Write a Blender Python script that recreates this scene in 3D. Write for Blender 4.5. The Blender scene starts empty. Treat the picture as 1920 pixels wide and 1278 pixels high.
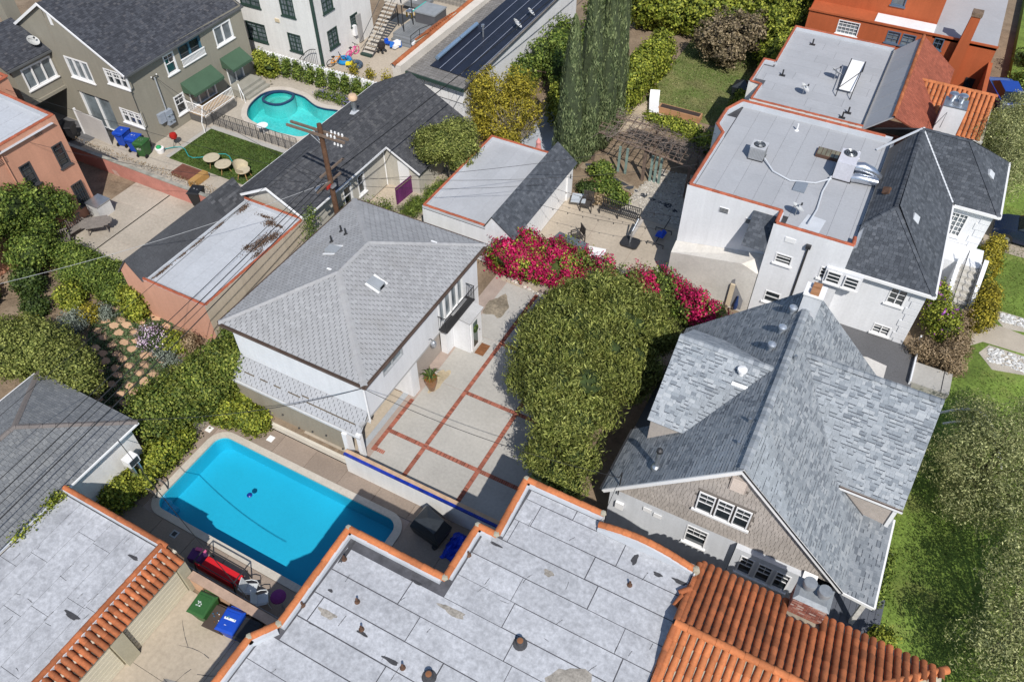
import bpy, math, random
import numpy as np
from mathutils import Vector, Matrix

random.seed(11)
rng = np.random.default_rng(11)
SC = bpy.context.scene
COL = SC.collection

# ---------------------------------------------------------------- camera
YAW, PITCH, ROLL, CAMH = -0.49069, 0.81960, -0.00237, 30.0
_f = Vector((math.cos(PITCH)*math.sin(YAW), math.cos(PITCH)*math.cos(YAW), -math.sin(PITCH)))
_r = Vector((math.cos(YAW), -math.sin(YAW), 0)); _u = _r.cross(_f)
_r2 = math.cos(ROLL)*_r + math.sin(ROLL)*_u; _u2 = -math.sin(ROLL)*_r + math.cos(ROLL)*_u
cd = bpy.data.cameras.new('camera'); cam = bpy.data.objects.new('camera', cd); COL.objects.link(cam)
cd.sensor_fit = 'HORIZONTAL'; cd.sensor_width = 36.0; cd.lens = 36.0*1471.565/1920
cd.clip_start = 0.5; cd.clip_end = 1500
m3 = Matrix((_r2, _u2, -_f)).transposed()
cam.matrix_world = Matrix.Translation((0, 0, CAMH)) @ m3.to_4x4()
SC.camera = cam

# ---------------------------------------------------------------- daylight
SUN_EL, SHADOW_AZ = math.radians(48.0), math.radians(129.5)
sdir = Vector((-math.cos(SHADOW_AZ)*math.cos(SUN_EL), -math.sin(SHADOW_AZ)*math.cos(SUN_EL), math.sin(SUN_EL)))
w = bpy.data.worlds.new('World'); SC.world = w; w.use_nodes = True
nt = w.node_tree; nt.nodes.clear()
sk = nt.nodes.new('ShaderNodeTexSky'); sk.sky_type = 'NISHITA'; sk.sun_disc = False
sk.sun_elevation = SUN_EL; sk.sun_rotation = math.atan2(sdir.x, sdir.y)
sk.air_density = 1.0; sk.dust_density = 0.6; sk.ozone_density = 1.0
bg = nt.nodes.new('ShaderNodeBackground'); bg.inputs['Strength'].default_value = 0.12
ow = nt.nodes.new('ShaderNodeOutputWorld')
nt.links.new(sk.outputs[0], bg.inputs[0]); nt.links.new(bg.outputs[0], ow.inputs[0])
sl = bpy.data.lights.new('sun', 'SUN'); sl.energy = 4.6; sl.angle = math.radians(0.5); sl.color = (1.0, 0.955, 0.89)
so = bpy.data.objects.new('sun', sl); COL.objects.link(so)
so.rotation_euler = (-sdir).to_track_quat('-Z', 'Y').to_euler(); so.location = (30, -40, 60)
vs = SC.view_settings; vs.view_transform = 'Standard'; vs.look = 'None'; vs.exposure = 0.0; vs.gamma = 1.0
vs.use_curve_mapping = False
SC.cycles.max_bounces = 6; SC.cycles.diffuse_bounces = 3; SC.cycles.glossy_bounces = 3
SC.cycles.transmission_bounces = 5; SC.cycles.transparent_max_bounces = 8
SC.cycles.caustics_refractive = False; SC.cycles.caustics_reflective = False

# ---------------------------------------------------------------- materials
MATS = {}
def srgb(r, g, b):
    f = lambda c: (c/255/12.92) if c/255 <= 0.04045 else ((c/255+0.055)/1.055)**2.4
    return (f(r), f(g), f(b))
def mat(name, col, rough=0.85, var=0.12, scale=0.6, fine=0.10, fscale=14.0, island=0.0, bump=0.0, bscale=30.0,
        stain=None, stain_scale=0.5, stain_lo=0.55, stain_hi=0.75, metal=0.0, spec=0.35, ramp=None, transl=0.0, rand=0.0, streak=0.0):
    """procedural surface: broad variation + fine grain + optional per-piece colour, stains and relief"""
    if name in MATS: return MATS[name]
    m = bpy.data.materials.new(name); m.use_nodes = True; n = m.node_tree; N = n.nodes; L = n.links
    bs = N['Principled BSDF']; bs.inputs['Roughness'].default_value = rough; bs.inputs['Metallic'].default_value = metal
    bs.inputs['Specular IOR Level'].default_value = spec
    tc = N.new('ShaderNodeNewGeometry')
    pos = tc.outputs['Position']
    def noise(sc, det=3, rgh=0.55, vec=pos):
        t = N.new('ShaderNodeTexNoise'); t.inputs['Scale'].default_value = sc; t.inputs['Detail'].default_value = det
        t.inputs['Roughness'].default_value = rgh; L.new(vec, t.inputs['Vector']); return t.outputs['Fac']
    def mr(src, a, b, lo=0.3, hi=0.7):
        t = N.new('ShaderNodeMapRange'); t.inputs['From Min'].default_value = lo; t.inputs['From Max'].default_value = hi
        t.inputs['To Min'].default_value = a; t.inputs['To Max'].default_value = b; L.new(src, t.inputs['Value']); return t.outputs['Result']
    def mul(a, b):
        t = N.new('ShaderNodeMath'); t.operation = 'MULTIPLY'; L.new(a, t.inputs[0])
        if isinstance(b, float): t.inputs[1].default_value = b
        else: L.new(b, t.inputs[1])
        return t.outputs[0]
    fac = mr(noise(scale, 4), 1-var, 1+var)
    if fine: fac = mul(fac, mr(noise(fscale, 4, 0.7), 1-fine, 1+fine))
    if island and not ramp: fac = mul(fac, mr(tc.outputs['Random Per Island'], 1-island, 1+island, 0, 1))
    if rand:
        oi = N.new('ShaderNodeObjectInfo'); fac = mul(fac, mr(oi.outputs['Random'], 1-rand, 1+rand, 0, 1))
    if streak:
        mp = N.new('ShaderNodeMapping'); mp.inputs['Scale'].default_value = (1, 1, 0.06); L.new(pos, mp.inputs['Vector'])
        fac = mul(fac, mr(noise(3.5, 3, 0.6, mp.outputs[0]), 1-streak, 1+streak*0.3))
    if ramp:
        cr = N.new('ShaderNodeValToRGB'); el = cr.color_ramp.elements
        while len(el) < len(ramp): el.new(0.5)
        for i, (p, c) in enumerate(ramp): el[i].position = p; el[i].color = (*c, 1)
        L.new(tc.outputs['Random Per Island'], cr.inputs['Fac']); base = cr.outputs['Color']
    else:
        rg = N.new('ShaderNodeRGB'); rg.outputs[0].default_value = (*col, 1); base = rg.outputs[0]
    vm = N.new('ShaderNodeVectorMath'); vm.operation = 'SCALE'; L.new(base, vm.inputs[0]); L.new(fac, vm.inputs['Scale']); out = vm.outputs[0]
    if stain:
        mx = N.new('ShaderNodeMix'); mx.data_type = 'RGBA'; L.new(mr(noise(stain_scale, 6, 0.65), 0, 0.85, stain_lo, stain_hi), mx.inputs['Factor'])
        L.new(out, mx.inputs[6]); mx.inputs[7].default_value = (*stain, 1); out = mx.outputs[2]
    L.new(out, bs.inputs['Base Color'])
    if bump:
        bp = N.new('ShaderNodeBump'); bp.inputs['Strength'].default_value = bump; bp.inputs['Distance'].default_value = 0.02
        L.new(noise(bscale, 4), bp.inputs['Height']); L.new(bp.outputs[0], bs.inputs['Normal'])
    if transl:
        tr = N.new('ShaderNodeBsdfTranslucent'); L.new(out, tr.inputs['Color']); ms = N.new('ShaderNodeMixShader')
        ms.inputs[0].default_value = transl; L.new(bs.outputs[0], ms.inputs[1]); L.new(tr.outputs[0], ms.inputs[2])
        L.new(ms.outputs[0], N['Material Output'].inputs['Surface'])
    MATS[name] = m; return m
def glass_mat(name, tint=(0.03, 0.045, 0.055), rough=0.06):
    if name in MATS: return MATS[name]
    m = mat(name, tint, rough=rough, var=0.5, scale=0.7, fine=0.1, spec=0.9); return m

# ---------------------------------------------------------------- mesh helpers
WL = {}; LAST = [None]
def wloc(o): return WL.get(o.name, Vector((0, 0, 0))) if o else Vector((0, 0, 0))
def newobj(name, data, parent=None, base=None):
    o = bpy.data.objects.new(name, data); COL.objects.link(o)
    if parent: o.parent = parent
    WL[o.name] = wloc(parent) if base is None else base
    return o
class MB:
    """collects boxes, prisms, tubes ... in world coordinates; build() links them as one mesh object"""
    def __init__(s): s.v = []; s.f = []
    def add(s, vs, fs):
        k = len(s.v); s.v.extend([tuple(p) for p in vs]); s.f.extend([tuple(i+k for i in f) for f in fs]); return s
    def box(s, x0, x1, y0, y1, z0, z1):
        return s.add([(x0,y0,z0),(x1,y0,z0),(x1,y1,z0),(x0,y1,z0),(x0,y0,z1),(x1,y0,z1),(x1,y1,z1),(x0,y1,z1)],
                     [(0,3,2,1),(4,5,6,7),(0,1,5,4),(1,2,6,5),(2,3,7,6),(3,0,4,7)])
    def obox(s, c, size, rz=0.0, ax=None):
        """oriented box: centre, size, rotation about z or full axes"""
        if ax is None: ax = (Vector((math.cos(rz), math.sin(rz), 0)), Vector((-math.sin(rz), math.cos(rz), 0)), Vector((0, 0, 1)))
        c = Vector(c); h = [d/2 for d in size]; vs = []
        for sz in (-1, 1):
            for sx, sy in ((-1,-1),(1,-1),(1,1),(-1,1)): vs.append(c + ax[0]*h[0]*sx + ax[1]*h[1]*sy + ax[2]*h[2]*sz)
        return s.add(vs, [(0,3,2,1),(4,5,6,7),(0,1,5,4),(1,2,6,5),(2,3,7,6),(3,0,4,7)])
    def prism(s, pts, z0, z1):
        n = len(pts)
        return s.add([(x,y,z0) for x,y in pts]+[(x,y,z1) for x,y in pts],
                     [tuple(range(n-1,-1,-1)), tuple(range(n,2*n))]+[(i,(i+1)%n,n+(i+1)%n,n+i) for i in range(n)])
    def poly(s, pts): return s.add(pts, [tuple(range(len(pts)))])
    def slab(s, pts, t):
        """planar polygon (ccw from above) thickened downwards by t along its normal"""
        P = [Vector(p) for p in pts]; nrm = (P[1]-P[0]).cross(P[2]-P[0]).normalized()
        if nrm.z < 0: P.reverse(); nrm = -nrm
        n = len(P); Q = [p - nrm*t for p in P]
        return s.add(P+Q, [tuple(range(n)), tuple(range(2*n-1,n-1,-1))]+[((i+1)%n,i,n+i,n+(i+1)%n) for i in range(n)])
    def tube(s, pts, r, n=6, caps=True):
        P = [Vector(p) for p in pts]; rs = r if isinstance(r, (list, tuple)) else [r]*len(P); k0 = len(s.v); ref = None
        for i, p in enumerate(P):
            d = (P[min(i+1,len(P)-1)] - P[max(i-1,0)]).normalized()
            if ref is None: ref = Vector((0,0,1)) if abs(d.z) < 0.9 else Vector((1,0,0))
            a = (ref - d*ref.dot(d))
            a = a.normalized() if a.length > 1e-6 else d.orthogonal().normalized(); b = d.cross(a); ref = a
            for j in range(n):
                t = 2*math.pi*j/n; s.v.append(tuple(p + (a*math.cos(t)+b*math.sin(t))*rs[i]))
        for i in range(len(P)-1):
            for j in range(n): s.f.append((k0+i*n+j, k0+i*n+(j+1)%n, k0+(i+1)*n+(j+1)%n, k0+(i+1)*n+j))
        if caps: s.f.append(tuple(k0+j for j in range(n-1,-1,-1))); s.f.append(tuple(k0+(len(P)-1)*n+j for j in range(n)))
        return s
    def lathe(s, prof, c=(0,0,0), n=14, sx=1.0, sy=1.0):
        k0 = len(s.v); c = Vector(c)
        for r, z in prof:
            for j in range(n):
                t = 2*math.pi*j/n; s.v.append((c.x+r*sx*math.cos(t), c.y+r*sy*math.sin(t), c.z+z))
        for i in range(len(prof)-1):
            for j in range(n): s.f.append((k0+i*n+j, k0+i*n+(j+1)%n, k0+(i+1)*n+(j+1)%n, k0+(i+1)*n+j))
        s.f.append(tuple(k0+j for j in range(n-1,-1,-1))); s.f.append(tuple(k0+(len(prof)-1)*n+j for j in range(n)))
        return s
    def build(s, name, m, parent=None, smooth=False, base=None):
        b = wloc(parent) if base is None else Vector(base)
        me = bpy.data.meshes.new(name); me.from_pydata([(x-b.x, y-b.y, z-b.z) for x,y,z in s.v], [], s.f); me.update()
        for mm in (m if isinstance(m, (list, tuple)) else [m]): me.materials.append(mm)
        if smooth:
            me.polygons.foreach_set('use_smooth', [True]*len(me.polygons))
            try: me.set_sharp_from_angle(angle=math.radians(40))
            except Exception: pass
        o = newobj(name, me, parent, b)
        if base is not None and not parent: o.location = b
        LAST[0] = o; return o
def tag(o, label=None, cat=None, group=None, kind=None):
    if label: o['label'] = label
    if cat: o['category'] = cat
    if group: o['group'] = group
    if kind: o['kind'] = kind
    return o
def thing(name, loc, label, cat, group=None):
    o = bpy.data.objects.new(name, None); COL.objects.link(o); o.location = loc; o.empty_display_size = 0.3
    WL[o.name] = Vector(loc); return tag(o, label, cat, group)
def copy_tree(o, parent=None):
    c = o.copy(); COL.objects.link(c)
    if parent: c.parent = parent
    for ch in o.children: copy_tree(ch, c)
    return c
def place(o, loc, rz=0.0, label=None):
    o.location = loc; o.rotation_euler = (0, 0, rz)
    if label: o['label'] = label
    return o
def struct(name, mb, m, **k): return tag(mb.build(name, m, **k), kind='structure')

CAMP = Vector((0, 0, CAMH))
# -------------------------------------------------------------- shingles on a roof plane
def clip_poly(sub, clip):
    """clip polygon sub by convex ccw polygon clip (2D)"""
    out = sub
    for i in range(len(clip)):
        ax, ay = clip[i]; bx, by = clip[(i+1) % len(clip)]; ex, ey = bx-ax, by-ay
        inp = out; out = []
        if not inp: return []
        px_, py_ = inp[-1]; pd = ex*(py_-ay)-ey*(px_-ax)
        for qx, qy in inp:
            qd = ex*(qy-ay)-ey*(qx-ax)
            if qd >= 0:
                if pd < 0: t = pd/(pd-qd); out.append((px_+(qx-px_)*t, py_+(qy-py_)*t))
                out.append((qx, qy))
            elif pd >= 0: t = pd/(pd-qd); out.append((px_+(qx-px_)*t, py_+(qy-py_)*t))
            px_, py_, pd = qx, qy, qd
    return out
def shingle_pieces(poly, e=0.145, wid=0.305, t=0.009, gap=0.016, mode='tab', lift=0.004, holes=(), vert=False, jit=0.0, seed=1):
    """thin wedge pieces covering a convex planar polygon; returns (pieces, dark strips); a piece is (verts, faces, centre)"""
    R = random.Random(seed)
    P = [Vector(p) for p in poly]; n = (P[1]-P[0]).cross(P[2]-P[0]).normalized()
    if (n.z < 0 if not vert else n.dot(CAMP-P[0]) < 0): P.reverse(); n = -n
    u = Vector((0,0,1)).cross(n); u = u.normalized() if u.length > 1e-4 else Vector((1,0,0)); v = n.cross(u)
    if v.z < 0: v = -v; u = -u
    o = P[0]; q = [((p-o).dot(u), (p-o).dot(v)) for p in P]
    if sum(q[i][0]*q[(i+1)%len(q)][1]-q[(i+1)%len(q)][0]*q[i][1] for i in range(len(q))) < 0: q.reverse()
    u0 = min(a for a,_ in q); u1 = max(a for a,_ in q); v0 = min(b for _,b in q); v1 = max(b for _,b in q)
    out = []; strips = []; i = 0; vb = v0
    H = [[((Vector(h)-o).dot(u), (Vector(h)-o).dot(v)) for h in hole] for hole in holes]
    H = [(min(a for a,_ in h), max(a for a,_ in h), min(b for _,b in h), max(b for _,b in h)) for h in H]
    while vb < v1 - 0.01:
        vt = vb+e; a = u0 - R.random()*wid if mode != 'tab' else u0 - wid*((i*0.37) % 1.0) - wid*0.2*jit*R.random()
        while a < u1:
            ww = wid if mode == 'tab' else wid*R.choice((0.45, 0.6, 0.8, 1.0, 1.3))
            if mode == 'tab': ww *= 1+jit*(R.random()-0.5)
            tt = t if mode == 'tab' else t*R.choice((0.55, 1.0, 1.0))
            jb = jit*0.02*R.random() if mode != 'lam' else 0
            r = clip_poly([(a+gap/2, vb-jb), (a+ww-gap/2, vb-jb), (a+ww-gap/2, vt), (a+gap/2, vt)], q)
            if len(r) >= 3:
                cu = sum(c[0] for c in r)/len(r); cv = sum(c[1] for c in r)/len(r)
                if any(h[0] < cu < h[1] and h[2] < cv < h[3] for h in H): a += ww; continue
                hh = lambda y: lift+0.002+tt*(1-(y-vb)/e)
                m_ = len(r); vs = [o+u*x+v*y+n*hh(y) for x,y in r]+[o+u*x+v*y+n*(lift-0.003) for x,y in r]
                fs = [tuple(range(m_))]
                for k in range(m_):
                    k2 = (k+1) % m_
                    if abs(r[k][1]-vt) < 1e-5 and abs(r[k2][1]-vt) < 1e-5: continue
                    fs.append((k2, k, m_+k, m_+k2))
                out.append((vs, fs, o+u*cu+v*cv))
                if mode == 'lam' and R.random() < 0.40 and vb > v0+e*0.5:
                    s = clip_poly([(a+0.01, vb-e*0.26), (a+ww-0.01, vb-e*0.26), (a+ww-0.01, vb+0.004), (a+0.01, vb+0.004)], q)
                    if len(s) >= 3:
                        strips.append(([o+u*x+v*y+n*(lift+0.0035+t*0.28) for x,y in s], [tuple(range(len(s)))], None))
            a += ww
        vb = vt; i += 1
    return out, strips
def lay_pieces(pieces, m, parent, single=0, name='shingle', many='shingles', near=None):
    """the pieces that show largest become parts of their own, the rest one part"""
    if near: pieces = sorted(pieces, key=lambda p: (p[2]-near).length)
    else: pieces = sorted(pieces, key=lambda p: (p[2]-CAMP).length)
    for vs, fs, c in pieces[:single]:
        MB().add(vs, fs).build(name, m, parent)
    mb = MB()
    for vs, fs, c in pieces[single:]: mb.add(vs, fs)
    if mb.v: tag(mb.build(many, m, parent), kind='stuff')
def shingle_roof(parent, planes, m, single=0, strip_mat=None, **k):
    allp, alls = [], []
    for i, pl in enumerate(planes):
        p, s = shingle_pieces(pl, seed=i*7+3, **k); allp += p; alls += s
    lay_pieces(allp, m, parent, single)
    if alls and strip_mat:
        mb = MB()
        for vs, fs, _ in alls: mb.add(vs, fs)
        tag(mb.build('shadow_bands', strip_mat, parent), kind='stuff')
def ridge_caps(parent, pts, m, wid=0.26, step=0.2, name='ridge_caps'):
    """bent cap shingles along hips and ridges (joined)"""
    mb = MB()
    for a, b in pts:
        a = Vector(a); b = Vector(b); d = (b-a); L = d.length; d.normalize(); side = d.cross(Vector((0,0,1))).normalized(); n = int(L/step)
        up = side.cross(d)
        if up.z < 0: up = -up
        for i in range(n+1):
            p = a+d*(i*step); q = a+d*min(L, i*step+step*1.05); zz = 0.03+0.01*(i % 2)
            mb.add([p+up*(zz+0.012), q+up*zz, q+side*wid/2-Vector((0,0,wid*0.2))+up*zz, p+side*wid/2-Vector((0,0,wid*0.2))+up*(zz+0.012),
                    q-side*wid/2-Vector((0,0,wid*0.2))+up*zz, p-side*wid/2-Vector((0,0,wid*0.2))+up*(zz+0.012)], [(0,3,2,1),(0,1,4,5)])
    return tag(mb.build(name, m, parent), kind='stuff')
# -------------------------------------------------------------- clay barrel tiles
_tm = {}
def tile_mesh(r, L, m, taper=0.86, seg=7):
    key = (round(r,3), round(L,3), m.name)
    if key in _tm: return _tm[key]
    mb = MB(); th = 0.014
    for y, rr in ((0, r), (L, r*taper)):
        for j in range(seg+1):
            t = math.pi*j/seg; mb.v.append((rr*math.cos(t), y, rr*math.sin(t)))
    for j in range(seg): mb.f.append((j, j+1, seg+1+j+1, seg+1+j))
    k = len(mb.v)
    for j in range(seg+1):
        t = math.pi*j/seg; mb.v.append(((r-th)*math.cos(t), 0, (r-th)*math.sin(t)))
    for j in range(seg): mb.f.append((k+j, k+j+1, j+1, j))
    me = bpy.data.meshes.new('tile'); me.from_pydata(mb.v, [], mb.f); me.materials.append(m)
    me.polygons.foreach_set('use_smooth', [True]*len(me.polygons))
    try: me.set_sharp_from_angle(angle=math.radians(50))
    except Exception: pass
    me.update(); _tm[key] = me; return me
def put_tile(me, parent, p, d, up, name='tile', jit=0.012):
    d = Vector(d).normalized(); up = Vector(up); x = d.cross(up).normalized(); z = x.cross(d)
    o = bpy.data.objects.new(name, me); COL.objects.link(o); o.parent = parent
    R = Matrix((x, d, z)).transposed().to_4x4()
    R = Matrix.Rotation(random.uniform(-jit, jit)*2, 4, 'Z') @ R
    o.matrix_local = Matrix.Translation(Vector(p)-wloc(parent)+Vector((0,0,random.uniform(-jit, jit)*0.4))) @ R
    return o
def cap_row(parent, path, r, L, m, name='cap_tile'):
    """barrel tiles laid end to end along the top of a parapet"""
    for a, b in zip(path[:-1], path[1:]):
        a = Vector(a); b = Vector(b); d = b-a; n = max(1, round(d.length/L)); st = d.length/n; me = tile_mesh(r, round(st*1.12, 2), m, 0.9)
        for i in range(n): put_tile(me, parent, a+d.normalized()*(i*st), d, (0,0,1), name)
def barrel_roof(parent, a, b, dn, length, spacing, r, L, m, cut=None, name='tile'):
    """columns of tiles between ridge points a and b, running down direction dn (unit) for length; cut(p) drops tiles"""
    a = Vector(a); b = Vector(b); dn = Vector(dn).normalized(); al = (b-a); n = int(round(al.length/spacing)); al.normalize()
    up = al.cross(dn)
    if up.z < 0: up = -up
    me = tile_mesh(r, round(L*1.15, 2), m)
    for i in range(n):
        rows = int(round(length/L))
        for j in range(rows):
            p = a+al*((i+0.5)*spacing)+dn*((j+1)*L)
            if cut and cut(p): continue
            put_tile(me, parent, p+up*(0.012*(rows-j)/rows), -dn, up, name)
# -------------------------------------------------------------- walls and windows
def wall(mb, o, u, W, z0, z1, holes=(), nrm=None, d=0.16):
    """upright wall sheet from o along unit u with rectangular openings (u0,u1,z0,z1) and reveals of depth d"""
    o = Vector(o); u = Vector(u); nrm = Vector(nrm)
    us = sorted({0.0, W, *[h[0] for h in holes], *[h[1] for h in holes]}); zs = sorted({z0, z1, *[h[2] for h in holes], *[h[3] for h in holes]})
    P = lambda a, z, k=0.0: Vector((o.x, o.y, 0))+u*a+Vector((0,0,z))-nrm*k
    flip = u.cross(Vector((0,0,1))).dot(nrm) < 0
    def q(pts): mb.poly(pts[::-1] if flip else pts)
    for a, b in zip(us[:-1], us[1:]):
        for c, e in zip(zs[:-1], zs[1:]):
            mu, mz = (a+b)/2, (c+e)/2
            if any(h[0] < mu < h[1] and h[2] < mz < h[3] for h in holes): continue
            q([P(a,c), P(b,c), P(b,e), P(a,e)])
    for a, b, c, e in holes:
        q([P(a,c), P(a,c,d), P(b,c,d), P(b,c)]); q([P(a,e), P(b,e), P(b,e,d), P(a,e,d)])
        q([P(a,c), P(a,e), P(a,e,d), P(a,c,d)]); q([P(b,c), P(b,c,d), P(b,e,d), P(b,e)])
def window(parent, o, u, nrm, a, b, c, e, fm, gm, cols=2, rows=2, d=0.10, casing=0.07, sill=True, sash=1, name='window', muntin=0.028, sill_mat=None, curtain=None, half=False):
    """glazed window filling an opening: casing + muntins, panes behind, sill below"""
    o = Vector((o[0], o[1], 0)); u = Vector(u); nrm = Vector(nrm); Z = Vector((0,0,1)); ax = (u, nrm, Z)
    def bx(mb, a0, a1, c0, c1, k0, k1): mb.obox(o+u*(a0+a1)/2+Z*(c0+c1)/2+nrm*(k0+k1)/2, (a1-a0, abs(k1-k0), c1-c0), ax=ax)
    mb = MB(); f = casing; out = 0.025
    bx(mb, a-0.01, a+f, c-0.01, e+0.01, -d, out); bx(mb, b-f, b+0.01, c-0.01, e+0.01, -d, out)
    bx(mb, a+f, b-f, e-f, e+0.01, -d, out-0.003); bx(mb, a+f, b-f, c-0.01, c+f*0.8, -d, out-0.003)
    for s in range(1, sash):
        x = a+(b-a)*s/sash; bx(mb, x-f*0.5, x+f*0.5, c+f*0.8, e-f, -d, out-0.02)
    wn = mb.build(name, fm, parent)
    mm = MB()
    for s in range(sash):
        x0 = a+(b-a)*s/sash+f*0.7; x1 = a+(b-a)*(s+1)/sash-f*0.7
        for i in range(1, cols): x = x0+(x1-x0)*i/cols; bx(mm, x-muntin/2, x+muntin/2, (c+e)/2 if half else c+f*0.8, e-f, -d+0.012, -d+0.045)
    for j in range(1, rows):
        if half and j < rows//2: continue
        z = c+(e-c)*j/rows; h = muntin*(1.5 if rows % 2 == 0 and j == rows//2 else 1)/2; bx(mm, a+f, b-f, z-h, z+h, -d+0.014, -d+0.05)
    if mm.v: mm.build('muntins', fm, wn)
    for s in range(sash):
        p = MB(); bx(p, a+(b-a)*s/sash+f*0.5, a+(b-a)*(s+1)/sash-f*0.5, c+f*0.5, e-f*0.6, -d-0.02, -d+0.005); p.build('pane', gm, wn)
    if curtain:
        p = MB(); n = 9
        for s in range(n):
            if s % 2: continue
            x0 = a+f+(b-a-2*f)*s/n; x1 = a+f+(b-a-2*f)*(s+1)/n; bx(p, x0, x1, c+f, e-f, -d+0.006, -d+0.01)
        p.build('curtain', curtain, wn)
    if sill:
        p = MB(); bx(p, a-0.08, b+0.08, c-0.09, c-0.011, 0.0, 0.09); p.build('sill', sill_mat or fm, wn)
    return wn
# -------------------------------------------------------------- foliage
def leaf_mesh(name, pts, nrm, L, W, m, parent, base=None, droop=0.0, bend=0.25):
    """one mesh of many small folded leaves at pts with facing nrm"""
    n = len(pts); r = rng.normal(size=(n,3))
    t = np.cross(nrm, r); t /= np.linalg.norm(t, axis=1)[:,None]+1e-9
    if droop: t[:,2] -= droop; t /= np.linalg.norm(t, axis=1)[:,None]
    b = np.cross(t, nrm); b /= np.linalg.norm(b, axis=1)[:,None]+1e-9
    s = rng.uniform(0.65, 1.35, size=(n,1)); l = L*s; w_ = W*s
    v = np.empty((n,4,3)); up = np.cross(b, t)
    v[:,0] = pts-t*l*0.5; v[:,1] = pts+b*w_*0.5+up*w_*bend; v[:,2] = pts+t*l*0.5; v[:,3] = pts-b*w_*0.5+up*w_*bend
    bs = np.array(wloc(parent) if base is None else base); v = (v-bs).reshape(-1,3)
    me = bpy.data.meshes.new(name); me.vertices.add(4*n); me.vertices.foreach_set('co', v.ravel().astype(np.float32))
    me.loops.add(4*n); me.loops.foreach_set('vertex_index', np.arange(4*n, dtype=np.int32))
    me.polygons.add(n); me.polygons.foreach_set('loop_start', np.arange(0,4*n,4, dtype=np.int32)); me.polygons.foreach_set('loop_total', np.full(n,4, dtype=np.int32))
    me.update(calc_edges=True); me.materials.append(m)
    return newobj(name, me, parent, Vector(bs))
def lump(d, k, ph):
    return (np.sin(d[:,0]*k+ph)*np.cos(d[:,1]*k*1.13+ph*2)+np.sin(d[:,2]*k*0.91+ph*3+d[:,0]*k*0.6))*0.5
def blob_points(blobs, n, shell=0.30, rough=0.14, k=5.5, minz=None, clump=9, spread=0.13):
    n0 = n; n = max(40, n//clump)
    wts = np.array([(b[3]*b[4]+b[4]*b[5]+b[3]*b[5]) for b in blobs]); wts = wts/wts.sum()
    idx = rng.choice(len(blobs), size=n, p=wts); B = np.array([b[:6] for b in blobs])[idx]
    d = rng.normal(size=(n,3)); d /= np.linalg.norm(d, axis=1)[:,None]
    rad = (1-shell*rng.random(n)**1.6)*(1+rough*lump(d*B[:,3:6], k, 1.7+idx)+0.5*rough*lump(d*B[:,3:6], k*2.7, 0.3+idx))
    p = B[:,:3]+d*B[:,3:6]*rad[:,None]
    nr = d/B[:,3:6]; nr /= np.linalg.norm(nr, axis=1)[:,None]
    keep = np.ones(n, bool)
    for j, b in enumerate(blobs):       # drop leaves buried deep inside another lobe
        q = (p-np.array(b[:3]))/np.array(b[3:6]); keep &= ~((np.linalg.norm(q, axis=1) < 0.62) & (idx != j))
    if minz is not None: keep &= p[:,2] > minz
    if n0 > 3000: keep &= (lump(p, 2.6, 0.7)+0.6*lump(p, 6.1, 2.1)) > -0.72
    p = p[keep]; nr = nr[keep]; m_ = max(1, n0//max(1, len(p)))
    p = np.repeat(p, m_, 0); nr = np.repeat(nr, m_, 0); p = p+rng.normal(size=p.shape)*spread*np.array([1, 1, 0.8])
    if minz is not None: q = p[:,2] > minz; p = p[q]; nr = nr[q]
    nr = nr+rng.normal(size=nr.shape)*0.55; nr /= np.linalg.norm(nr, axis=1)[:,None]
    return p, nr
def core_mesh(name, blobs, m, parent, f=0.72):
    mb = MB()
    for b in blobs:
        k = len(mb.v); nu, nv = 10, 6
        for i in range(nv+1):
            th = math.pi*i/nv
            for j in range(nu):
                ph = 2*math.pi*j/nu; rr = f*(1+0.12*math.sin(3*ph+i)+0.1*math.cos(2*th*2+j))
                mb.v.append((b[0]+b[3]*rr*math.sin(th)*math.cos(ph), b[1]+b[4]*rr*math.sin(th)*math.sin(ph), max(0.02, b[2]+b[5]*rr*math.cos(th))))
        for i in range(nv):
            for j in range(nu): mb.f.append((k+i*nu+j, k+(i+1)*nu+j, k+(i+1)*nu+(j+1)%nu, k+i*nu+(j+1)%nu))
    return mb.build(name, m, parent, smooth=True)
def limbs(parent, base, blobs, m, r=0.16, name='trunk'):
    mb = MB(); b = Vector(base); top = sum((Vector(x[:3]) for x in blobs), Vector())/len(blobs)
    fork = b+(top-b)*0.45; mb.tube([b, b+(fork-b)*0.5+Vector((0.05,0.03,0)), fork], [r, r*0.8, r*0.65], 8)
    for x in blobs[:9]:
        e = Vector(x[:3])+Vector((0,0,x[5]*0.35)); mid = fork.lerp(e, 0.5)+Vector((0,0,-0.15*(e-fork).length*0.5))
        mb.tube([fork, mid, e], [r*0.5, r*0.3, r*0.1], 6)
    return mb.build(name, m, parent, smooth=True)
def plant(name, label, cat, base, blobs, n, L, W, lm, trunk_m=None, trunk_r=0.12, group=None, core=None, shell=0.30, rough=0.14, droop=0.0, k=5.5, minz=0.03, part='crown', cf=0.72, flowers=None):
    t = thing(name, base, label, cat, group)
    p, nr = blob_points(blobs, n, shell, rough, k, minz)
    leaf_mesh(part, p, nr, L, W, lm, t, droop=droop)
    if core: core_mesh('inner_foliage', blobs, core, t, cf)
    if trunk_m: limbs(t, base, blobs, trunk_m, trunk_r)
    if flowers:
        fm, fn, fl, sel = flowers
        p, nr = blob_points(blobs, fn, 0.10, rough, k, minz); p = p+nr*0.03
        if sel is not None: q = sel(p); p = p[q]; nr = nr[q]
        leaf_mesh('blossoms', p, nr, fl, fl*0.8, fm, t)
    return t
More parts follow.
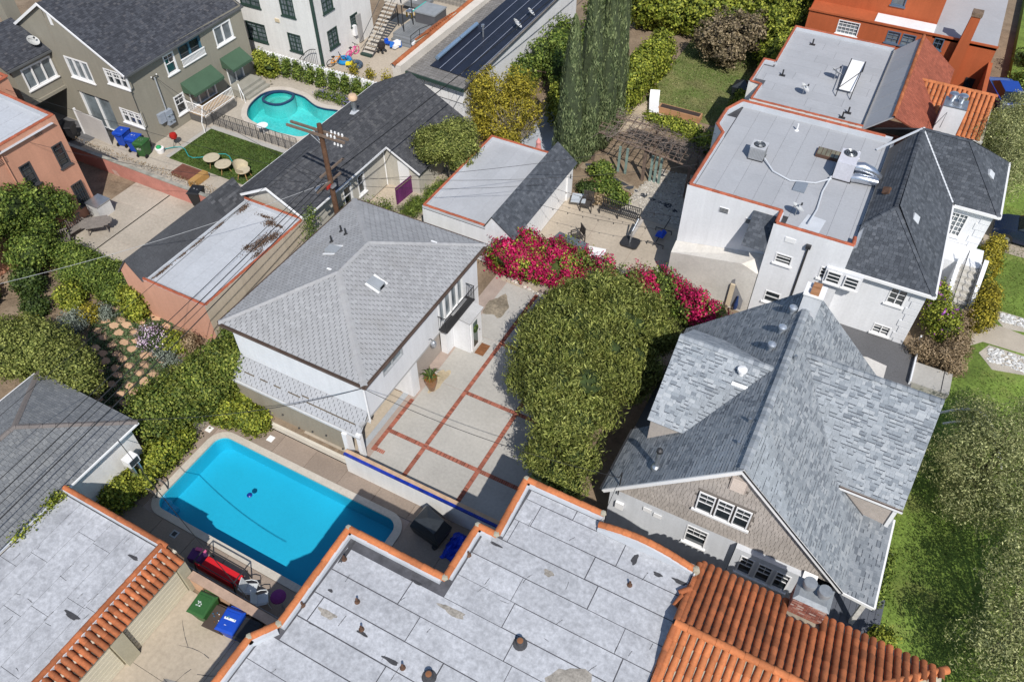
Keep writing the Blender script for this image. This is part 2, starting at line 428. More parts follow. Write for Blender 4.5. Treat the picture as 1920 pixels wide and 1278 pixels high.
def row_blobs(a, b, wid, h, step=None, jit=0.12, z0=0.0):
    a = np.array(a, float); b = np.array(b, float); L = np.linalg.norm(b-a); step = step or wid*0.55; n = max(2, int(L/step)+1); out = []
    for i in range(n):
        c = a+(b-a)*i/(n-1)+rng.normal(size=2)*jit*wid*0.5; hh = h*(1+jit*rng.normal()*0.6)
        out.append((c[0], c[1], z0+hh*0.5, wid*0.55*(1+jit*rng.normal()*0.6), wid*0.55*(1+jit*rng.normal()*0.6), hh*0.52))
    return out
# ================================================================ materials used in several places
stucco = mat('white_stucco', (0.74,0.75,0.77), 0.9, 0.05, 0.5, 0.05, 9, bump=0.25, bscale=22, streak=0.07)
stucco_w = mat('warm_white_stucco', (0.72,0.71,0.69), 0.9, 0.06, 0.5, 0.05, 9, bump=0.2, streak=0.08)
white_paint = mat('white_paint', (0.80,0.80,0.80), 0.55, 0.04, 1.0, 0.03)
dark_metal = mat('dark_iron', (0.03,0.03,0.032), 0.5, 0.2, 3, spec=0.5)
galv = mat('galvanised_metal', (0.50,0.53,0.56), 0.38, 0.15, 2, 0.1, metal=0.85)
grey_metal = mat('grey_painted_metal', (0.36,0.38,0.40), 0.5, 0.1, 2)
concrete = mat('driveway_concrete', (0.40,0.385,0.355), 0.9, 0.12, 0.35, 0.10, 7, bump=0.1, stain=(0.30,0.27,0.22), stain_scale=0.35, stain_lo=0.60, stain_hi=0.9, rand=0.05)
concrete_old = mat('old_concrete', (0.40,0.355,0.295), 0.92, 0.14, 0.3, 0.14, 6, bump=0.15, stain=(0.24,0.20,0.16), stain_scale=0.4, stain_lo=0.56, stain_hi=0.86, rand=0.06)
concrete_tan = mat('tan_concrete', (0.42,0.36,0.285), 0.92, 0.12, 0.35, 0.12, 6, bump=0.1, stain=(0.26,0.21,0.16), stain_scale=0.5, stain_lo=0.6, stain_hi=0.9)
deck_mat = mat('pool_deck_concrete', (0.275,0.22,0.178), 0.9, 0.10, 0.6, 0.13, 10, bump=0.15, rand=0.07, stain=(0.18,0.145,0.12), stain_scale=0.7, stain_lo=0.58, stain_hi=0.85)
coping_mat = mat('coping_stone', (0.50,0.46,0.40), 0.85, 0.08, 1.5, 0.1, 9)
brick_mat = mat('brick', (0.30,0.10,0.065), 0.9, 0.12, 2, 0.15, 20, island=0.35)
mortar = mat('mortar', (0.36,0.29,0.25), 0.95, 0.1, 2)
soil = mat('soil', (0.21,0.155,0.105), 0.95, 0.3, 0.5, 0.3, 9, bump=0.4, stain=(0.28,0.215,0.15), stain_scale=0.7, stain_lo=0.45, stain_hi=0.65)
grass_mat = mat('lawn_grass', (0.135,0.20,0.035), 0.95, 0.35, 0.45, 0.45, 9, bump=0.6, bscale=40, stain=(0.25,0.25,0.08), stain_scale=0.55, stain_lo=0.54, stain_hi=0.80)
grass_dark = mat('lawn_grass_dark', (0.065,0.11,0.02), 0.95, 0.35, 0.9, 0.4, 10, bump=0.6, bscale=40)
grass_dry = mat('dry_lawn', (0.17,0.17,0.065), 0.95, 0.3, 0.5, 0.4, 9, bump=0.5, stain=(0.11,0.16,0.035), stain_scale=0.4, stain_lo=0.42, stain_hi=0.58)
asphalt = mat('asphalt', (0.115,0.115,0.12), 0.95, 0.1, 0.5, 0.25, 25, bump=0.2)
clay = mat('clay_tile', (0.46,0.155,0.058), 0.8, 0.14, 1.2, 0.16, 12, rand=0.17)
clay_dark = mat('weathered_clay_tile', (0.36,0.115,0.045), 0.85, 0.2, 1.2, 0.2, 12, rand=0.22, stain=(0.17,0.07,0.035), stain_scale=1.6, stain_lo=0.5, stain_hi=0.8)
cap_red = mat('red_cap_tile', (0.34,0.095,0.05), 0.85, 0.16, 1.5, 0.18, 12, rand=0.16)
bark = mat('bark', (0.17,0.12,0.085), 0.95, 0.25, 3, 0.3, 12, bump=0.5)
glass_dk = glass_mat('window_glass', (0.022,0.03,0.036))
glass_lt = glass_mat('curtained_glass', (0.16,0.19,0.21), 0.12)
def leafm(name, a, b, c, tr=0.22, rough=0.6):
    return mat(name, (0,0,0), rough, 0.34, 1.5, 0.0, ramp=[(0.0,a),(0.45,b),(0.85,c),(1.0,tuple(min(1,x*1.35) for x in c))], transl=tr, spec=0.3)
lf_olive = leafm('olive_leaves', (0.075,0.098,0.020), (0.17,0.20,0.042), (0.32,0.34,0.095))
lf_green = leafm('green_leaves', (0.045,0.082,0.016), (0.115,0.175,0.030), (0.24,0.30,0.060))
lf_yellow = leafm('yellow_green_leaves', (0.065,0.10,0.014), (0.19,0.235,0.028), (0.38,0.40,0.060))
lf_gold = leafm('golden_leaves', (0.11,0.105,0.016), (0.28,0.245,0.028), (0.46,0.38,0.045))
lf_dark = leafm('dark_leaves', (0.020,0.040,0.010), (0.045,0.080,0.016), (0.09,0.13,0.03))
lf_cyp = leafm('cypress_sprays', (0.06,0.09,0.04), (0.15,0.195,0.085), (0.27,0.32,0.15), 0.2)
lf_grey = leafm('grey_green_leaves', (0.12,0.15,0.12), (0.22,0.26,0.21), (0.34,0.38,0.32))
lf_brown = leafm('dry_twigs', (0.16,0.115,0.065), (0.26,0.19,0.11), (0.36,0.27,0.17), 0.1)
lf_purple = leafm('purple_leaves', (0.09,0.07,0.055), (0.20,0.16,0.085), (0.34,0.27,0.17))
fl_mag = leafm('magenta_bracts', (0.26,0.004,0.040), (0.44,0.008,0.085), (0.62,0.03,0.16), 0.3)
fl_lil = leafm('lilac_flowers', (0.42,0.28,0.45), (0.60,0.46,0.62), (0.75,0.65,0.75), 0.2)
fl_white = leafm('white_flowers', (0.6,0.6,0.55), (0.75,0.75,0.7), (0.85,0.85,0.8), 0.2)
lf_hedge = leafm('hedge_leaves', (0.045,0.080,0.014), (0.125,0.170,0.028), (0.27,0.30,0.060))
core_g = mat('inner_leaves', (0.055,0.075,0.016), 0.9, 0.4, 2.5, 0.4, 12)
core_d = mat('inner_leaf_shade', (0.03,0.048,0.012), 0.9, 0.4, 2.5, 0.4, 12)  # shade of the crown hollows put into the core's darker green

# ================================================================ ground with the sunken pool yard left open
def holed(x0, x1, y0, y1, holes, z):
    mb = MB(); xs = sorted({x0, x1, *[h[0] for h in holes], *[h[1] for h in holes]}); ys = sorted({y0, y1, *[h[2] for h in holes], *[h[3] for h in holes]})
    for a, b in zip(xs[:-1], xs[1:]):
        for c, d in zip(ys[:-1], ys[1:]):
            mx, my = (a+b)/2, (c+d)/2
            if any(h[0] < mx < h[1] and h[2] < my < h[3] for h in holes): continue
            mb.poly([(a,c,z),(b,c,z),(b,d,z),(a,d,z)])
    return mb
YARD = (-24.0, -7.9, 6.95, 14.72)
YARD2 = (-57.0, -31.3, 26.72, 43.2)
struct('ground', holed(-220, 160, -60, 330, [YARD, YARD2], -0.03), soil)

def sheet(name, rects, m, z=0.012, t=0.04):
    mb = MB()
    for x0, x1, y0, y1 in rects: mb.box(x0, x1, y0, y1, z-t, z)
    return struct(name, mb, m)
def slabs(parent, xs, ys, m, z, gap=0.012, t=0.05, skip=()):
    for i in range(len(xs)-1):
        for j in range(len(ys)-1):
            if (i, j) in skip: continue
            MB().box(xs[i]+gap, xs[i+1]-gap, ys[j]+gap, ys[j+1]-gap, z-t, z).build('slab', m, parent)

# ---------------------------------------------------------------- driveway of concrete slabs between brick strips
drive = struct('driveway', MB().box(-16.4, -7.9, 14.5, 29.4, -0.05, -0.004), mortar)
B1x, B2x, B3x = -15.67, -13.62, -10.78
cy = [14.52, 16.90, 20.58, 24.26, 28.55]
hw = 0.10
xs_l = [(-15.57, B2x-hw), (B2x+hw, B3x-hw), (B3x+hw, -7.95)]
for (xa, xb) in xs_l:
    for ya, yb in zip(cy[:-1], cy[1:]):
        g0 = hw if ya > 15 else 0; g1 = hw if yb < 28 else 0
        if xa < -15 and ya > 16: g0 = 0 if ya > 17 else hw
        if xa < -15 and yb > 17: g1 = 0
        MB().box(xa+0.012, xb-0.012, ya+g0+0.012, yb-g1-0.012, -0.05, 0.012).build('slab', concrete, drive)
MB().box(-16.0, B2x-hw-0.02, 28.57, 29.35, -0.05, 0.010).build('slab', concrete_tan, drive)
MB().box(-16.30, -16.02, 15.3, 19.2, -0.05, 0.004).build('drain_channel', grey_metal, drive)
def brick_strip(mb, x0, x1, y0, y1, along):
    """soldier course bricks side by side"""
    if along == 'y':
        y = y0
        while y < y1-0.03:
            for a, b in ((x0, x0+(x1-x0)*0.48), (x0+(x1-x0)*0.52, x1)) if False else ((x0, x1),):
                mb.box(a, b, y+0.006, min(y+0.088, y1), -0.045, 0.014+random.uniform(-0.002, 0.003))
            y += 0.098
    else:
        x = x0
        while x < x1-0.03:
            mb.box(x+0.006, min(x+0.088, x1), y0, y1, -0.045, 0.014+random.uniform(-0.002, 0.003)); x += 0.098
bm = MB()
brick_strip(bm, B2x-hw, B2x+hw, 14.52, 28.4, 'y'); brick_strip(bm, B3x-hw, B3x+hw, 14.6, 24.3, 'y'); brick_strip(bm, B1x-hw, B1x+hw, 15.6, 19.0, 'y')
for y, xa, xb in ((16.90, B1x+hw, B2x-hw), (16.90, B2x+hw, B3x-hw), (16.90, B3x+hw, -7.95), (20.58, B2x+hw, B3x-hw), (20.58, B3x+hw, -7.95), (24.26, B2x+hw, B3x-hw), (15.72, B1x+hw, -15.1)):
    brick_strip(bm, xa+0.006, xb, y-hw, y+hw, 'x')
tag(bm.build('brick_edging', brick_mat, drive), kind='stuff')
# oil stain as a thin patch with its own outline
def blot(c, rx, ry, z, seed, n=26):
    R = random.Random(seed); mb = MB(); pts = []
    for i in range(n):
        t = 2*math.pi*i/n; r = 1+0.16*math.sin(3*t+seed)+0.10*math.sin(5*t+2*seed)+0.08*R.uniform(-1,1)
        pts.append((c[0]+rx*r*math.cos(t), c[1]+ry*r*math.sin(t), z))
    return mb.poly(pts)
stain_m = mat('oil_stain', (0.23,0.195,0.145), 0.9, 0.3, 1.5, 0.3, 6)
blot((-15.1, 26.6), 0.62, 0.85, 0.016, 3).build('stain', stain_m, drive)
blot((-15.2, 20.6), 0.35, 0.8, 0.016, 5).build('stain', mat('rust_stain', (0.42,0.35,0.24), 0.9, 0.2, 1.5, 0.2, 6), drive)

# ---------------------------------------------------------------- sunken pool yard
DZ = -0.70
yard = struct('pool_yard', holed(YARD[0], YARD[1], YARD[2], YARD[3], [(-23.05, -12.75, 8.9, 13.3)], DZ-0.035), mortar)
xs = [-24.0, -22.1, -20.2, -18.3, -16.4, -14.5, -12.6, -10.7, -9.3, -7.9]
for i in range(len(xs)-1):
    a, b = xs[i]+0.012, xs[i+1]-0.012
    MB().box(a, b, 13.60, 14.7, DZ-0.05, DZ).build('slab', deck_mat, yard)
    if b < -12.5: MB().box(a, b, 6.97, 8.58, DZ-0.05, DZ).build('slab', deck_mat, yard)
for y0, y1 in ((8.6, 10.1), (10.1, 11.8), (11.8, 13.58)):
    MB().box(-24.0, -23.38, y0+0.012, y1-0.012, DZ-0.05, DZ).build('slab', deck_mat, yard)
for y0, y1 in ((8.6, 10.4), (10.4, 12.0), (12.0, 13.58)):
    MB().box(-12.38, -10.3, y0+0.012, y1-0.012, DZ-0.05, DZ).build('slab', deck_mat, yard)
    MB().box(-10.28, -7.9, y0+0.012, y1-0.012, DZ-0.05, DZ).build('slab', deck_mat, yard)
def rrect(x0, x1, y0, y1, r, n=7):
    pts = []
    for cx, cy_, a0 in ((x1-r, y0+r, -90), (x1-r, y1-r, 0), (x0+r, y1-r, 90), (x0+r, y0+r, 180)):
        for i in range(n+1):
            t = math.radians(a0+90*i/n); pts.append((cx+r*math.cos(t), cy_+r*math.sin(t)))
    return pts
def ring(mb, inner, outer, z0, z1):
    n = len(inner)
    for i in range(n):
        j = (i+1) % n; a, b, c, d = inner[i], inner[j], outer[j], outer[i]
        mb.poly([(*a,z1),(*d,z1),(*c,z1),(*b,z1)]); mb.poly([(*a,z0),(*a,z1),(*b,z1),(*b,z0)]); mb.poly([(*d,z0),(*c,z0),(*c,z1),(*d,z1)])
def water_mat(name, tint, wave=7.0):
    m = bpy.data.materials.new(name); m.use_nodes = True; N = m.node_tree.nodes; L = m.node_tree.links; N.remove(N['Principled BSDF'])
    tr = N.new('ShaderNodeBsdfTransparent'); tr.inputs[0].default_value = (*tint, 1)
    gl = N.new('ShaderNodeBsdfGlossy'); gl.inputs['Roughness'].default_value = 0.04
    fr = N.new('ShaderNodeFresnel'); fr.inputs['IOR'].default_value = 1.33
    g = N.new('ShaderNodeNewGeometry'); nz = N.new('ShaderNodeTexNoise'); nz.inputs['Scale'].default_value = wave; nz.inputs['Detail'].default_value = 3
    L.new(g.outputs['Position'], nz.inputs['Vector']); bp = N.new('ShaderNodeBump'); bp.inputs['Strength'].default_value = 0.35; bp.inputs['Distance'].default_value = 0.03
    L.new(nz.outputs['Fac'], bp.inputs['Height']); L.new(bp.outputs[0], gl.inputs['Normal']); L.new(bp.outputs[0], fr.inputs['Normal'])
    mx = N.new('ShaderNodeMixShader'); L.new(fr.outputs[0], mx.inputs[0]); L.new(tr.outputs[0], mx.inputs[1]); L.new(gl.outputs[0], mx.inputs[2])
    L.new(mx.outputs[0], N['Material Output'].inputs['Surface']); return m
inner = rrect(-23.02, -12.78, 8.92, 13.30, 0.55); outer = rrect(-23.36, -12.40, 8.60, 13.62, 0.9)
pool = thing('swimming_pool', (-17.9, 11.1, DZ), 'long rectangular bright blue swimming pool with pale stone coping behind the tan garage', 'pool')
mb = MB(); ring(mb, inner, outer, DZ-0.06, DZ+0.03); mb.build('coping', coping_mat, pool)
mb = MB(); n = len(inner); FZ = DZ-1.0
for i in range(n):
    j = (i+1) % n; mb.poly([(*inner[i],FZ),(*inner[j],FZ),(*inner[j],DZ-0.05),(*inner[i],DZ-0.05)])
mb.poly([(*p,FZ) for p in inner]); mb.build('basin', mat('pool_plaster', (0.065,0.56,0.68), 0.8, 0.04, 0.4, 0.03, 9), pool)
MB().poly([(*p,DZ-0.13) for p in inner]).build('water', water_mat('pool_water', (0.50,0.86,0.97), 5.0), pool)
mb = MB()
for k in range(3): mb.box(-23.0, -22.45-0.28*k, 9.0+0.0*k, 9.55, FZ+0.3*k+0.001, FZ+0.3*(k+1))
mb.build('steps', mat('pool_step', (0.25,0.62,0.82), 0.8), pool)
tag(MB().lathe([(0.02,0),(0.12,0.02),(0.13,0.06),(0.08,0.10),(0.05,0.16)], (-19.6, 11.35, DZ-0.16), 12).build('floating_dispenser', mat('navy_plastic', (0.01,0.03,0.25), 0.4), base=None),
    'small dark blue round dispenser floating in the rectangular pool', 'float')
for i, (x, y, lb) in enumerate(((-20.72, 14.2, 'white square skimmer lid in the deck beside the tan wall'), (-23.72, 13.25, 'white square skimmer lid at the ivy corner of the pool deck'), (-21.1, 8.25, 'grey square skimmer lid in the shaded deck near the garage'))):
    mb = MB().box(x-0.16, x+0.16, y-0.16, y+0.16, DZ, DZ+0.02); o = mb.build('skimmer_lid', white_paint if i < 2 else grey_metal, base=(x, y, DZ))
    MB().box(x-0.10, x+0.10, y-0.10, y+0.10, DZ+0.02, DZ+0.028).build('inner_lid', white_paint if i < 2 else dark_metal, o)
    tag(o, lb, 'lid', 'skimmer lids in the pool deck')
def hoop(x, y, rot, lb):
    o = thing('pool_handrail', (x, y, DZ), lb, 'handrail', 'bent pool handrails'); mb = MB(); pts = []
    c, s = math.cos(rot), math.sin(rot)
    for i in range(15):
        t = math.pi*i/14; r = -0.33*math.cos(t); pts.append((x+c*r, y+s*r, DZ+0.05+0.62*math.sin(t)**0.6))
    mb.tube(pts, 0.034, 7); mb.build('rail', dark_metal, o, smooth=True)
    for q in (pts[0], pts[-1]): MB().lathe([(0.045,0),(0.045,0.03),(0.025,0.035)], (q[0], q[1], DZ), 10).build('flange', galv, o)
hoop(-23.45, 9.15, 0.25, 'bent metal handrail at the pool corner, nearer the garage'); hoop(-23.35, 9.75, 0.25, 'bent metal handrail at the pool corner, nearer the ivy')
# tiled yard wall between pool and driveway
wl = thing('pool_wall', (-12, 14.6, DZ), 'cream wall with a blue tile band and brick cap beside the pool', 'wall')
MB().box(-16.35, -8.0, 14.455, 14.70, DZ, 0.565).build('wall', stucco_w, wl)
x = -16.38
while x < -8.05:
    MB().box(x+0.004, min(x+0.246, -8.0), 14.45, 14.57, 0.57, 0.67).build('blue_tile', mat('cobalt_tile', (0.008,0.03,0.30), 0.3, 0.2, 3, rand=0.25, spec=0.6), wl); x += 0.25
MB().box(-16.4, -8.0, 14.575, 14.76, 0.567, 0.66).build('cap', mat('tan_cap', (0.50,0.34,0.22), 0.85, 0.15, 3), wl)
struct('retaining_wall', MB().box(-24.25, -24.0, 6.9, 14.9, DZ-0.05, 0.02), concrete_old)
# ================================================================ centre: pale two-storey garage house with grey hip roof
H = thing('white_house', (-19.3, 20.7, 0), 'white two-storey house with pale grey hip shingle roof beside the pool', 'house')
EZ = 4.80; RZ = 6.35
ex0, ex1, ey0, ey1 = -23.30, -15.34, 15.60, 25.92
rx = (ex0+ex1)/2; ry0, ry1 = ey0+4.0, ey1-4.0
A, Bc, Cc, D = (ex0,ey0,EZ), (ex1,ey0,EZ), (ex1,ey1,EZ), (ex0,ey1,EZ); R0, R1 = (rx,ry0,RZ), (rx,ry1,RZ)
planes = [[A,Bc,R0], [Bc,Cc,R1,R0], [Cc,D,R1], [D,A,R0,R1]]
sh_light = mat('light_grey_shingle', (0.315,0.318,0.325), 0.92, 0.07, 0.3, 0.16, 22, island=0.10, rand=0.04, stain=(0.26,0.255,0.245), stain_scale=0.4, stain_lo=0.55, stain_hi=0.8)
roof_under = mat('shingle_gap_felt', (0.07,0.072,0.078), 0.95)
mb = MB()
for p in planes: mb.slab(p, 0.05)
rf = mb.build('roof', roof_under, H)
shingle_roof(rf, planes, sh_light, 300, e=0.15, wid=0.32, t=0.012, gap=0.030)
ridge_caps(rf, [(A,R0),(Bc,R0),(Cc,R1),(D,R1),(R0,R1)], mat('ridge_cap_grey', (0.34,0.34,0.345), 0.92, 0.06, 1, 0.12, 20, island=0.06), 0.30, 0.22)
gut = mat('brown_gutter', (0.12,0.085,0.07), 0.6, 0.25, 1.5); 
for nm, x0, x1, y0, y1 in (('gutter', ex0, ex1+0.03, ey0-0.11, ey0-0.005), ('gutter', ex1+0.005, ex1+0.11, ey0-0.10, ey1), ('gutter', ex0-0.11, ex0-0.005, ey0, ey1), ('gutter', ex0, ex1, ey1+0.005, ey1+0.11)):
    g = MB().box(x0, x1, y0, y1, EZ-0.14, EZ-0.13)
    if nm == 'gutter':
        if x1-x0 > y1-y0: g.box(x0, x1, y0, y0+0.012, EZ-0.13, EZ-0.02); g.box(x0, x1, y1-0.012, y1, EZ-0.13, EZ-0.02)
        else: g.box(x0, x0+0.012, y0, y1, EZ-0.13, EZ-0.02); g.box(x1-0.012, x1, y0, y1, EZ-0.13, EZ-0.02)
    g.build(nm, gut, rf)
MB().box(ex0+0.05, ex1-0.05, ey0+0.05, ey1-0.05, EZ-0.16, EZ-0.10).build('soffit', white_paint, rf)
# roof vents: two half-dormer vents, pipes
def dormer_vent(parent, c, m=sh_light):
    x, y, z = c; mb = MB()
    mb.add([(x-0.3,y-0.12,z),(x+0.3,y-0.12,z),(x+0.28,y+0.55,z+0.30),(x-0.28,y+0.55,z+0.30),(x-0.3,y-0.1,z+0.16),(x+0.3,y-0.1,z+0.16)], [(0,1,5,4),(4,5,2,3),(0,4,3),(1,2,5)])
    o = mb.build('dormer_vent', mat('vent_dark', (0.20,0.21,0.22), 0.7), parent)
    MB().obox((x-0.36,y+0.18,z+0.17), (0.10,0.75,0.05), ax=(Vector((1,0,0)), Vector((0,0.92,0.38)), Vector((0,-0.38,0.92)))).build('vent_trim', white_paint, o)
    MB().obox((x+0.36,y+0.18,z+0.17), (0.10,0.75,0.05), ax=(Vector((1,0,0)), Vector((0,0.92,0.38)), Vector((0,-0.38,0.92)))).build('vent_trim', white_paint, o)
def on_roof(x, y):
    return EZ+min(x-ex0, ex1-x, y-ey0, ey1-y)*(RZ-EZ)/4.0
for vx, vy, rot in ((-17.75, 20.2, 1), (-20.95, 21.2, -1)):
    z = on_roof(vx, vy); mb = MB(); s = rot; k = (RZ-EZ)/4.0
    # wedge opening down-slope with white flashing
    a, b = vx+s*0.32, vx-s*0.38; za = on_roof(a, vy); zb = on_roof(b, vy)
    mb.add([(a,vy-0.26,za),(a,vy+0.26,za),(b,vy+0.26,zb+0.04),(b,vy-0.26,zb+0.04),(a,vy-0.22,za+0.24),(a,vy+0.22,za+0.24)], [(0,1,5,4),(4,5,2,3),(0,4,3),(1,2,5)])
    vo = mb.build('dormer_vent', mat('vent_grey', (0.30,0.32,0.34), 0.7), rf)
    for q in (-1, 1): MB().obox((vx, vy+q*0.33, z+0.05), (0.75, 0.10, 0.03), ax=(Vector((1,0,-s*k)).normalized(), Vector((0,1,0)), Vector((s*k,0,1)).normalized())).build('flashing', white_paint, vo)
    MB().box(a-0.02*s if s > 0 else a, a if s > 0 else a+0.02, vy-0.16, vy+0.16, za+0.03, za+0.18).build('louvre', mat('vent_blue', (0.10,0.16,0.24), 0.5), vo)
for px_, py_ in ((-21.6, 21.9), (-21.7, 22.8), (-21.2, 22.55)):
    z = on_roof(px_, py_); MB().tube([(px_,py_,z-0.05),(px_,py_,z+0.38)], 0.045, 8).lathe([(0.12,0),(0.11,0.03),(0.05,0.07)], (px_,py_,z), 10).build('vent_pipe', dark_metal, rf)
for px_, py_ in ((-19.9, 19.7), (-17.2, 24.2)):
    z = on_roof(px_, py_); MB().box(px_-0.16, px_+0.16, py_-0.05, py_+0.05, z+0.015, z+0.05).build('white_patch', white_paint, rf)
# upper storey walls
wx0, wx1, wy0, wy1 = -22.95, -15.67, 15.86, 25.58
UZ = 2.08
mb = MB()
Ehol = [(17.25-wy0, 18.78-wy0, 3.50, 4.05), (21.85-wy0, 24.2-wy0, 2.42, 4.45)]
wall(mb, (wx1, wy0, 0), (0,1,0), wy1-wy0, UZ, EZ-0.1, Ehol, (1,0,0), 0.14)
wall(mb, (wx0, wy0, 0), (1,0,0), wx1-wx0, 1.7, EZ-0.1, [], (0,-1,0))
wall(mb, (wx0, wy0, 0), (0,1,0), wy1-wy0, 0, EZ-0.1, [], (-1,0,0)); wall(mb, (wx0, wy1, 0), (1,0,0), wx1-wx0, 0, EZ-0.1, [], (0,1,0))
mb.poly([(wx0+3.4,wy0,UZ),(wx1,wy0,UZ),(wx1,wy1,UZ),(wx0+3.4,wy1,UZ)])
mb.build('wall', stucco, H)
window(H, (wx1, wy0, 0), (0,1,0), (1,0,0), *Ehol[0], grey_metal, glass_lt, 1, 1, casing=0.04, sash=2, sill=False)
fd = window(H, (wx1, wy0, 0), (0,1,0), (1,0,0), *Ehol[1], white_paint, glass_lt, 1, 1, casing=0.10, sash=4, sill=False, name='french_door')
# downpipe and diagonal corner bead
MB().tube([(wx1+0.05,wy0-0.06,EZ-0.15),(wx1+0.05,wy0-0.06,2.0)], 0.05, 8).build('downpipe', white_paint, H)
# ground floor: carport bay, door bay, solid end
MB().box(-16.05, wx1-0.01, 22.35, wy1-0.005, 0, UZ-0.004).build('ground_floor_wall', stucco, H)
MB().box(-16.05, wx1-0.01, 19.15, 19.70, 0, UZ-0.004).build('column', stucco, H)
MB().box(-19.3, -19.15, 15.9, 19.15, 0, UZ-0.004).build('carport_back_wall', stucco, H)
MB().box(-19.15, -16.06, 19.16, 19.3, 0, UZ-0.004).build('carport_side_wall', stucco, H)
MB().box(-16.28, -16.1, 19.70, 22.35, 0, UZ-0.004).build('garage_door', mat('taupe_door', (0.36,0.32,0.29), 0.6, 0.06, 1), H)
MB().box(-19.1, -16.31, 14.9, 19.1, -0.03, 0.006).build('carport_floor', concrete_tan, H)
MB().box(wx1-0.24, wx1-0.012, 15.0, 15.2, 0, 1.75).box(-16.6, -16.36, 14.85, 15.2, -0.69, 1.6).build('post', white_paint, H)
MB().box(wx1-0.16, wx1+0.004, wy0-0.6, wy1+0.004, UZ-0.02, UZ+0.10).build('beam', mat('grey_beam', (0.40,0.40,0.40), 0.8), H)
# pent roof and tan wall on the pool side
pt = [(-23.2, 15.06, 1.66), (wx1-0.02, 15.06, 1.66), (wx1-0.02, 15.85, 2.52), (-23.0, 15.85, 2.52)]
pr = MB().slab(pt, 0.06).build('pent_roof', roof_under, H)
pp, _ = shingle_pieces(pt, 0.15, 0.32, 0.012, 0.028, seed=77); lay_pieces(pp, mat('pale_shingle', (0.36,0.37,0.39), 0.92, 0.06, 0.4, 0.15, 22, island=0.09), pr, 300)
up_ = Vector((0,0.79,0.86)).normalized()
for xa, xb, s0 in ((-22.5,-21.9,0.50),(-21.55,-21.1,0.50),(-20.75,-20.35,0.50),(-19.9,-19.2,0.50),(-19.15,-18.75,0.62),(-18.8,-16.1,0.42)):
    c = Vector(((xa+xb)/2, 15.06, 1.66))+up_*s0+Vector((0,-0.02,0.02)); MB().obox(c, (xb-xa, 0.055, 0.006), ax=(Vector((1,0,0)), up_, Vector((0,-0.7367,0.676)))).build('exposed_batten', mat('rotten_batten', (0.11,0.085,0.055), 0.9, 0.3, 2), pr)
MB().box(-23.2, wx1, 14.96, 15.055, 1.53, 1.64).build('gutter', mat('pale_gutter', (0.55,0.56,0.57), 0.6), pr)
MB().box(-22.9, -16.45, 15.02, 15.20, DZ, 1.62).build('pool_side_wall', mat('tan_stucco', (0.31,0.275,0.215), 0.92, 0.06, 0.6, 0.08, 9, bump=0.2, streak=0.1), H)
MB().box(-22.6, -16.36, 14.74, 15.015, DZ, DZ+0.36).build('white_ledge', mat('cream_ledge', (0.66,0.62,0.54), 0.85, 0.08, 1), H)
for i in range(7): MB().lathe([(0.04,0),(0.05,0.05),(0.02,0.08)], (-22+0.85*i, 14.98, DZ+0.7+0.25*(i%3)), 8).build('wall_light', dark_metal, H)
# entrance porch
pc = MB().box(wx1+0.004, -14.68, 22.95, 24.15, 0, 2.22).build('porch', stucco, H)
MB().slab([(wx1+0.01, 22.86, 2.42), (-14.56, 22.86, 2.26), (-14.56, 24.24, 2.26), (wx1+0.01, 24.24, 2.42)], 0.06).build('porch_roof', mat('porch_shingle', (0.45,0.45,0.45), 0.9, 0.1, 1, 0.15, 18), pc)
fdr = MB().box(-14.682, -14.62, 23.05, 24.05, 0.02, 2.12).build('front_door', white_paint, pc)
MB().box(-14.622, -14.605, 23.22, 23.62, 0.25, 1.95).build('door_glass', glass_mat('green_glass', (0.09,0.13,0.12), 0.1), fdr)
mb = MB()
for i in range(16):
    t = 2*math.pi*i/16; mb.obox((-14.585, 23.42+0.17*math.cos(t), 1.45+0.17*math.sin(t)), (0.06,0.09,0.09), t)
mb.build('wreath', lf_dark, fdr)
MB().lathe([(0.03,0),(0.035,0.04),(0.01,0.06)], (-14.6, 23.82, 1.0), 8).build('door_handle', dark_metal, fdr)
dm = tag(MB().box(-14.52, -14.02, 23.05, 23.85, 0.013, 0.035).build('door_mat', mat('coir', (0.20,0.085,0.035), 0.95, 0.3, 6), base=None), 'brown coir mat on the concrete outside the glass front door', 'doormat')
# juliet balcony
bal = MB().box(wx1+0.003, wx1+0.50, 21.72, 24.42, 2.34, 2.40).build('balcony', dark_metal, H)
mb = MB()
for i in range(30):
    y = 21.74+i*(2.66/29); mb.tube([(wx1+0.48,y,2.40),(wx1+0.48,y,3.28)], 0.011, 5, False)
for i in range(5):
    for y in (21.74, 24.40): mb.tube([(wx1+0.05+0.1*i,y,2.40),(wx1+0.05+0.1*i,y,3.28)], 0.011, 5, False)
mb.build('balusters', dark_metal, bal)
MB().box(wx1+0.46, wx1+0.50, 21.72, 24.42, 3.28, 3.31).box(wx1+0.01, wx1+0.46, 21.72, 21.76, 3.28, 3.31).box(wx1+0.01, wx1+0.46, 24.38, 24.42, 3.28, 3.31).build('handrail', dark_metal, bal)
# bracket lantern
ln = MB().tube([(wx1,20.85,2.5),(wx1+0.12,20.85,2.62),(wx1+0.26,20.85,2.55)], 0.018, 6).build('lantern', dark_metal, H)
MB().lathe([(0.02,0.02),(0.10,0.06),(0.14,0.16),(0.14,0.34),(0.09,0.42),(0.02,0.46)], (wx1+0.26,20.85,2.08), 12).build('lantern_glass', mat('silvered_glass', (0.45,0.47,0.50), 0.25, metal=0.6), ln, smooth=True)
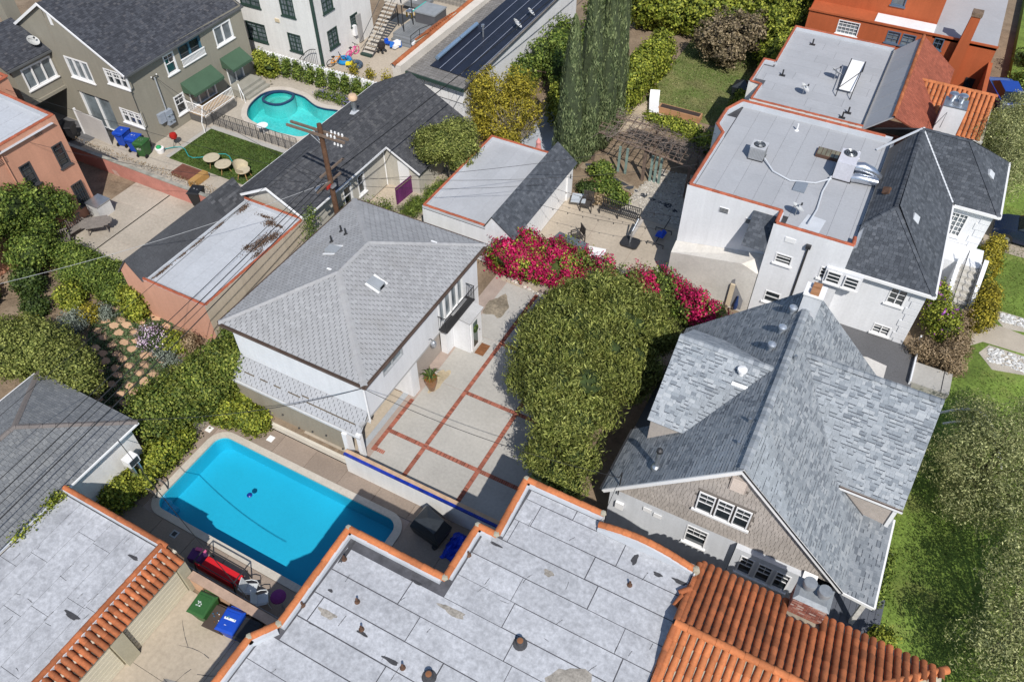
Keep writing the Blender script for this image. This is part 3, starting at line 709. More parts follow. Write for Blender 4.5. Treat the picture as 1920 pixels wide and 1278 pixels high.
# glazed pot with a palm-like plant
pot = thing('plant_pot', (-15.15, 19.95, 0.012), 'tall amber glazed pot with a spiky plant beside the carport column', 'planter')
MB().lathe([(0.13,0),(0.16,0.05),(0.27,0.45),(0.33,0.72),(0.31,0.84),(0.33,0.90),(0.27,0.90),(0.25,0.80)], (-15.15,19.95,0.012), 18).build('pot', mat('amber_glaze', (0.21,0.095,0.035), 0.22, 0.2, 3, spec=0.7), pot, smooth=True)
mb = MB()
for i in range(26):
    t = i*2.4; l = random.uniform(0.35, 0.62); d = Vector((math.cos(t), math.sin(t), 0)); s = Vector((-d.y, d.x, 0))*0.03; p0 = Vector((-15.15,19.95,0.88))
    p1 = p0+d*l*0.55+Vector((0,0,0.42*random.uniform(0.5,1.2))); p2 = p0+d*l+Vector((0,0,random.uniform(0.05,0.35)))
    mb.add([p0-s*0.6, p0+s*0.6, p1+s, p2, p1-s], [(0,1,2,4),(4,2,3)])
mb.build('fronds', lf_dark, pot)
# ================================================================ near house: flat roof with clay-capped parapet, barrel tile wing
H = thing('flat_roof_house', (-6.0, 9.0, 0), 'large flat-roofed house nearest the viewer with orange barrel tile wing', 'house')
PZ, FZ2 = 5.20, 5.0
flatroof = mat('rolled_roofing', (0.44,0.45,0.475), 0.9, 0.12, 0.8, 0.24, 6, bump=0.3, rand=0.05, stain=(0.19,0.195,0.21), stain_scale=1.6, stain_lo=0.46, stain_hi=0.86)
tar = mat('bitumen', (0.055,0.055,0.06), 0.85, 0.3, 3)
flash_w = mat('white_flashing', (0.52,0.545,0.58), 0.8, 0.08, 1.2, 0.06)
out = [(-12.33,-3.0),(-0.42,-3.0),(-0.42,14.13),(-3.99,14.13),(-3.99,14.58),(-7.24,14.58),(-7.14,12.06),(-7.88,12.06),(-7.88,9.82),(-11.86,9.82),(-11.80,5.80),(-12.33,5.02)]
def inside(p, poly):
    x, y = p; c = False
    for (x0,y0),(x1,y1) in zip(poly, poly[1:]+poly[:1]):
        if (y0 > y) != (y1 > y) and x < (x1-x0)*(y-y0)/(y1-y0)+x0: c = not c
    return c
mb = MB(); n = len(out)
for i in range(n):
    a, b = out[i], out[(i+1) % n]; mb.poly([(*a,DZ),(*b,DZ),(*b,PZ),(*a,PZ)])
mb.build('wall', stucco_w, H)
mb = MB().poly([(x,y,FZ2) for x,y in out]); mb.build('roof_deck', mat('seam_grey', (0.085,0.085,0.095), 0.9, 0.3, 2), H); deck = LAST[0]
# parapet: inner face and top, as one ring following the outline (only the sides that face the yard)
def parapet(parent, path, th, z0, z1, m, left=True, name='parapet'):
    for a, b in zip(path[:-1], path[1:]):
        A_ = Vector((*a,0)); B_ = Vector((*b,0)); d = (B_-A_).normalized(); nn = Vector((-d.y, d.x, 0))*(1 if left else -1); A_ = A_+nn*0.005+d*0.007; B_ = B_+nn*0.005-d*0.007
        mb = MB().add([A_+Vector((0,0,z0)), B_+Vector((0,0,z0)), B_+nn*th+Vector((0,0,z0)), A_+nn*th+Vector((0,0,z0)),
                       A_+Vector((0,0,z1)), B_+Vector((0,0,z1)), B_+nn*th+Vector((0,0,z1)), A_+nn*th+Vector((0,0,z1))],
                      [(0,3,2,1),(4,5,6,7),(0,1,5,4),(1,2,6,5),(2,3,7,6),(3,0,4,7)]); mb.build(name, m, parent)
path = [(-12.33,-2.9),(-12.33,5.02),(-11.80,5.80),(-11.86,9.82),(-7.88,9.82),(-7.88,12.06),(-7.14,12.06),(-7.24,14.58),(-3.99,14.58)]
parapet(H, path, 0.30, FZ2, PZ-0.003, flash_w, left=False)
o_ = 0.10
cp = [(-12.25,-2.6),(-12.25,5.06),(-11.70,5.84),(-11.76,9.72),(-7.78,9.72),(-7.78,11.96),(-7.03,11.96),(-7.14,14.48),(-4.05,14.48)]
cap_row(H, [(x,y,PZ-0.02) for x,y in cp], 0.135, 0.46, clay)
mort = mat('pale_mortar', (0.36,0.335,0.26), 0.9, 0.15, 3)
for x, y in cp[1:]: MB().lathe([(0.12,0),(0.13,0.05),(0.10,0.11),(0.04,0.125)], (x,y,PZ-0.01), 6).build('corner_mortar', mort, H)
# arched parapet towards the shingled neighbour
arc = []
for i in range(13):
    t = i/12; x = -3.99+t*3.62; arc.append((x, 14.13, PZ+0.34*math.sin(math.pi*min(1, t*1.05))**1.0-0.10*t))
mb = MB()
for a, b in zip(arc[:-1], arc[1:]):
    mb.add([(a[0],14.13,FZ2),(b[0],14.13,FZ2),(b[0],14.13,b[2]),(a[0],14.13,a[2]),(a[0],13.83,FZ2),(b[0],13.83,FZ2),(b[0],13.83,b[2]),(a[0],13.83,a[2])], [(0,1,2,3),(5,4,7,6),(3,2,6,7)])
mb.build('arched_parapet', flash_w, H)
cap_row(H, [(x,14.02,z-0.01) for x,y,z in arc], 0.135, 0.42, clay)
MB().lathe([(0.14,0),(0.15,0.12),(0.12,0.26),(0.04,0.29)], (-0.40,14.0,PZ-0.22), 6).build('corner_mortar', mort, H)
# rolled sheets laid in courses, each its own piece, joints recessed
y = -2.9; row = 0
R_ = random.Random(5)
while y < 14.5:
    y2 = y+0.93; ym = (y+y2)/2
    x = -12.0-R_.uniform(0, 2.5)
    while x < -0.5:
        L_ = R_.uniform(2.6, 5.2); xa, xb = x, x+L_
        # clip the sheet to the roof outline at its mid line
        lo, hi = -11.98, -0.46
        if ym > 5.2: lo = -11.46
        if ym > 9.45: lo = -7.52
        if ym > 11.7: lo = -6.82
        if ym > 13.8: hi = -4.0
        a, b = max(xa, lo), min(xb, hi)
        ya, yb = y, min(y2, 14.26)
        if ya > 14.2: break
        if yb > 9.46 and ya < 9.46 and a < -7.52: yb2 = 9.48
        else: yb2 = yb
        if b-a > 0.15:
            g = R_.uniform(0.008, 0.024)
            sh = MB()
            if yb2 < yb:
                sh.box(a+g, min(b,-7.53)-g, ya+g, yb2, FZ2, FZ2+0.012)
                if b > -7.5: MB().box(max(a,-7.5)+g, b-g, ya+g, yb-g, FZ2, FZ2+0.012).build('roofing_sheet', flatroof, deck)
            else: sh.box(a+g, b-g, ya+g, yb-g, FZ2, FZ2+0.012)
            sh.build('roofing_sheet', flatroof, deck)
        x = xb
    y = y2; row += 1
mb = MB()
def crack(mb, x, y, L_, ang, w, z, R):
    p = Vector((x,y,z)); a = ang
    for k in range(5):
        q = p+Vector((math.cos(a), math.sin(a), 0))*L_/5; s = Vector((-math.sin(a), math.cos(a), 0))*w*R.uniform(0.4,1.2); mb.poly([p-s, q-s, q+s, p+s]); p = q+Vector((0,0,0.0001)); a += R.uniform(-0.16,0.16)
for i in range(70):
    cx_, cy_ = R_.uniform(-11.8,-0.8), R_.uniform(1,14)
    if inside((cx_,cy_), out) and inside((cx_-0.6,cy_+0.4), out) and inside((cx_,cy_+0.8), out): crack(mb, cx_, cy_, R_.uniform(0.15,0.55), R_.choice((0.02, 1.55, 1.5, 1.25)), 0.009, FZ2+0.016, R_)
tag(mb.build('cracks', tar, deck), kind='stuff')
for i, (cx_, cy_, rx_, ry_) in enumerate(((-11.35,9.0,0.08,0.5),(-11.0,7.6,0.10,0.05),(-7.9,6.6,0.30,0.07),(-0.75,13.4,0.25,0.08),(-1.5,13.3,0.16,0.08),(-6.9,11.7,0.25,0.05),(-11.55,7.3,0.07,0.35),(-9.2,6.9,0.22,0.05),(-2.4,13.45,0.10,0.22),(-8.6,9.2,0.2,0.05))):
    blot((cx_,cy_), rx_, ry_, FZ2+0.018+0.0004*i, i+9, 16).build('tar_patch', tar, deck)
for i, (cx_, cy_, rx_, ry_) in enumerate(((-2.5,8.6,0.75,0.55),(-7.0,8.9,0.5,0.12),(-10.6,6.9,0.35,0.12),(-4.8,11.6,0.18,0.12))):
    blot((cx_,cy_), rx_, ry_, FZ2+0.017+0.0004*i, i+29, 22).build('water_stain', mat('silt_stain', (0.30,0.275,0.24), 0.95, 0.3, 2, 0.3), deck)
rust = mat('rusty_pipe', (0.10,0.055,0.035), 0.85, 0.4, 6)
for x, y in ((-11.27,8.75),(-9.97,7.7),(-11.5,6.75),(-7.55,10.9),(-7.44,6.6),(-9.3,7.0),(-2.2,12.5)):
    MB().tube([(x,y,FZ2),(x,y,FZ2+0.24)], 0.04, 8).lathe([(0.10,0),(0.09,0.03),(0.04,0.05)], (x,y,FZ2+0.012), 9).build('vent_pipe', rust, deck)
for x, y in ((-4.54,9.0),(-6.56,6.75)):
    o = MB().lathe([(0.24,0),(0.22,0.04),(0.14,0.06),(0.13,0.24)], (x,y,FZ2+0.012), 14).build('roof_vent', tar, deck)
    MB().lathe([(0.10,0.10),(0.10,0.26),(0.03,0.27)], (x,y,FZ2), 12).build('vent_throat', mat('rust_throat', (0.25,0.11,0.05), 0.8), o)
# barrel tile wing
RZ2, EZ2 = 5.55, 4.42
ra, rb = (-0.36,11.70,RZ2), (4.55,11.78,RZ2)
sl_len = math.hypot(14.78-11.7, RZ2-EZ2); dn = Vector((0, 14.78-11.7, EZ2-RZ2)).normalized()
wing = MB()
wing.slab([(-0.36,11.70,RZ2-0.03),(4.55,11.70,RZ2-0.03),(7.75,14.85,EZ2-0.15),(-0.36,14.78,EZ2-0.03)], 0.08)
wing.slab([(-0.36,11.70,RZ2-0.03),(-0.36,7.0,RZ2-1.75),(7.75,7.0,RZ2-1.75),(7.75,8.5,RZ2-1.2),(4.55,11.70,RZ2-0.03)][::-1], 0.08)
wing.slab([(4.55,11.70,RZ2-0.03),(7.75,8.5,RZ2-1.2),(7.75,14.85,EZ2-0.15)], 0.08)
wg = wing.build('tile_roof', mat('mortar_bed', (0.40,0.37,0.29), 0.95, 0.2, 3), H)
MB().box(-0.36, 7.4, 2.0, 14.45, DZ, EZ2-0.16).build('wing_wall', stucco_w, H)
cut = lambda p: (p.x > 4.55+(p.y-11.7)*1.03+0.12)
barrel_roof(wg, (-0.36,11.76,RZ2+0.01), (7.7,11.76,RZ2+0.01), dn, sl_len, 0.262, 0.118, 0.40, clay_dark, cut=lambda p: cut(p) or (2.68 < p.x < 3.95 and p.y > 14.32))
dn2 = Vector((0, -4.7, -1.72)).normalized()
barrel_roof(wg, (-0.36,11.60,RZ2-0.05), (6.2,11.60,RZ2-0.05), dn2, 3.2, 0.262, 0.118, 0.40, clay, cut=lambda p: p.x > 4.75+(11.7-p.y)*1.0)
cap_row(wg, [(-0.40,11.70,RZ2+0.05),(4.60,11.72,RZ2+0.05)], 0.14, 0.44, clay, 'ridge_tile')
cap_row(wg, [(7.85,14.95,EZ2-0.12),(4.60,11.78,RZ2+0.03)], 0.14, 0.44, clay, 'hip_tile')
cap_row(wg, [(-0.36,14.6,EZ2+0.12),(-0.36,11.8,RZ2+0.02)], 0.125, 0.42, clay_dark, 'rake_tile')
cap_row(wg, [(-0.36,9.0,RZ2-1.0),(-0.36,11.6,RZ2-0.0)], 0.125, 0.42, clay_dark, 'rake_tile')
put_tile(tile_mesh(0.11, 0.46, clay_dark), wg, (-0.62,12.95,FZ2+0.12), (0.6,0.6,0.25), (0,0,1)); put_tile(tile_mesh(0.11, 0.46, clay_dark), wg, (-0.60,12.45,FZ2+0.10), (0.2,0.9,0.2), (0,0,1))
# brick chimney with two round cowls
ch = MB().box(2.76, 3.86, 14.40, 15.20, 0, 5.45).build('chimney', mortar, H)
mb = MB(); z = 4.0; k = 0
while z < 5.42:
    for face in ('S', 'W'):
        L0, L1 = (2.76, 3.86) if face == 'S' else (14.40, 15.20); a = L0-(0.1 if k % 2 else 0)
        while a < L1:
            b = min(a+0.205, L1); a2 = max(a, L0)
            if b-a2 > 0.02:
                if face == 'S': mb.box(a2+0.004, b-0.004, 14.392, 14.41, z+0.004, z+0.066)
                else: mb.box(2.752, 2.77, a2+0.004, b-0.004, z+0.004, z+0.066)
            a += 0.213
    z += 0.075; k += 1
tag(mb.build('bricks', mat('chimney_brick', (0.24,0.085,0.06), 0.9, 0.15, 3, 0.2, 20, ramp=[(0,(0.14,0.05,0.04)),(0.45,(0.28,0.10,0.07)),(0.75,(0.33,0.14,0.10)),(1.0,(0.52,0.45,0.40))]), ch), kind='stuff')
lead = mat('lead_cap', (0.27,0.29,0.31), 0.6, 0.15, 3, metal=0.3)
MB().add([(2.72,14.36,5.45),(3.90,14.36,5.45),(3.90,15.24,5.45),(2.72,15.24,5.45),(2.86,14.5,5.56),(3.76,14.5,5.56),(3.76,15.1,5.56),(2.86,15.1,5.56)], [(4,5,6,7),(0,1,5,4),(1,2,6,5),(2,3,7,6),(3,0,4,7),(0,3,2,1)]).build('chimney_cap', lead, ch)
for x, y in ((3.06,14.86),(3.55,14.80)):
    MB().lathe([(0.14,0),(0.14,0.22),(0.22,0.23),(0.225,0.42),(0.21,0.45),(0.02,0.46)], (x,y,5.55), 18).build('cowl', lead, ch, smooth=True)

# ================================================================ garage at the lower left with tile strip and roll-up doors
G = thing('tile_edge_garage', (-21, 4, 0), 'flat-roofed garage with an orange barrel tile eave above pale roll-up doors', 'garage')
mb = MB(); mb.box(-24.15, -18.30, -3.0, 6.88, DZ, 2.52); mb.build('wall', mat('cream_stucco', (0.60,0.54,0.43), 0.9, 0.08, 0.6, 0.06, bump=0.2, streak=0.1), G)
dk = MB().box(-24.10, -18.62, -3.0, 6.68, 2.52, 2.56).build('roof_deck', tar, G)
xx = -24.05; R_ = random.Random(8)
while xx < -18.65:
    yy = -3.0-R_.uniform(0,2)
    while yy < 6.5:
        y2 = yy+R_.uniform(2.2, 4.6); a, b = max(yy,-2.9), min(y2, 6.62)
        if b-a > 0.1: MB().box(xx+0.008, min(xx+0.90,-18.66)-0.006, a+0.008, b-0.008, 2.56, 2.572).build('roofing_sheet', flatroof, dk)
        yy = y2
    xx += 0.90
mb = MB()
for i in range(26): crack(mb, R_.uniform(-23.7,-19.2), R_.uniform(0.5,6.2), R_.uniform(0.15,0.4), R_.choice((1.55,0.02,1.4)), 0.009, 2.578, R_)
tag(mb.build('cracks', tar, dk), kind='stuff')
blot((-19.5,5.9), 0.25, 0.07, 2.580, 4, 14).build('tar_patch', tar, dk); blot((-19.75,3.2), 0.35, 0.10, 2.5804, 6, 14).build('tar_patch', tar, dk)
MB().box(-24.15, -18.72, 6.66, 6.88, 2.52, 2.76).build('parapet', flash_w, G)
MB().box(-18.86, -18.66, -3.0, 6.66, 2.52, 2.80).build('parapet', flash_w, G)
cap_row(G, [(-24.2,6.80,2.74),(-18.6,6.80,2.74)], 0.115, 0.42, clay_dark)
cap_row(G, [(-18.80,-2.9,2.80),(-18.80,6.66,2.80)], 0.115, 0.42, clay_dark)
MB().slab([(-18.78,-3.0,2.72),(-17.98,-3.0,2.24),(-17.98,6.86,2.24),(-18.78,6.86,2.72)], 0.06).build('eave', mat('eave_board', (0.10,0.07,0.05), 0.9), G)
ev = LAST[0]
barrel_roof(ev, (-18.78,-2.9,2.74), (-18.78,6.84,2.74), (0.80,0,-0.48), 0.95, 0.262, 0.118, 0.34, clay_dark)
MB().box(-24.3, -24.15, -3, 6.88, 2.2, 2.6).build('edge_trim', flash_w, G)
door_m = mat('cream_metal_door', (0.58,0.54,0.43), 0.5, 0.06, 1)
for y0, y1 in ((3.75, 6.45), (0.4, 3.1)):
    dr = MB().box(-18.302, -18.26, y0, y1, 0.0, 2.05).build('garage_door', door_m, G)
    for k in range(8): MB().box(-18.262, -18.235, y0+0.02, y1-0.02, 0.04+0.25*k, 0.25+0.25*k).build('door_panel', door_m, dr)
MB().box(-18.3, -18.06, 3.14, 3.70, 0, 2.1).build('pier', mat('olive_cream', (0.42,0.39,0.29), 0.9, 0.1, 1), G)
MB().box(-18.3, -18.10, 6.47, 6.86, 0, 2.1).build('pier', MATS['olive_cream'], G)
# apron
ap = struct('garage_apron', MB().box(-18.3, -12.0, -3.0, 6.5, -0.05, -0.012), tar)
for xa, xb, ya, yb in ((-18.28,-15.2,-3,3.3),(-15.2,-12.2,-3,3.3),(-18.28,-15.2,3.3,6.5),(-15.2,-12.0,3.3,6.5)):
    MB().box(xa+0.008, xb-0.008, ya+0.008, yb-0.008, -0.05, 0.01).build('slab', concrete_tan, ap)
mb = MB(); R_ = random.Random(21)
for x, y, l, a in ((-17.6,5.4,1.2,-0.7),(-17.0,4.6,1.4,0.3),(-16.6,3.4,1.5,-0.2),(-16.3,2.9,1.3,1.2),(-15.6,4.1,0.9,0.4)): crack(mb, x, y, l, a, 0.012, 0.0125, R_)
tag(mb.build('cracks', tar, ap), kind='stuff')
blot((-15.5,3.3), 0.9, 0.35, 0.0118, 12, 20).build('stain', mat('grey_stain', (0.22,0.21,0.20), 0.9, 0.3, 3), ap)
# pink wall between apron and pool yard
pw = thing('low_pink_wall', (-16, 6.75, 0), 'low peach wall behind the green and blue bins', 'wall')
MB().box(-18.05, -13.3, 6.62, 6.88, DZ, 1.02).build('wall', mat('peach_stucco', (0.55,0.34,0.22), 0.9, 0.12, 0.8, 0.1, bump=0.2, streak=0.15), pw)
MB().box(-18.05, -13.28, 6.58, 6.92, 1.02, 1.08).build('cap', mat('worn_cap', (0.40,0.28,0.21), 0.9, 0.2, 2), pw)
rail = thing('glass_screen', (-17, 6.95, DZ), 'low clear glass pool screen standing behind the peach wall', 'screen')
MB().box(-23.3, -13.6, 7.02, 7.03, DZ+1.55, DZ+1.57).build('top_rail', galv, rail)
for i in range(6): MB().box(-23.3+1.93*i, -23.27+1.93*i, 7.01, 7.04, DZ, DZ+1.55).build('post', galv, rail)

# ================================================================ grey hip-roofed garage at the left edge
G4 = thing('grey_hip_garage', (-27.3, 4, 0), 'garage with weathered grey hip shingle roof at the left picture edge', 'garage')
e0, e1, yn, ez, rz = -30.5, -24.22, 10.66, 2.60, 3.95; xm = (e0+e1)/2
a, b, c, d = (e0,-4,ez),(e1,-4,ez),(e1,yn,ez),(e0,yn,ez); r1, r0 = (xm,yn-3.1,rz),(xm,-4,rz)
pl = [[b,c,r1,r0],[c,d,r1],[d,a,r0,r1]]
mb = MB()
for p in pl: mb.slab(p, 0.05)
rf4 = mb.build('roof', roof_under, G4)
sh_grey = mat('weathered_shingle', (0.19,0.195,0.20), 0.93, 0.12, 0.3, 0.2, 22, ramp=[(0,(0.150,0.158,0.168)),(0.5,(0.178,0.186,0.194)),(1,(0.215,0.222,0.226))], rand=0.06)
shingle_roof(rf4, pl, sh_grey, 300, e=0.13, wid=0.20, t=0.012, gap=0.014, jit=0.3)
ridge_caps(rf4, [(c,r1),(d,r1),(r1,r0)], mat('ridge_cap_brown', (0.17,0.15,0.14), 0.92, 0.1, 1, 0.15, 20), 0.26, 0.24)
MB().box(e0+0.3, e1-0.3, -4, yn-0.3, 0, ez-0.05).build('wall', stucco_w, G4)
MB().box(e1-0.02, e1+0.06, -4, yn, ez-0.10, ez-0.02).build('fascia', white_paint, G4); MB().box(e0-0.08, e0+0.02, -4, yn, ez-0.10, ez-0.01).build('fascia', white_paint, G4)
struct('side_yard', MB().box(-24.2, -24.0, -3, 12, -0.04, 0.0), concrete)
pv = struct('shed_pad', MB().box(-26.4+2.22, -24.02, 7.4, 10.3, -0.04, 0.03), mat('bluish_slab', (0.55,0.58,0.64), 0.9, 0.08, 1))
ac = thing('wall_unit', (-24.1, 9.4, 0.03), 'small white air conditioner standing by the grey hip roof eave', 'air conditioner')
MB().box(-24.2, -23.75, 9.2, 9.75, 1.2, 1.62).build('case', white_paint, ac); MB().box(-23.752, -23.742, 9.25, 9.7, 1.24, 1.58).build('grille', dark_metal, ac); MB().box(-24.2,-23.8,9.3,9.35,0.03,1.2).box(-24.2,-23.8,9.6,9.65,0.03,1.2).build('stand', galv, ac)

# ================================================================ pink garage with flat roof and shingled front strip
G5 = thing('pink_garage', (-29, 21, 0), 'pink stucco garage with pale flat roof and dark shingled front strip', 'garage')
pink = mat('pink_stucco', (0.62,0.335,0.235), 0.9, 0.07, 0.5, 0.06, 9, bump=0.2, streak=0.08)
beige = mat('beige_stucco', (0.55,0.47,0.37), 0.9, 0.08, 0.5, 0.06, 9, bump=0.2, streak=0.12)
x0, x1, y0, y1, z5 = -30.75, -26.48, 17.32, 25.22, 2.80
mb = MB(); mb.add([(-32.2,y0,0),(x1,y0,0),(x1,y0,z5),(x0,y0,z5),(-31.4,y0,3.80),(-32.2,y0,2.86)], [(0,1,2,3,4,5)]); mb.add([(-32.2,y0,0),(-32.2,y1,0),(-32.2,y1,2.86),(-32.2,y0,2.86)], [(0,3,2,1)])
mb.build('pink_wall', pink, G5)
mb = MB(); mb.poly([(x1,y0,0),(x1,y1,0),(x1,y1,z5),(x1,y0,z5)]); mb.add([(x1,y1,0),(-32.2,y1,0),(-32.2,y1,2.86),(-31.4,y1,3.80),(x0,y1,z5),(x1,y1,z5)], [(0,1,2,3,4,5)]); mb.build('beige_wall', beige, G5)
dk5 = MB().box(x0, x1-0.02, y0+0.02, y1-0.02, z5-0.28, z5-0.24).build('roof_deck', tar, G5)
white_roof = mat('white_roofing', (0.45,0.47,0.50), 0.88, 0.06, 0.5, 0.08, 8, rand=0.03, stain=(0.34,0.355,0.375), stain_scale=1.2, stain_lo=0.58, stain_hi=0.85)
xx = x0+0.2
while xx < x1-0.3:
    for ya, yb in ((y0+0.2, y0+4.1), (y0+4.1, y1-0.2)): MB().box(xx+0.004, min(xx+0.98,x1-0.2)-0.004, ya+0.004, yb-0.004, z5-0.24, z5-0.228).build('roofing_sheet', white_roof, dk5)
    xx += 0.98
MB().box(x1-0.22, x1-0.006, y0+0.006, y1-0.006, z5-0.24, z5-0.001).build('parapet', white_roof, G5); MB().box(x0, x1-0.22, y0+0.006, y0+0.22, z5-0.24, z5-0.001).build('parapet', white_roof, G5); MB().box(x0, x1-0.22, y1-0.22, y1-0.006, z5-0.24, z5-0.001).build('parapet', white_roof, G5)
cap_row(G5, [(x0,y0+0.10,z5-0.01),(x1-0.05,y0+0.10,z5-0.01)], 0.09, 0.36, cap_red); cap_row(G5, [(x1-0.09,y0+0.1,z5-0.01),(x1-0.09,y1-0.1,z5-0.01)], 0.09, 0.36, cap_red); cap_row(G5, [(x1-0.05,y1-0.1,z5-0.01),(x0,y1-0.1,z5-0.01)], 0.09, 0.36, cap_red)
sp = [[(-31.42,y0-0.06,3.86),(x0+0.1,y0-0.06,2.72),(x0+0.1,y1+0.1,2.72),(-31.42,y1+0.1,3.86)], [(-32.45,y0-0.06,2.66),(-31.42,y0-0.06,3.86),(-31.42,y1+0.1,3.86),(-32.45,y1+0.1,2.66)]]
mb = MB()
for p in sp: mb.slab(p, 0.06)
st5 = mb.build('shingled_strip', roof_under, G5)
sh_char = mat('charcoal_shingle', (0.06,0.063,0.07), 0.92, 0.12, 0.4, 0.2, 22, ramp=[(0,(0.040,0.042,0.047)),(0.5,(0.058,0.061,0.068)),(0.85,(0.075,0.078,0.085)),(1,(0.11,0.112,0.12))], rand=0.1)
shingle_roof(st5, sp[:1], sh_char, 200, e=0.15, wid=0.30, t=0.012, gap=0.012, jit=0.2); shingle_roof(st5, sp[1:], sh_char, 0, e=0.15, wid=0.30, t=0.012, gap=0.012)
MB().box(x0-0.02, x0+0.16, y0+0.25, y1-0.25, z5-0.22, z5-0.06).build('white_kerb', flash_w, G5)
# drifts of dead leaves on the roof
litter = mat('dead_leaves', (0.09,0.05,0.03), 0.95, 0.3, 5, 0.3, 20, ramp=[(0,(0.05,0.03,0.02)),(0.5,(0.10,0.055,0.035)),(1,(0.19,0.13,0.09))])
def drift(parent, name, spots, n, z, m, s=0.07):
    P_ = []
    for (cx_, cy_, rx_, ry_) in spots:
        k = int(n*rx_*ry_/sum(a[2]*a[3] for a in spots)); q = rng.normal(size=(k,2))*0.5; P_.append(np.c_[cx_+q[:,0]*rx_, cy_+q[:,1]*ry_, z+0.05*rng.random(k)])
    P_ = np.vstack(P_); nr = np.tile([0,0,1.0], (len(P_),1))+rng.normal(size=P_.shape)*0.4; nr /= np.linalg.norm(nr, axis=1)[:,None]
    return tag(leaf_mesh(name, P_, nr, s, s*0.6, m, parent), kind='stuff')
drift(dk5, 'leaf_litter', [(-27.5,22.6,0.35,0.9),(-27.2,23.3,0.3,0.5),(-27.9,22.0,0.2,0.3),(-28.2,24.2,0.35,0.3),(-28.8,24.5,0.5,0.12),(-27.6,24.2,0.4,0.12),(-30.35,24.5,0.18,0.5),(-30.5,22.7,0.07,0.5),(-30.5,21.0,0.07,0.6),(-30.5,18.4,0.10,0.7),(-30.5,19.9,0.06,0.3),(-27.0,21.8,0.15,0.4)], 3000, z5-0.225, litter)
# ================================================================ shingled gable house on the right
H = thing('gable_house', (0.3, 21, 0), 'grey shingled gable house with cedar shingle gable wall and three-part windows', 'house')
XR, ZR, YS, YN = -0.13, 7.62, 16.85, 26.95
def zw(x): return ZR-(XR-x)*0.985
def ze(x): return ZR-(x-XR)*0.975
wl_, el_ = -4.92, 4.55
Wp = [(wl_,YS,zw(wl_)),(XR,YS,ZR),(XR,YN,ZR),(wl_,YN,zw(wl_))]
Ep = [(XR,YS,ZR),(el_,YS,ze(el_)),(el_,YN,ze(el_)),(XR,YN,ZR)]
Fp = [(el_,YS,ze(el_)),(5.66,YS,2.92),(5.66,20.9,2.92),(el_,20.9,ze(el_))]
sh_lam = mat('laminated_shingle', (0.30,0.33,0.36), 0.92, 0.06, 0.5, 0.16, 22, ramp=[(0,(0.16,0.18,0.205)),(0.15,(0.215,0.24,0.268)),(0.4,(0.262,0.288,0.315)),(0.75,(0.30,0.325,0.352)),(1,(0.355,0.378,0.40))], rand=0.14)
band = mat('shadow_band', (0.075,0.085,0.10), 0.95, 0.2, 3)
mb = MB()
for p in (Wp, Ep, Fp): mb.slab(p, 0.10)
rf = mb.build('roof', roof_under, H)
# east cross gable
zr2, yr2, ye2, ze2, xe2 = 7.02, 23.75, 20.34, 4.36, 5.60
vS = [(XR+(ZR-zr2)/0.975, yr2, zr2), (xe2, yr2, zr2), (xe2, ye2, ze2), (XR+(ZR-ze2)/0.975, ye2, ze2)]
vN = [(XR+(ZR-zr2)/0.975, yr2, zr2), (XR+(ZR-ze2)/0.975, 26.3, ze2), (xe2, 26.3, ze2), (xe2, yr2, zr2)]
MB().slab(vS, 0.09).slab(vN, 0.09).build('east_wing_roof', roof_under, H); rfe = LAST[0]
# west dormer
zr3, yr3, ye3, ze3, xw3 = 7.30, 22.10, 19.30, 5.05, -4.22
wS = [(xw3,yr3,zr3),(xw3,ye3,ze3),(XR-(ZR-ze3)/0.985,ye3,ze3),(XR-(ZR-zr3)/0.985,yr3,zr3)]
wN = [(xw3,yr3,zr3),(XR-(ZR-zr3)/0.985,yr3,zr3),(XR-(ZR-ze3)/0.985,2*yr3-ye3,ze3),(xw3,2*yr3-ye3,ze3)]
MB().slab(wS, 0.09).slab(wN, 0.09).build('west_wing_roof', roof_under, H); rfw = LAST[0]
K = dict(e=0.14, wid=0.25, t=0.014, gap=0.006, mode='lam')
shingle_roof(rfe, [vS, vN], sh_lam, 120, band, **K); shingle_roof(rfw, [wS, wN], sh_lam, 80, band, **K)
# main slopes: only the visible strips outside the wings
zval = lambda y: ze2+(y-ye2)*(zr2-ze2)/(yr2-ye2); xval = lambda z: XR+(ZR-z)/0.975
E1 = [(XR,YS,ZR),(el_,YS,ze(el_)),(el_,ye2,ze(el_)),(xval(ze2),ye2,ze2),(xval(zr2),yr2,zr2),(XR,yr2,ZR)]
E1a = [(XR,YS,ZR),(el_,YS,ze(el_)),(el_,ye2,ze(el_)),(XR,ye2,ZR)]
E1b = [(XR,ye2,ZR),(xval(ze2),ye2,ze2),(xval(zr2),yr2,zr2),(XR,yr2,ZR)]
E2 = [(XR,yr2,ZR),(xval(zr2),yr2,zr2),(xval(ze2),26.3,ze2),(XR,26.3,ZR)]; E3 = [(XR,26.3,ZR),(el_,26.3,ze(el_)),(el_,YN,ze(el_)),(XR,YN,ZR)]
E4 = [(3.3,ye2,ze(3.3)),(el_,ye2,ze(el_)),(el_,20.9,ze(el_)),(3.3,20.9,ze(3.3))]
xv3 = lambda z: XR-(ZR-z)/0.985
W1 = [(wl_,YS,zw(wl_)),(XR,YS,ZR),(XR,ye3,ZR),(wl_,ye3,zw(wl_))]
W2 = [(xv3(ze3),ye3,ze3),(XR,ye3,ZR),(XR,yr3,ZR),(xv3(zr3),yr3,zr3)]
W3 = [(xv3(zr3),yr3,zr3),(XR,yr3,ZR),(XR,2*yr3-ye3,ZR),(xv3(ze3),2*yr3-ye3,ze3)]
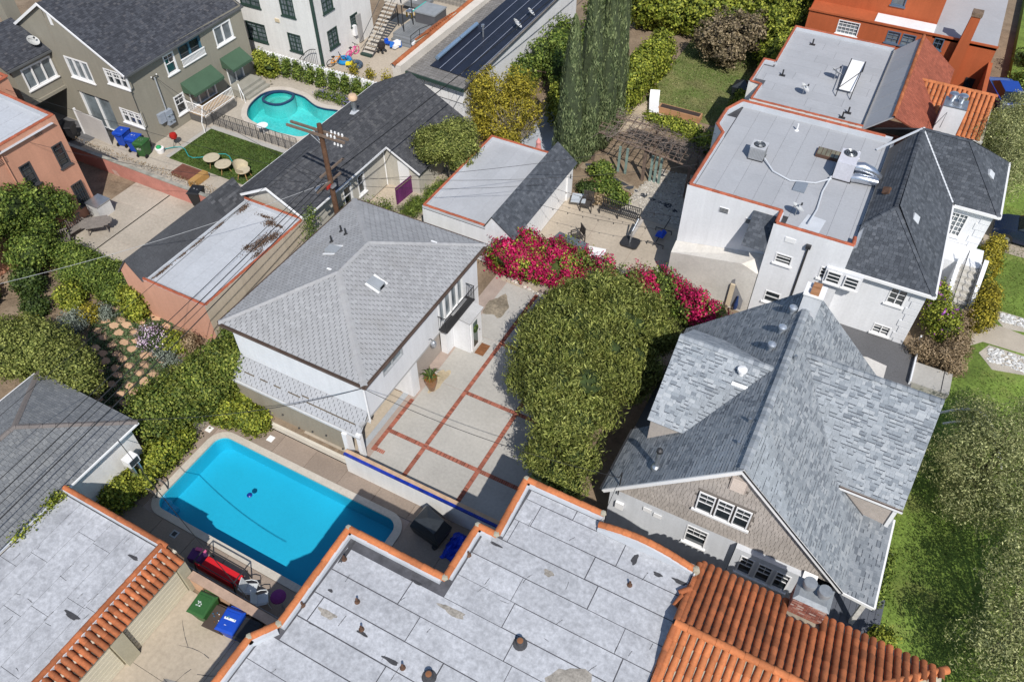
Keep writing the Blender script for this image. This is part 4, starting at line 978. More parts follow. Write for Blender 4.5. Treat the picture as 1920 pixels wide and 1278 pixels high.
W4 = [(wl_,2*yr3-ye3,zw(wl_)),(XR,2*yr3-ye3,ZR),(XR,YN,ZR),(wl_,YN,zw(wl_))]
W5 = [(wl_,ye3,zw(wl_)),(xv3(ze3),ye3,ze3),(xv3(ze3),20.2,ze3),(wl_,20.2,zw(wl_))]
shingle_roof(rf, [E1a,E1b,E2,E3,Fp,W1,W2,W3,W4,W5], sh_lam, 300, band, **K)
ridge_caps(rf, [((XR,YS,ZR),(XR,YN,ZR))], sh_lam, 0.30, 0.2); ridge_caps(rfw, [((xw3,yr3,zr3),(xv3(zr3),yr3,zr3))], sh_lam, 0.30, 0.2); ridge_caps(rfe, [((xval(zr2),yr2,zr2),(xe2,yr2,zr2))], sh_lam, 0.3, 0.2)
# trim
def board(parent, a, b, wdt, t, m, name='rake_board', up=(0,0,1)):
    a = Vector(a); b = Vector(b); d = (b-a); L_ = d.length; d.normalize(); s = d.cross(Vector(up)).normalized(); u_ = s.cross(d)
    return MB().obox((a+b)/2-u_*wdt/2, (L_, t, wdt), ax=(d, s, u_)).build(name, m, parent)
board(rf, (wl_,YS-0.03,zw(wl_)), (XR,YS-0.03,ZR), 0.16, 0.05, white_paint); board(rf, (XR,YS-0.032,ZR), (el_,YS-0.032,ze(el_)), 0.16, 0.05, white_paint); board(rf, (el_,YS-0.03,ze(el_)), (5.66,YS-0.03,2.92), 0.14, 0.05, white_paint)
board(rf, (XR+0.02,YS-0.06,ZR+0.015), (el_,YS-0.06,ze(el_)+0.015), 0.05, 0.03, dark_metal, 'drip_edge')
MB().box(5.64, 5.74, YS, 20.9, 2.78, 2.90).build('gutter', white_paint, rf); MB().box(wl_-0.10, wl_+0.0, YS, 20.2, zw(wl_)-0.14, zw(wl_)-0.03).build('gutter', dark_metal, rf)
MB().box(3.3, xe2+0.02, ye2-0.11, ye2-0.003, ze2-0.13, ze2-0.03).build('gutter', white_paint, rfe); MB().box(3.3, xe2+0.02, ye2-0.095, ye2-0.02, ze2-0.029, ze2-0.02).build('gutter_shadow', mat('gutter_shade', (0.10,0.07,0.06), 0.9), rfe)  # dark strip painted on for the shade inside the gutter
# walls
yw = 17.02
stu_b = mat('pale_blue_grey_stucco', (0.60,0.62,0.65), 0.9, 0.05, 0.6, 0.05, bump=0.2, streak=0.1)
siding_bed = mat('siding_bed', (0.20,0.175,0.155), 0.95)
winl = [(-1.27,-0.66,4.12,5.26),(-0.56,0.02,4.12,5.26),(0.12,0.68,4.12,5.26)]
mb = MB(); gx = lambda z: ((z-3.05)) 
zb = 3.02
mb.add([(-4.62,yw,zb),(4.60,yw,zb),(4.45,yw,ze(4.45)-0.1),(XR,yw,ZR-0.12),(-4.62,yw,zw(-4.62)-0.1)], [(0,1,2,3,4)])
mb.build('gable_wall', siding_bed, H); gw = LAST[0]
cedar = mat('cedar_shingle', (0.40,0.36,0.325), 0.92, 0.08, 0.8, 0.14, 14, island=0.12, rand=0.10)
gp = [(-4.62,yw-0.004,zb),(4.56,yw-0.004,zb),(XR,yw-0.004,ZR-0.10),(-4.62,yw-0.004,zw(-4.62)-0.08)]
holes = [[(a-0.10,yw,c-0.10),(b+0.10,yw,c-0.10),(b+0.10,yw,e+0.08),(a-0.10,yw,e+0.08)] for a,b,c,e in winl]+[[(-0.42,yw,6.08),(0.22,yw,6.08),(0.22,yw,6.95),(-0.42,yw,6.95)]]
pp, _ = shingle_pieces(gp, 0.185, 0.155, 0.016, 0.012, holes=holes, vert=True, jit=0.5, lift=0.002, seed=5)
lay_pieces(pp, cedar, gw, 300, 'cedar_shingle', 'cedar_shingles', near=Vector((0.0, 17, 5)))
for a,b,c,e in winl: window(H, (0,yw-0.07,0), (1,0,0), (0,-1,0), a, b, c, e, white_paint, glass_dk, 2, 4, d=0.03, casing=0.042, sill=False, muntin=0.014, half=True)
MB().box(-1.40, 0.80, yw-0.12, yw-0.03, 4.00, 4.10).build('window_sill', white_paint, H)
lv = MB().box(-0.40, 0.20, yw-0.06, yw-0.018, 6.10, 6.90).build('louvre_frame', mat('taupe_trim', (0.42,0.36,0.32), 0.8), H)
for k in range(9): MB().obox((-0.10, yw-0.07, 6.16+0.08*k), (0.50,0.05,0.02), ax=(Vector((1,0,0)), Vector((0,0.8,0.6)), Vector((0,-0.6,0.8)))).build('slat', MATS['taupe_trim'], lv)
mb = MB(); low = [(-1.34+4.62,-0.50+4.62,1.55,2.72)]
wall(mb, (-4.62,yw+0.02,0), (1,0,0), 5.2, 0, zb+0.03, low, (0,-1,0), 0.12)
mb.poly([(-4.62,yw+0.02,0),(-4.62,26.6,0),(-4.62,26.6,3.0),(-4.62,yw+0.02,3.0)][::-1]); mb.poly([(-4.62,26.6,0),(4.4,26.6,0),(4.4,26.6,3.1),(XR,26.6,ZR-0.15),(-4.62,26.6,3.0)][::-1]); mb.poly([(4.4,yw,0),(4.4,26.6,0),(4.4,26.6,3.1),(4.4,yw,3.1)])
mb.build('wall', stu_b, H)
window(H, (-4.62,yw+0.02,0), (1,0,0), (0,-1,0), *low[0], white_paint, glass_dk, 3, 4, d=0.06, casing=0.042, muntin=0.014, half=True)
bay = MB(); bw = [(0.30,0.82,1.52,2.70),(0.98,1.52,1.52,2.70),(1.66,2.20,1.52,2.70)]
wall(bay, (0.60,yw-0.26,0), (1,0,0), 3.0, 0, zb-0.002, bw, (0,-1,0), 0.10)
bay.poly([(0.60,yw-0.26,0),(0.60,yw+0.1,0),(0.60,yw+0.1,zb-0.002),(0.60,yw-0.26,zb-0.002)][::-1]); bay.poly([(3.6,yw-0.26,0),(3.6,yw+0.1,0),(3.6,yw+0.1,zb-0.002),(3.6,yw-0.26,zb-0.002)]); bay.poly([(0.6,yw-0.26,zb-0.002),(3.6,yw-0.26,zb-0.002),(3.6,yw,zb-0.002),(0.6,yw,zb-0.002)])
bo = bay.build('bay', stu_b, H)
for h in bw: window(bo, (0.60,yw-0.26,0), (1,0,0), (0,-1,0), *h, white_paint, glass_dk, 2, 4, d=0.05, casing=0.042, muntin=0.014, half=True)
MB().obox((3.35, yw-0.2, 3.12), (0.5,0.30,0.06), ax=(Vector((1,0,0)), Vector((0,0.9,0.4)), Vector((0,-0.4,0.9)))).build('bay_hood', white_paint, bo)
# wing walls
MB().box(3.2, 5.42, ye2+0.12, 24.6, 2.0, ze2-0.06).build('east_wing_wall', mat('taupe_boards', (0.42,0.37,0.33), 0.9, 0.08, 1.2, 0.1, 8), H); ew = LAST[0]
MB().add([(5.42,ye2+0.12,ze2-0.07),(5.42,26.2,ze2-0.07),(5.42,yr2,zr2-0.12)], [(0,1,2)]).build('wing_gable', MATS['taupe_boards'], ew)
for k in range(9): MB().box(3.3, 5.40, ye2+0.095, ye2+0.118, 2.6+0.19*k, 2.775+0.19*k).build('board', MATS['taupe_boards'], ew)
MB().box(5.36, 5.50, ye2+0.04, ye2+0.18, 2.0, ze2-0.1).build('corner_post', white_paint, ew)
MB().add([(xw3+0.12,ye3+0.12,3.6),(-2.6,ye3+0.12,3.6),(-2.6,ye3+0.12,ze3-0.05),(xw3+0.12,ye3+0.12,ze3-0.05),(xw3+0.12,2*yr3-ye3-0.1,3.2),(xw3+0.12,2*yr3-ye3-0.1,ze3-0.05),(xw3+0.12,yr3,zr3-0.1)], [(0,1,2,3),(0,3,6,5,4)]).build('west_dormer_wall', cedar, H)
# porch corner
MB().box(3.6, 6.4, 15.2, 18.6, 0.78, 0.90).build('porch_deck', mat('deck_boards', (0.10,0.11,0.135), 0.8, 0.1, 1), H); pd = LAST[0]
for k in range(12): MB().box(3.6+0.236*k, 3.825+0.236*k, 15.2, 18.6, 0.90, 0.915).build('plank', MATS['deck_boards'], pd)
MB().obox((5.42,17.1,1.85), (0.17,0.17,1.9)).build('porch_post', mat('weathered_post', (0.62,0.60,0.57), 0.85, 0.15, 4), H)
# chimney and roof vents
cn = MB().box(-0.42, 0.30, 25.55, 26.25, 6.8, 8.35).build('chimney', stu_b, H); MB().box(-0.46, 0.34, 25.5, 26.3, 8.35, 8.42).build('chimney_cap', white_paint, cn)
for y in (25.72, 26.08): MB().box(-0.22, 0.12, y-0.13, y+0.13, 8.42, 8.58).build('flue', mat('clay_flue', (0.32,0.16,0.08), 0.9, 0.2, 4), cn)
for x, y in ((-0.62,25.6),(-0.72,24.4),(-0.85,23.4)):
    MB().tube([(x,y,zw(x)-0.05),(x,y,zw(x)+0.30)], 0.09, 10).lathe([(0.17,0.26),(0.17,0.36),(0.04,0.44)], (x,y,zw(x)), 12).build('turbine_vent', mat('bright_galv', (0.55,0.60,0.66), 0.35, metal=0.7), rf, smooth=True)
for x, y, r, h in ((0.12,22.8,0.05,0.30),(-0.55,19.25,0.05,0.22),(-0.62,18.2,0.06,0.12)):
    MB().tube([(x,y,min(zw(x),ze(x))-0.05),(x,y,min(zw(x),ze(x))+h)], r, 8).build('vent_pipe', galv, rf)
wv = MB().tube([(-1.5,21.6,6.9),(-1.5,21.6,7.15)], 0.10, 10).lathe([(0.19,0),(0.19,0.1),(0.05,0.14)], (-1.5,21.6,7.13), 12).build('round_vent', white_paint, rfw); MB().obox((-1.4,21.25,6.66), (0.62,0.14,0.02), ax=(Vector((1,0,0)), Vector((0,0.78,0.62)), Vector((0,-0.62,0.78)))).build('flashing', white_paint, wv)
fx, fy = -3.15, 17.6
fl = MB().tube([(fx,fy,zw(fx)-0.1),(fx,fy,zw(fx)+1.05)], 0.085, 12).build('flue_pipe', galv, rf, smooth=True); MB().lathe([(0.20,0),(0.17,0.12),(0.09,0.2)], (fx,fy,zw(fx)-0.02), 12).build('flue_base', galv, fl); MB().lathe([(0.12,0),(0.12,0.14),(0.03,0.2)], (fx,fy,zw(fx)+1.03), 12).build('flue_cap', MATS['dark_iron'], fl)
mb = MB().tube([(-4.25,16.9,2.9),(-4.25,16.95,4.4)], 0.03, 6).tube([(-4.25,16.95,4.4),(-4.25,16.6,4.5)], 0.02, 5); mb.build('service_mast', dark_metal, H)
for x, z in ((-3.0,2.55),(-2.55,2.45)): MB().box(x-0.17, x+0.17, yw-0.03, yw+0.0, z-0.12, z+0.12).build('wall_vent', white_paint, H)
MB().box(-4.3, -3.95, yw-0.12, yw+0.0, 1.9, 2.3).build('meter_box', white_paint, H)

# ================================================================ white two-storey house with flat roof and dark hip roof
H = thing('white_parapet_house', (-1, 38, 0), 'large white stucco house with flat roof, clay edge tiles and dark front hip roof', 'house')
PZ3, FZ3 = 6.17, 5.85
o3 = [(-7.70,33.45),(-2.97,33.45),(-2.97,32.40),(0.80,32.40),(0.80,42.85),(-7.70,42.85),(-8.25,41.45),(-8.25,39.7),(-7.70,39.0)]
mb = MB()
S1 = [(5.15,6.0,3.0,3.0)]
for i in range(len(o3)):
    a, b = o3[i], o3[(i+1) % len(o3)]
    if i == 2:
        hh = [(0.54,1.35,3.95,4.55),(0.60,1.38,1.30,2.05),(2.75,3.55,3.85,4.55)]
        wall(mb, (-2.97,32.40,0), (1,0,0), 3.77, 0, PZ3, hh[:2]+hh[2:], (0,-1,0), 0.12)
    else: mb.poly([(*a,0),(*b,0),(*b,PZ3),(*a,PZ3)])
mb.build('wall', stucco, H)
for h, r in ((hh[0],3),(hh[1],2),(hh[2],3)): window(H, (-2.97,32.40,0), (1,0,0), (0,-1,0), *h, white_paint, glass_dk, 1, r, d=0.07, casing=0.05)
dk3 = MB().poly([(x,y,FZ3) for x,y in o3]).build('roof_deck', tar, H)
roof_g = mat('grey_membrane', (0.37,0.38,0.40), 0.9, 0.05, 0.4, 0.06, 8, rand=0.035, stain=(0.31,0.32,0.34), stain_scale=0.6, stain_lo=0.52, stain_hi=0.8)
xx = -7.45; R_ = random.Random(4)
while xx < 0.7:
    yy = 32.6-R_.uniform(0,3)
    while yy < 42.7:
        y2 = yy+R_.uniform(3.5,7); a = max(yy, 33.65 if xx < -3.0 else 32.6); b = min(y2, 42.65)
        if b-a > 0.1: MB().box(xx+0.005, min(xx+0.99,0.78)-0.005, a+0.005, b-0.005, FZ3, FZ3+0.012).build('roofing_sheet', roof_g, dk3)
        yy = y2
    xx += 0.99
MB().prism([(-7.5,39.1),(-7.5,41.3),(-8.05,41.3),(-8.05,39.8)][::-1], FZ3, FZ3+0.012).build('roofing_sheet', roof_g, dk3)
parapet(H, [(0.78,42.85),(-7.70,42.85),(-8.25,41.45),(-8.25,39.7),(-7.70,39.0),(-7.70,33.45),(-2.97,33.45),(-2.97,32.40),(0.80,32.40)], 0.22, FZ3, PZ3-0.003, flash_w, left=True)
cap3 = [(0.4,42.77,PZ3-0.01),(-7.62,42.77,PZ3-0.01),(-8.15,41.45,PZ3-0.01),(-8.15,39.72,PZ3-0.01),(-7.60,39.0,PZ3-0.01),(-7.60,33.55,PZ3-0.01),(-2.90,33.55,PZ3-0.01),(-2.87,32.50,PZ3-0.01),(0.76,32.50,PZ3-0.01),(0.72,33.1,PZ3-0.01)]
cap_row(H, cap3, 0.10, 0.40, cap_red)
# dark hip roof
ez3, rz3 = 4.70, 6.90
sE = [(4.90,32.55,ez3),(4.72,40.45,ez3),(2.05,43.2,rz3),(2.0,35.4,rz3)]; sS = [(0.72,32.55,ez3),(4.90,32.55,ez3),(2.0,35.4,rz3),(0.80,34.35,5.95),(0.80,33.3,5.2)]
sW = [(0.80,34.35,5.95),(2.0,35.4,rz3),(2.05,43.2,rz3),(0.80,42.0,5.95)]
nS = [(4.72,40.45,ez3),(7.0,40.38,ez3),(4.45,43.1,rz3),(2.05,43.2,rz3)]; nE = [(7.0,40.38,ez3),(7.0,45.9,ez3),(4.45,43.1,rz3)]; nN = [(7.0,45.9,ez3),(-0.6,45.9,ez3),(2.05,43.2,rz3),(4.45,43.1,rz3)]; nW = [(0.80,42.0,5.95),(2.05,43.2,rz3),(-0.6,45.9,ez3),(-0.6,43.4,5.3)]
sh_slate = mat('dark_slate_shingle', (0.07,0.078,0.09), 0.92, 0.1, 0.4, 0.2, 20, ramp=[(0,(0.050,0.057,0.069)),(0.5,(0.068,0.077,0.092)),(0.85,(0.085,0.095,0.112)),(1,(0.105,0.115,0.132))])
mb = MB()
for p in (sE,sS,sW,nS,nE,nN): mb.slab(p[:4] if len(p) > 4 and p is not sS else p, 0.07)
rf3 = mb.build('hip_roof', roof_under, H)
shingle_roof(rf3, [sE,[(0.72,32.55,ez3),(4.90,32.55,ez3),(2.0,35.4,rz3),(0.76,34.3,6.05)],sW,nS,nE,nN], sh_slate, 0, e=0.15, wid=0.22, t=0.012, gap=0.010, jit=0.3)
ridge_caps(rf3, [((4.90,32.55,ez3),(2.0,35.4,rz3)),((2.0,35.4,rz3),(2.05,43.2,rz3)),((7.0,40.38,ez3),(4.45,43.1,rz3)),((4.45,43.1,rz3),(2.05,43.2,rz3)),((0.76,34.3,6.0),(2.0,35.4,rz3))], sh_slate, 0.25, 0.22)
board(rf3, (4.72,40.47,ez3+0.05), (2.05,43.22,rz3+0.06), 0.05, 0.14, flash_w, 'valley_flashing'); board(rf3, (0.2,41.6,5.95), (2.0,43.1,rz3+0.05), 0.05, 0.12, flash_w, 'valley_flashing')
for a, b in (((0.72,32.50,ez3),(4.95,32.50,ez3)),((4.95,32.5,ez3),(4.76,40.4,ez3)),((4.76,40.34,ez3),(7.05,40.34,ez3)),((7.05,40.34,ez3),(7.05,45.9,ez3))): board(rf3, a, b, 0.14, 0.12, white_paint, 'gutter')
MB().poly([(0.78,32.6,5.86),(0.81,42.6,5.86),(0.95,42.6,6.06),(0.95,32.6,6.06)]).build('roof_flashing', flash_w, rf3)
for x, y in ((2.9,35.9),(5.9,42.6),(1.45,37.2)):
    z = rz3-(x-2.0)*0.76 if x > 2 and y < 40 else (5.6 if x > 5 else 6.4); o = MB().add([(x-0.3,y-0.25,z),(x+0.3,y-0.25,z-0.1),(x+0.3,y+0.3,z-0.05),(x-0.3,y+0.3,z+0.05),(x,y-0.3,z+0.16),(x,y+0.15,z+0.22)], [(0,1,2,3),(0,1,4),(1,2,5,4),(2,3,5),(3,0,4,5)]).build('dormer_vent', flash_w if x != 1.45 else rust, rf3)
# east part of south front with quoins, windows
mb = MB(); we = [(2.30,3.08,3.30,4.30),(2.28,3.10,1.25,1.85)]
wall(mb, (0.80,32.80,0), (1,0,0), 3.85, 0, ez3-0.02, we, (0,-1,0), 0.14)
mb.poly([(4.65,32.8,0),(4.65,40.6,0),(4.65,40.6,ez3),(4.65,32.8,ez3)])
wne = [(0.25,1.10,2.72,4.15)]
wall(mb, (4.65,40.6,0), (1,0,0), 2.15, 0, ez3-0.02, wne, (0,-1,0), 0.14); mb.poly([(6.8,40.6,0),(6.8,45.6,0),(6.8,45.6,ez3),(6.8,40.6,ez3)]); mb.build('front_wall', stucco, H)
for h in we: window(H, (0.80,32.80,0), (1,0,0), (0,-1,0), *h, white_paint, glass_dk, 1, 3, d=0.08, casing=0.05, sash=2)
window(H, (4.65,40.6,0), (1,0,0), (0,-1,0), *wne[0], white_paint, glass_lt, 2, 5, d=0.08, casing=0.05, sash=2)
for k in range(9):
    w_ = 0.62 if k % 2 else 0.48
    MB().box(4.65-w_, 4.662, 32.765, 33.2, 0.9+0.42*k, 1.28+0.42*k).build('quoin', stucco, H)
for k in range(6):
    w_ = 0.62 if k % 2 else 0.48; MB().box(6.8-w_, 6.812, 40.565, 41.0, 2.2+0.42*k, 2.58+0.42*k).build('quoin', stucco, H)
MB().tube([(-1.1,32.36,5.5),(-1.1,32.36,0)], 0.05, 8).box(-1.22,-0.98,32.22,32.38,5.4,5.6).build('downpipe', dark_metal, H)
# oriel box at the bay and small shingled hood
MB().box(0.02, 1.75, 32.26, 32.40, 3.75, 4.70).build('window_box', stucco, H); wb = LAST[0]
for a, b in ((0.14,0.80),(0.98,1.64)): window(wb, (0,32.21,0), (1,0,0), (0,-1,0), a, b, 3.9, 4.58, white_paint, glass_dk, 1, 3, d=0.02, casing=0.05)
hood = [(-4.15,32.15,4.55),(-2.98,32.15,4.55),(-2.98,33.40,5.85),(-4.15,33.40,5.85)]
hd = MB().slab(hood, 0.08).build('hood_roof', roof_under, H); shingle_roof(hd, [hood], sh_slate, 0, e=0.15, wid=0.22, t=0.012, gap=0.01, jit=0.3)
for x, z in ((-5.6,5.3),(-4.2,5.1)): 
    v = MB().box(x-0.25, x+0.25, 33.42, 33.452, z-0.14, z+0.14).build('wall_vent', white_paint, H)
    for k in range(4): MB().box(x-0.22, x+0.22, 33.40, 33.421, z-0.12+0.07*k, z-0.09+0.07*k).build('slat', dark_metal, v)
v = MB().box(-2.0-0.25, -2.0+0.25, 32.37, 32.402, 5.35, 5.62).build('wall_vent', white_paint, H)
# lower projecting wall with arched door
lw = MB(); lw.add([(-7.72,32.75,0),(-3.0,32.35,0),(-3.0,32.35,2.9),(-3.9,32.4,3.2),(-7.72,32.75,2.2),(-7.72,33.44,2.5),(-3.0,33.44,3.4),(-7.72,33.44,0)], [(0,1,2,3,4),(4,3,6,5),(3,2,6),(0,4,5,7)])
lwo = lw.build('lower_wall', mat('stained_stucco', (0.62,0.59,0.54), 0.9, 0.14, 0.5, 0.08, 8, bump=0.25, stain=(0.42,0.37,0.30), stain_scale=0.6, stain_lo=0.55, stain_hi=0.9), H)
ar = []
for i in range(9):
    t = math.pi*i/8; ar.append((-3.75-0.42*math.cos(t), 1.85+0.30*math.sin(t)))
MB().add([(-4.17,32.42,0.2)]+[(x,32.42,z) for x,z in ar]+[(-3.33,32.34,0.2)], [tuple(range(11))]).build('doorway', mat('door_shade', (0.20,0.20,0.21), 0.9), lwo)
MB().box(-4.16, -3.92, 32.30, 32.40, 0.2, 1.75).build('door_leaf', mat('cream_door', (0.60,0.50,0.36), 0.7), lwo); MB().lathe([(0.10,0),(0.12,0.3),(0.05,0.8),(0.04,0.9)], (-3.62,32.3,0.2), 10).build('blue_bin', mat('navy_bin', (0.02,0.04,0.12), 0.5), lwo)
# entrance stairs at the front
stc = mat('pale_stair', (0.50,0.48,0.44), 0.9, 0.1, 1)
st = thing('entrance_stairs', (6.9, 37.6, 0.8), 'straight stone entrance stairs with white cheek walls and iron rails beside the white house', 'stairs')
MB().box(5.0, 7.2, 38.9, 40.55, 0.8, 2.35).build('landing', stucco, st)
for k in range(8): MB().box(6.25, 7.15, 38.9-0.33*(k+1), 38.9-0.33*k, 0.8, 2.30-0.19*k).build('step', stc, st)
MB().add([(7.16,36.2,0.8),(7.38,36.2,0.8),(7.38,39.0,0.8),(7.16,39.0,0.8),(7.16,36.2,1.2),(7.38,36.2,1.2),(7.38,39.0,2.9),(7.16,39.0,2.9)], [(4,5,6,7),(0,1,5,4),(1,2,6,5),(2,3,7,6),(3,0,4,7)]).build('cheek_wall', stucco, st)
MB().add([(6.02,36.2,0.8),(6.22,36.2,0.8),(6.22,39.0,0.8),(6.02,39.0,0.8),(6.02,36.2,1.1),(6.22,36.2,1.1),(6.22,39.0,2.6),(6.02,39.0,2.6)], [(4,5,6,7),(0,1,5,4),(1,2,6,5),(2,3,7,6),(3,0,4,7)]).build('cheek_wall', stucco, st)
mb = MB()
for s in (6.3, 7.08):
    mb.tube([(s,36.2,1.9),(s,38.9,3.25)], 0.02, 5)
    for k in range(12): y = 36.2+0.24*k; mb.tube([(s,y,0.85+max(0,(y-36.2)*0.55)),(s,y,1.9+(y-36.2)*0.5)], 0.009, 4, False)
mb.build('iron_rail', dark_metal, st)
# roof equipment
def cube_ac(x, y, z, lb, s=0.62, h=0.62):
    t = thing('air_conditioner', (x,y,z), lb, 'air conditioner', 'rooftop condensers'); gm = mat('grey_case', (0.33,0.34,0.36), 0.6, 0.08, 3)
    MB().box(x-s/2-0.03, x+s/2+0.03, y-s/2-0.03, y+s/2+0.03, z, z+0.05).build('base_pan', dark_metal, t)
    MB().box(x-s/2, x+s/2, y-s/2, y+s/2, z+0.05, z+h).build('case', gm, t)
    mb = MB()
    for k in range(10):
        a = -s/2+0.04+k*(s-0.08)/9
        mb.box(x+a-0.012, x+a+0.012, y-s/2-0.012, y-s/2+0.0, z+0.12, z+h-0.08); mb.box(x+s/2, x+s/2+0.012, y+a-0.012, y+a+0.012, z+0.12, z+h-0.08)
    mb.build('louvres', mat('louvre_grey', (0.24,0.25,0.26), 0.6), t)
    MB().box(x-s/2-0.02, x+s/2+0.02, y-s/2-0.02, y+s/2+0.02, z+h, z+h+0.05).build('top', mat('light_case', (0.45,0.46,0.48), 0.6), t)
    MB().lathe([(s*0.40,0),(s*0.40,0.012)], (x,y,z+h+0.05), 22).build('fan_opening', dark_metal, t)
    mb = MB()
    for k in range(5):
        a = 2*math.pi*k/5; mb.obox((x+0.16*math.cos(a), y+0.16*math.sin(a), z+h+0.07), (0.20,0.07,0.008), a)
    mb.lathe([(0.05,0),(0.05,0.04)], (x,y,z+h+0.06), 10); mb.build('fan', mat('fan_grey', (0.12,0.13,0.14), 0.5), t)
    mb = MB()
    for q in (0.12,0.2,0.27): 
        mb.tube([(x+q*math.cos(2*math.pi*i/16), y+q*math.sin(2*math.pi*i/16), z+h+0.10) for i in range(17)], 0.006, 4, False)
    mb.build('fan_guard', galv, t); return t
cube_ac(-5.35, 38.0, FZ3+0.012, 'grey cube condenser alone on the pale flat roof of the white house', 0.78, 0.72)
pk = thing('package_unit', (-0.9, 38.6, FZ3), 'tall pale rooftop air unit joined to silver ducts', 'air conditioner')
MB().box(-1.35, -0.45, 37.9, 39.3, FZ3+0.06, FZ3+1.05).build('case', mat('pale_case', (0.55,0.55,0.60), 0.5, 0.05, 2), pk); MB().box(-1.4,-0.4,37.85,39.35,FZ3+0.01,FZ3+0.06).build('base', dark_metal, pk)
MB().lathe([(0.34,0),(0.34,0.03)], (-0.9,38.95,FZ3+1.05), 22).build('fan_opening', dark_metal, pk); mb = MB()
for q in (0.14,0.24,0.33): mb.tube([(-0.9+q*math.cos(2*math.pi*i/18), 38.95+q*math.sin(2*math.pi*i/18), FZ3+1.10) for i in range(19)], 0.008, 4, False)
mb.build('fan_guard', galv, pk)
shiny = mat('shiny_duct', (0.62,0.65,0.70), 0.25, 0.1, 3, metal=0.9)
for k, dz in enumerate((0.25, 0.7)):
    mb = MB().tube([(-0.46,38.1+0.35*k,FZ3+dz),(-0.1,38.15+0.35*k,FZ3+dz+0.05),(0.35,38.2+0.4*k,FZ3+dz*0.7+0.1),(0.8,38.3+0.45*k,FZ3+0.22)], [0.24,0.26,0.24,0.22], 12); mb.build('duct', shiny, pk, smooth=True)
def dish(x, y, z, r, lb, az=2.3, el=0.7, grp='satellite dishes on roofs'):
    t = thing('satellite_dish', (x,y,z), lb, 'satellite dish', grp); d = Vector((math.cos(az)*math.cos(el), math.sin(az)*math.cos(el), math.sin(el))); a = d.orthogonal().normalized(); b = d.cross(a); c = Vector((x,y,z+r*0.9+0.1)); mb = MB(); n = 18
    for i in range(4):
        rr = r*i/3
        for j in range(n): q = 2*math.pi*j/n; mb.v.append(tuple(c+(a*math.cos(q)+b*math.sin(q))*rr+d*(rr*rr/r*0.28)))
    for i in range(3):
        for j in range(n): mb.f.append((i*n+j, i*n+(j+1)%n, (i+1)*n+(j+1)%n, (i+1)*n+j))
    mb.build('reflector', mat('dish_grey', (0.52,0.53,0.53), 0.5, 0.05, 2), t, smooth=True)
    MB().tube([(x,y,z),(x,y,z+r*0.8),tuple(c-d*0.02)], 0.025, 6).build('mast', galv, t)
    MB().tube([tuple(c-a*r*0.9), tuple(c+d*r*0.85)], 0.014, 5).obox(c+d*r*0.88, (0.08,0.08,0.12)).build('feed_arm', dark_metal, t)
dish(-2.25, 33.9, FZ3+0.012, 0.36, 'grey satellite dish on the white house roof at the clay tile corner', 0.6, 1.0)
sk = thing('roof_skylight', (-2.0,39.9,FZ3), 'amber glazed skylight with dark frame on the white house flat roof', 'skylight'); MB().box(-2.6,-1.4,39.5,40.3,FZ3,FZ3+0.18).build('kerb', mat('rust_frame', (0.10,0.055,0.04), 0.8), sk)
for k in range(5): MB().box(-2.55+0.225*k, -2.36+0.225*k, 39.55, 40.25, FZ3+0.18, FZ3+0.195).build('pane', glass_mat('amber_pane', (0.22,0.20,0.13), 0.3), sk)
tag(MB().box(-2.9,-2.3,35.9,36.8,FZ3,FZ3+0.10).build('roof_hatch', mat('blue_grey_hatch', (0.20,0.23,0.27), 0.6)), 'blue grey square hatch on the white house flat roof', 'hatch')
for i, (pts, lb) in enumerate((([(-4.9,37.8),(-4.2,37.0),(-3.2,36.6),(-2.0,37.0),(-1.35,37.6)], 'pale insulated pipe curving across the white house roof'), ([(-1.4,37.8),(-1.5,36.4),(-1.4,34.8),(-1.5,33.4)], 'white straight conduit pair on the white house roof'))):
    tag(MB().tube([(x,y,FZ3+0.08+(0.1 if k in (0,len(pts)-1) else 0)) for k,(x,y) in enumerate(pts)], 0.045, 7).build('roof_conduit', flash_w, smooth=True), lb, 'pipe')
tag(MB().prism([(-1.9,33.0),(-0.9,33.0),(-0.8,34.2),(-1.7,34.3)], FZ3+0.013, FZ3+0.022).build('membrane_patch', flash_w), 'white membrane patch on the flat roof behind the clay edge', 'patch')
for x, y, lb in ((-4.1,41.6,'white vent pipe on the white house roof near the far parapet'),(-0.55,40.4,'white vent pipe beside the package air unit')):
    tag(MB().tube([(x,y,FZ3),(x,y,FZ3+0.42)], 0.05, 9).lathe([(0.13,0),(0.12,0.02),(0.05,0.05)], (x,y,FZ3+0.012), 10).build('roof_pipe', white_paint), lb, 'pipe')
# raised front yards: drive pad, walk, lawn
struct('side_drive', MB().box(0.85, 5.5, 27.6, 32.79, 0, 1.10), asphalt)
struct('side_walk', MB().prism([(1.5,27.7),(4.25,27.7),(4.25,30.9),(3.3,31.05),(2.6,30.9),(1.5,31.0)], 1.05, 1.112), mat('pale_walk', (0.56,0.54,0.51), 0.9, 0.1, 0.8))
struct('lawn', MB().prism([(5.5,16.9),(7.9,15.3),(8.2,-10),(60,-10),(60,120),(7.2,120),(7.2,31.0),(5.5,31.0)], -0.05, 0.80), grass_mat)
gwl = thing('garden_wall', (6.3,31.2,0.8), 'low white planter wall between the two right houses', 'wall'); MB().box(5.42,7.15,30.3,31.75,0.5,1.2).build('top_slab', concrete, gwl); MB().box(6.76,6.80,30.31,31.74,1.2,1.206).build('joint', dark_metal, gwl); MB().box(5.35,5.42,30.2,33.6,0.5,1.35).build('kerb', stucco, gwl)
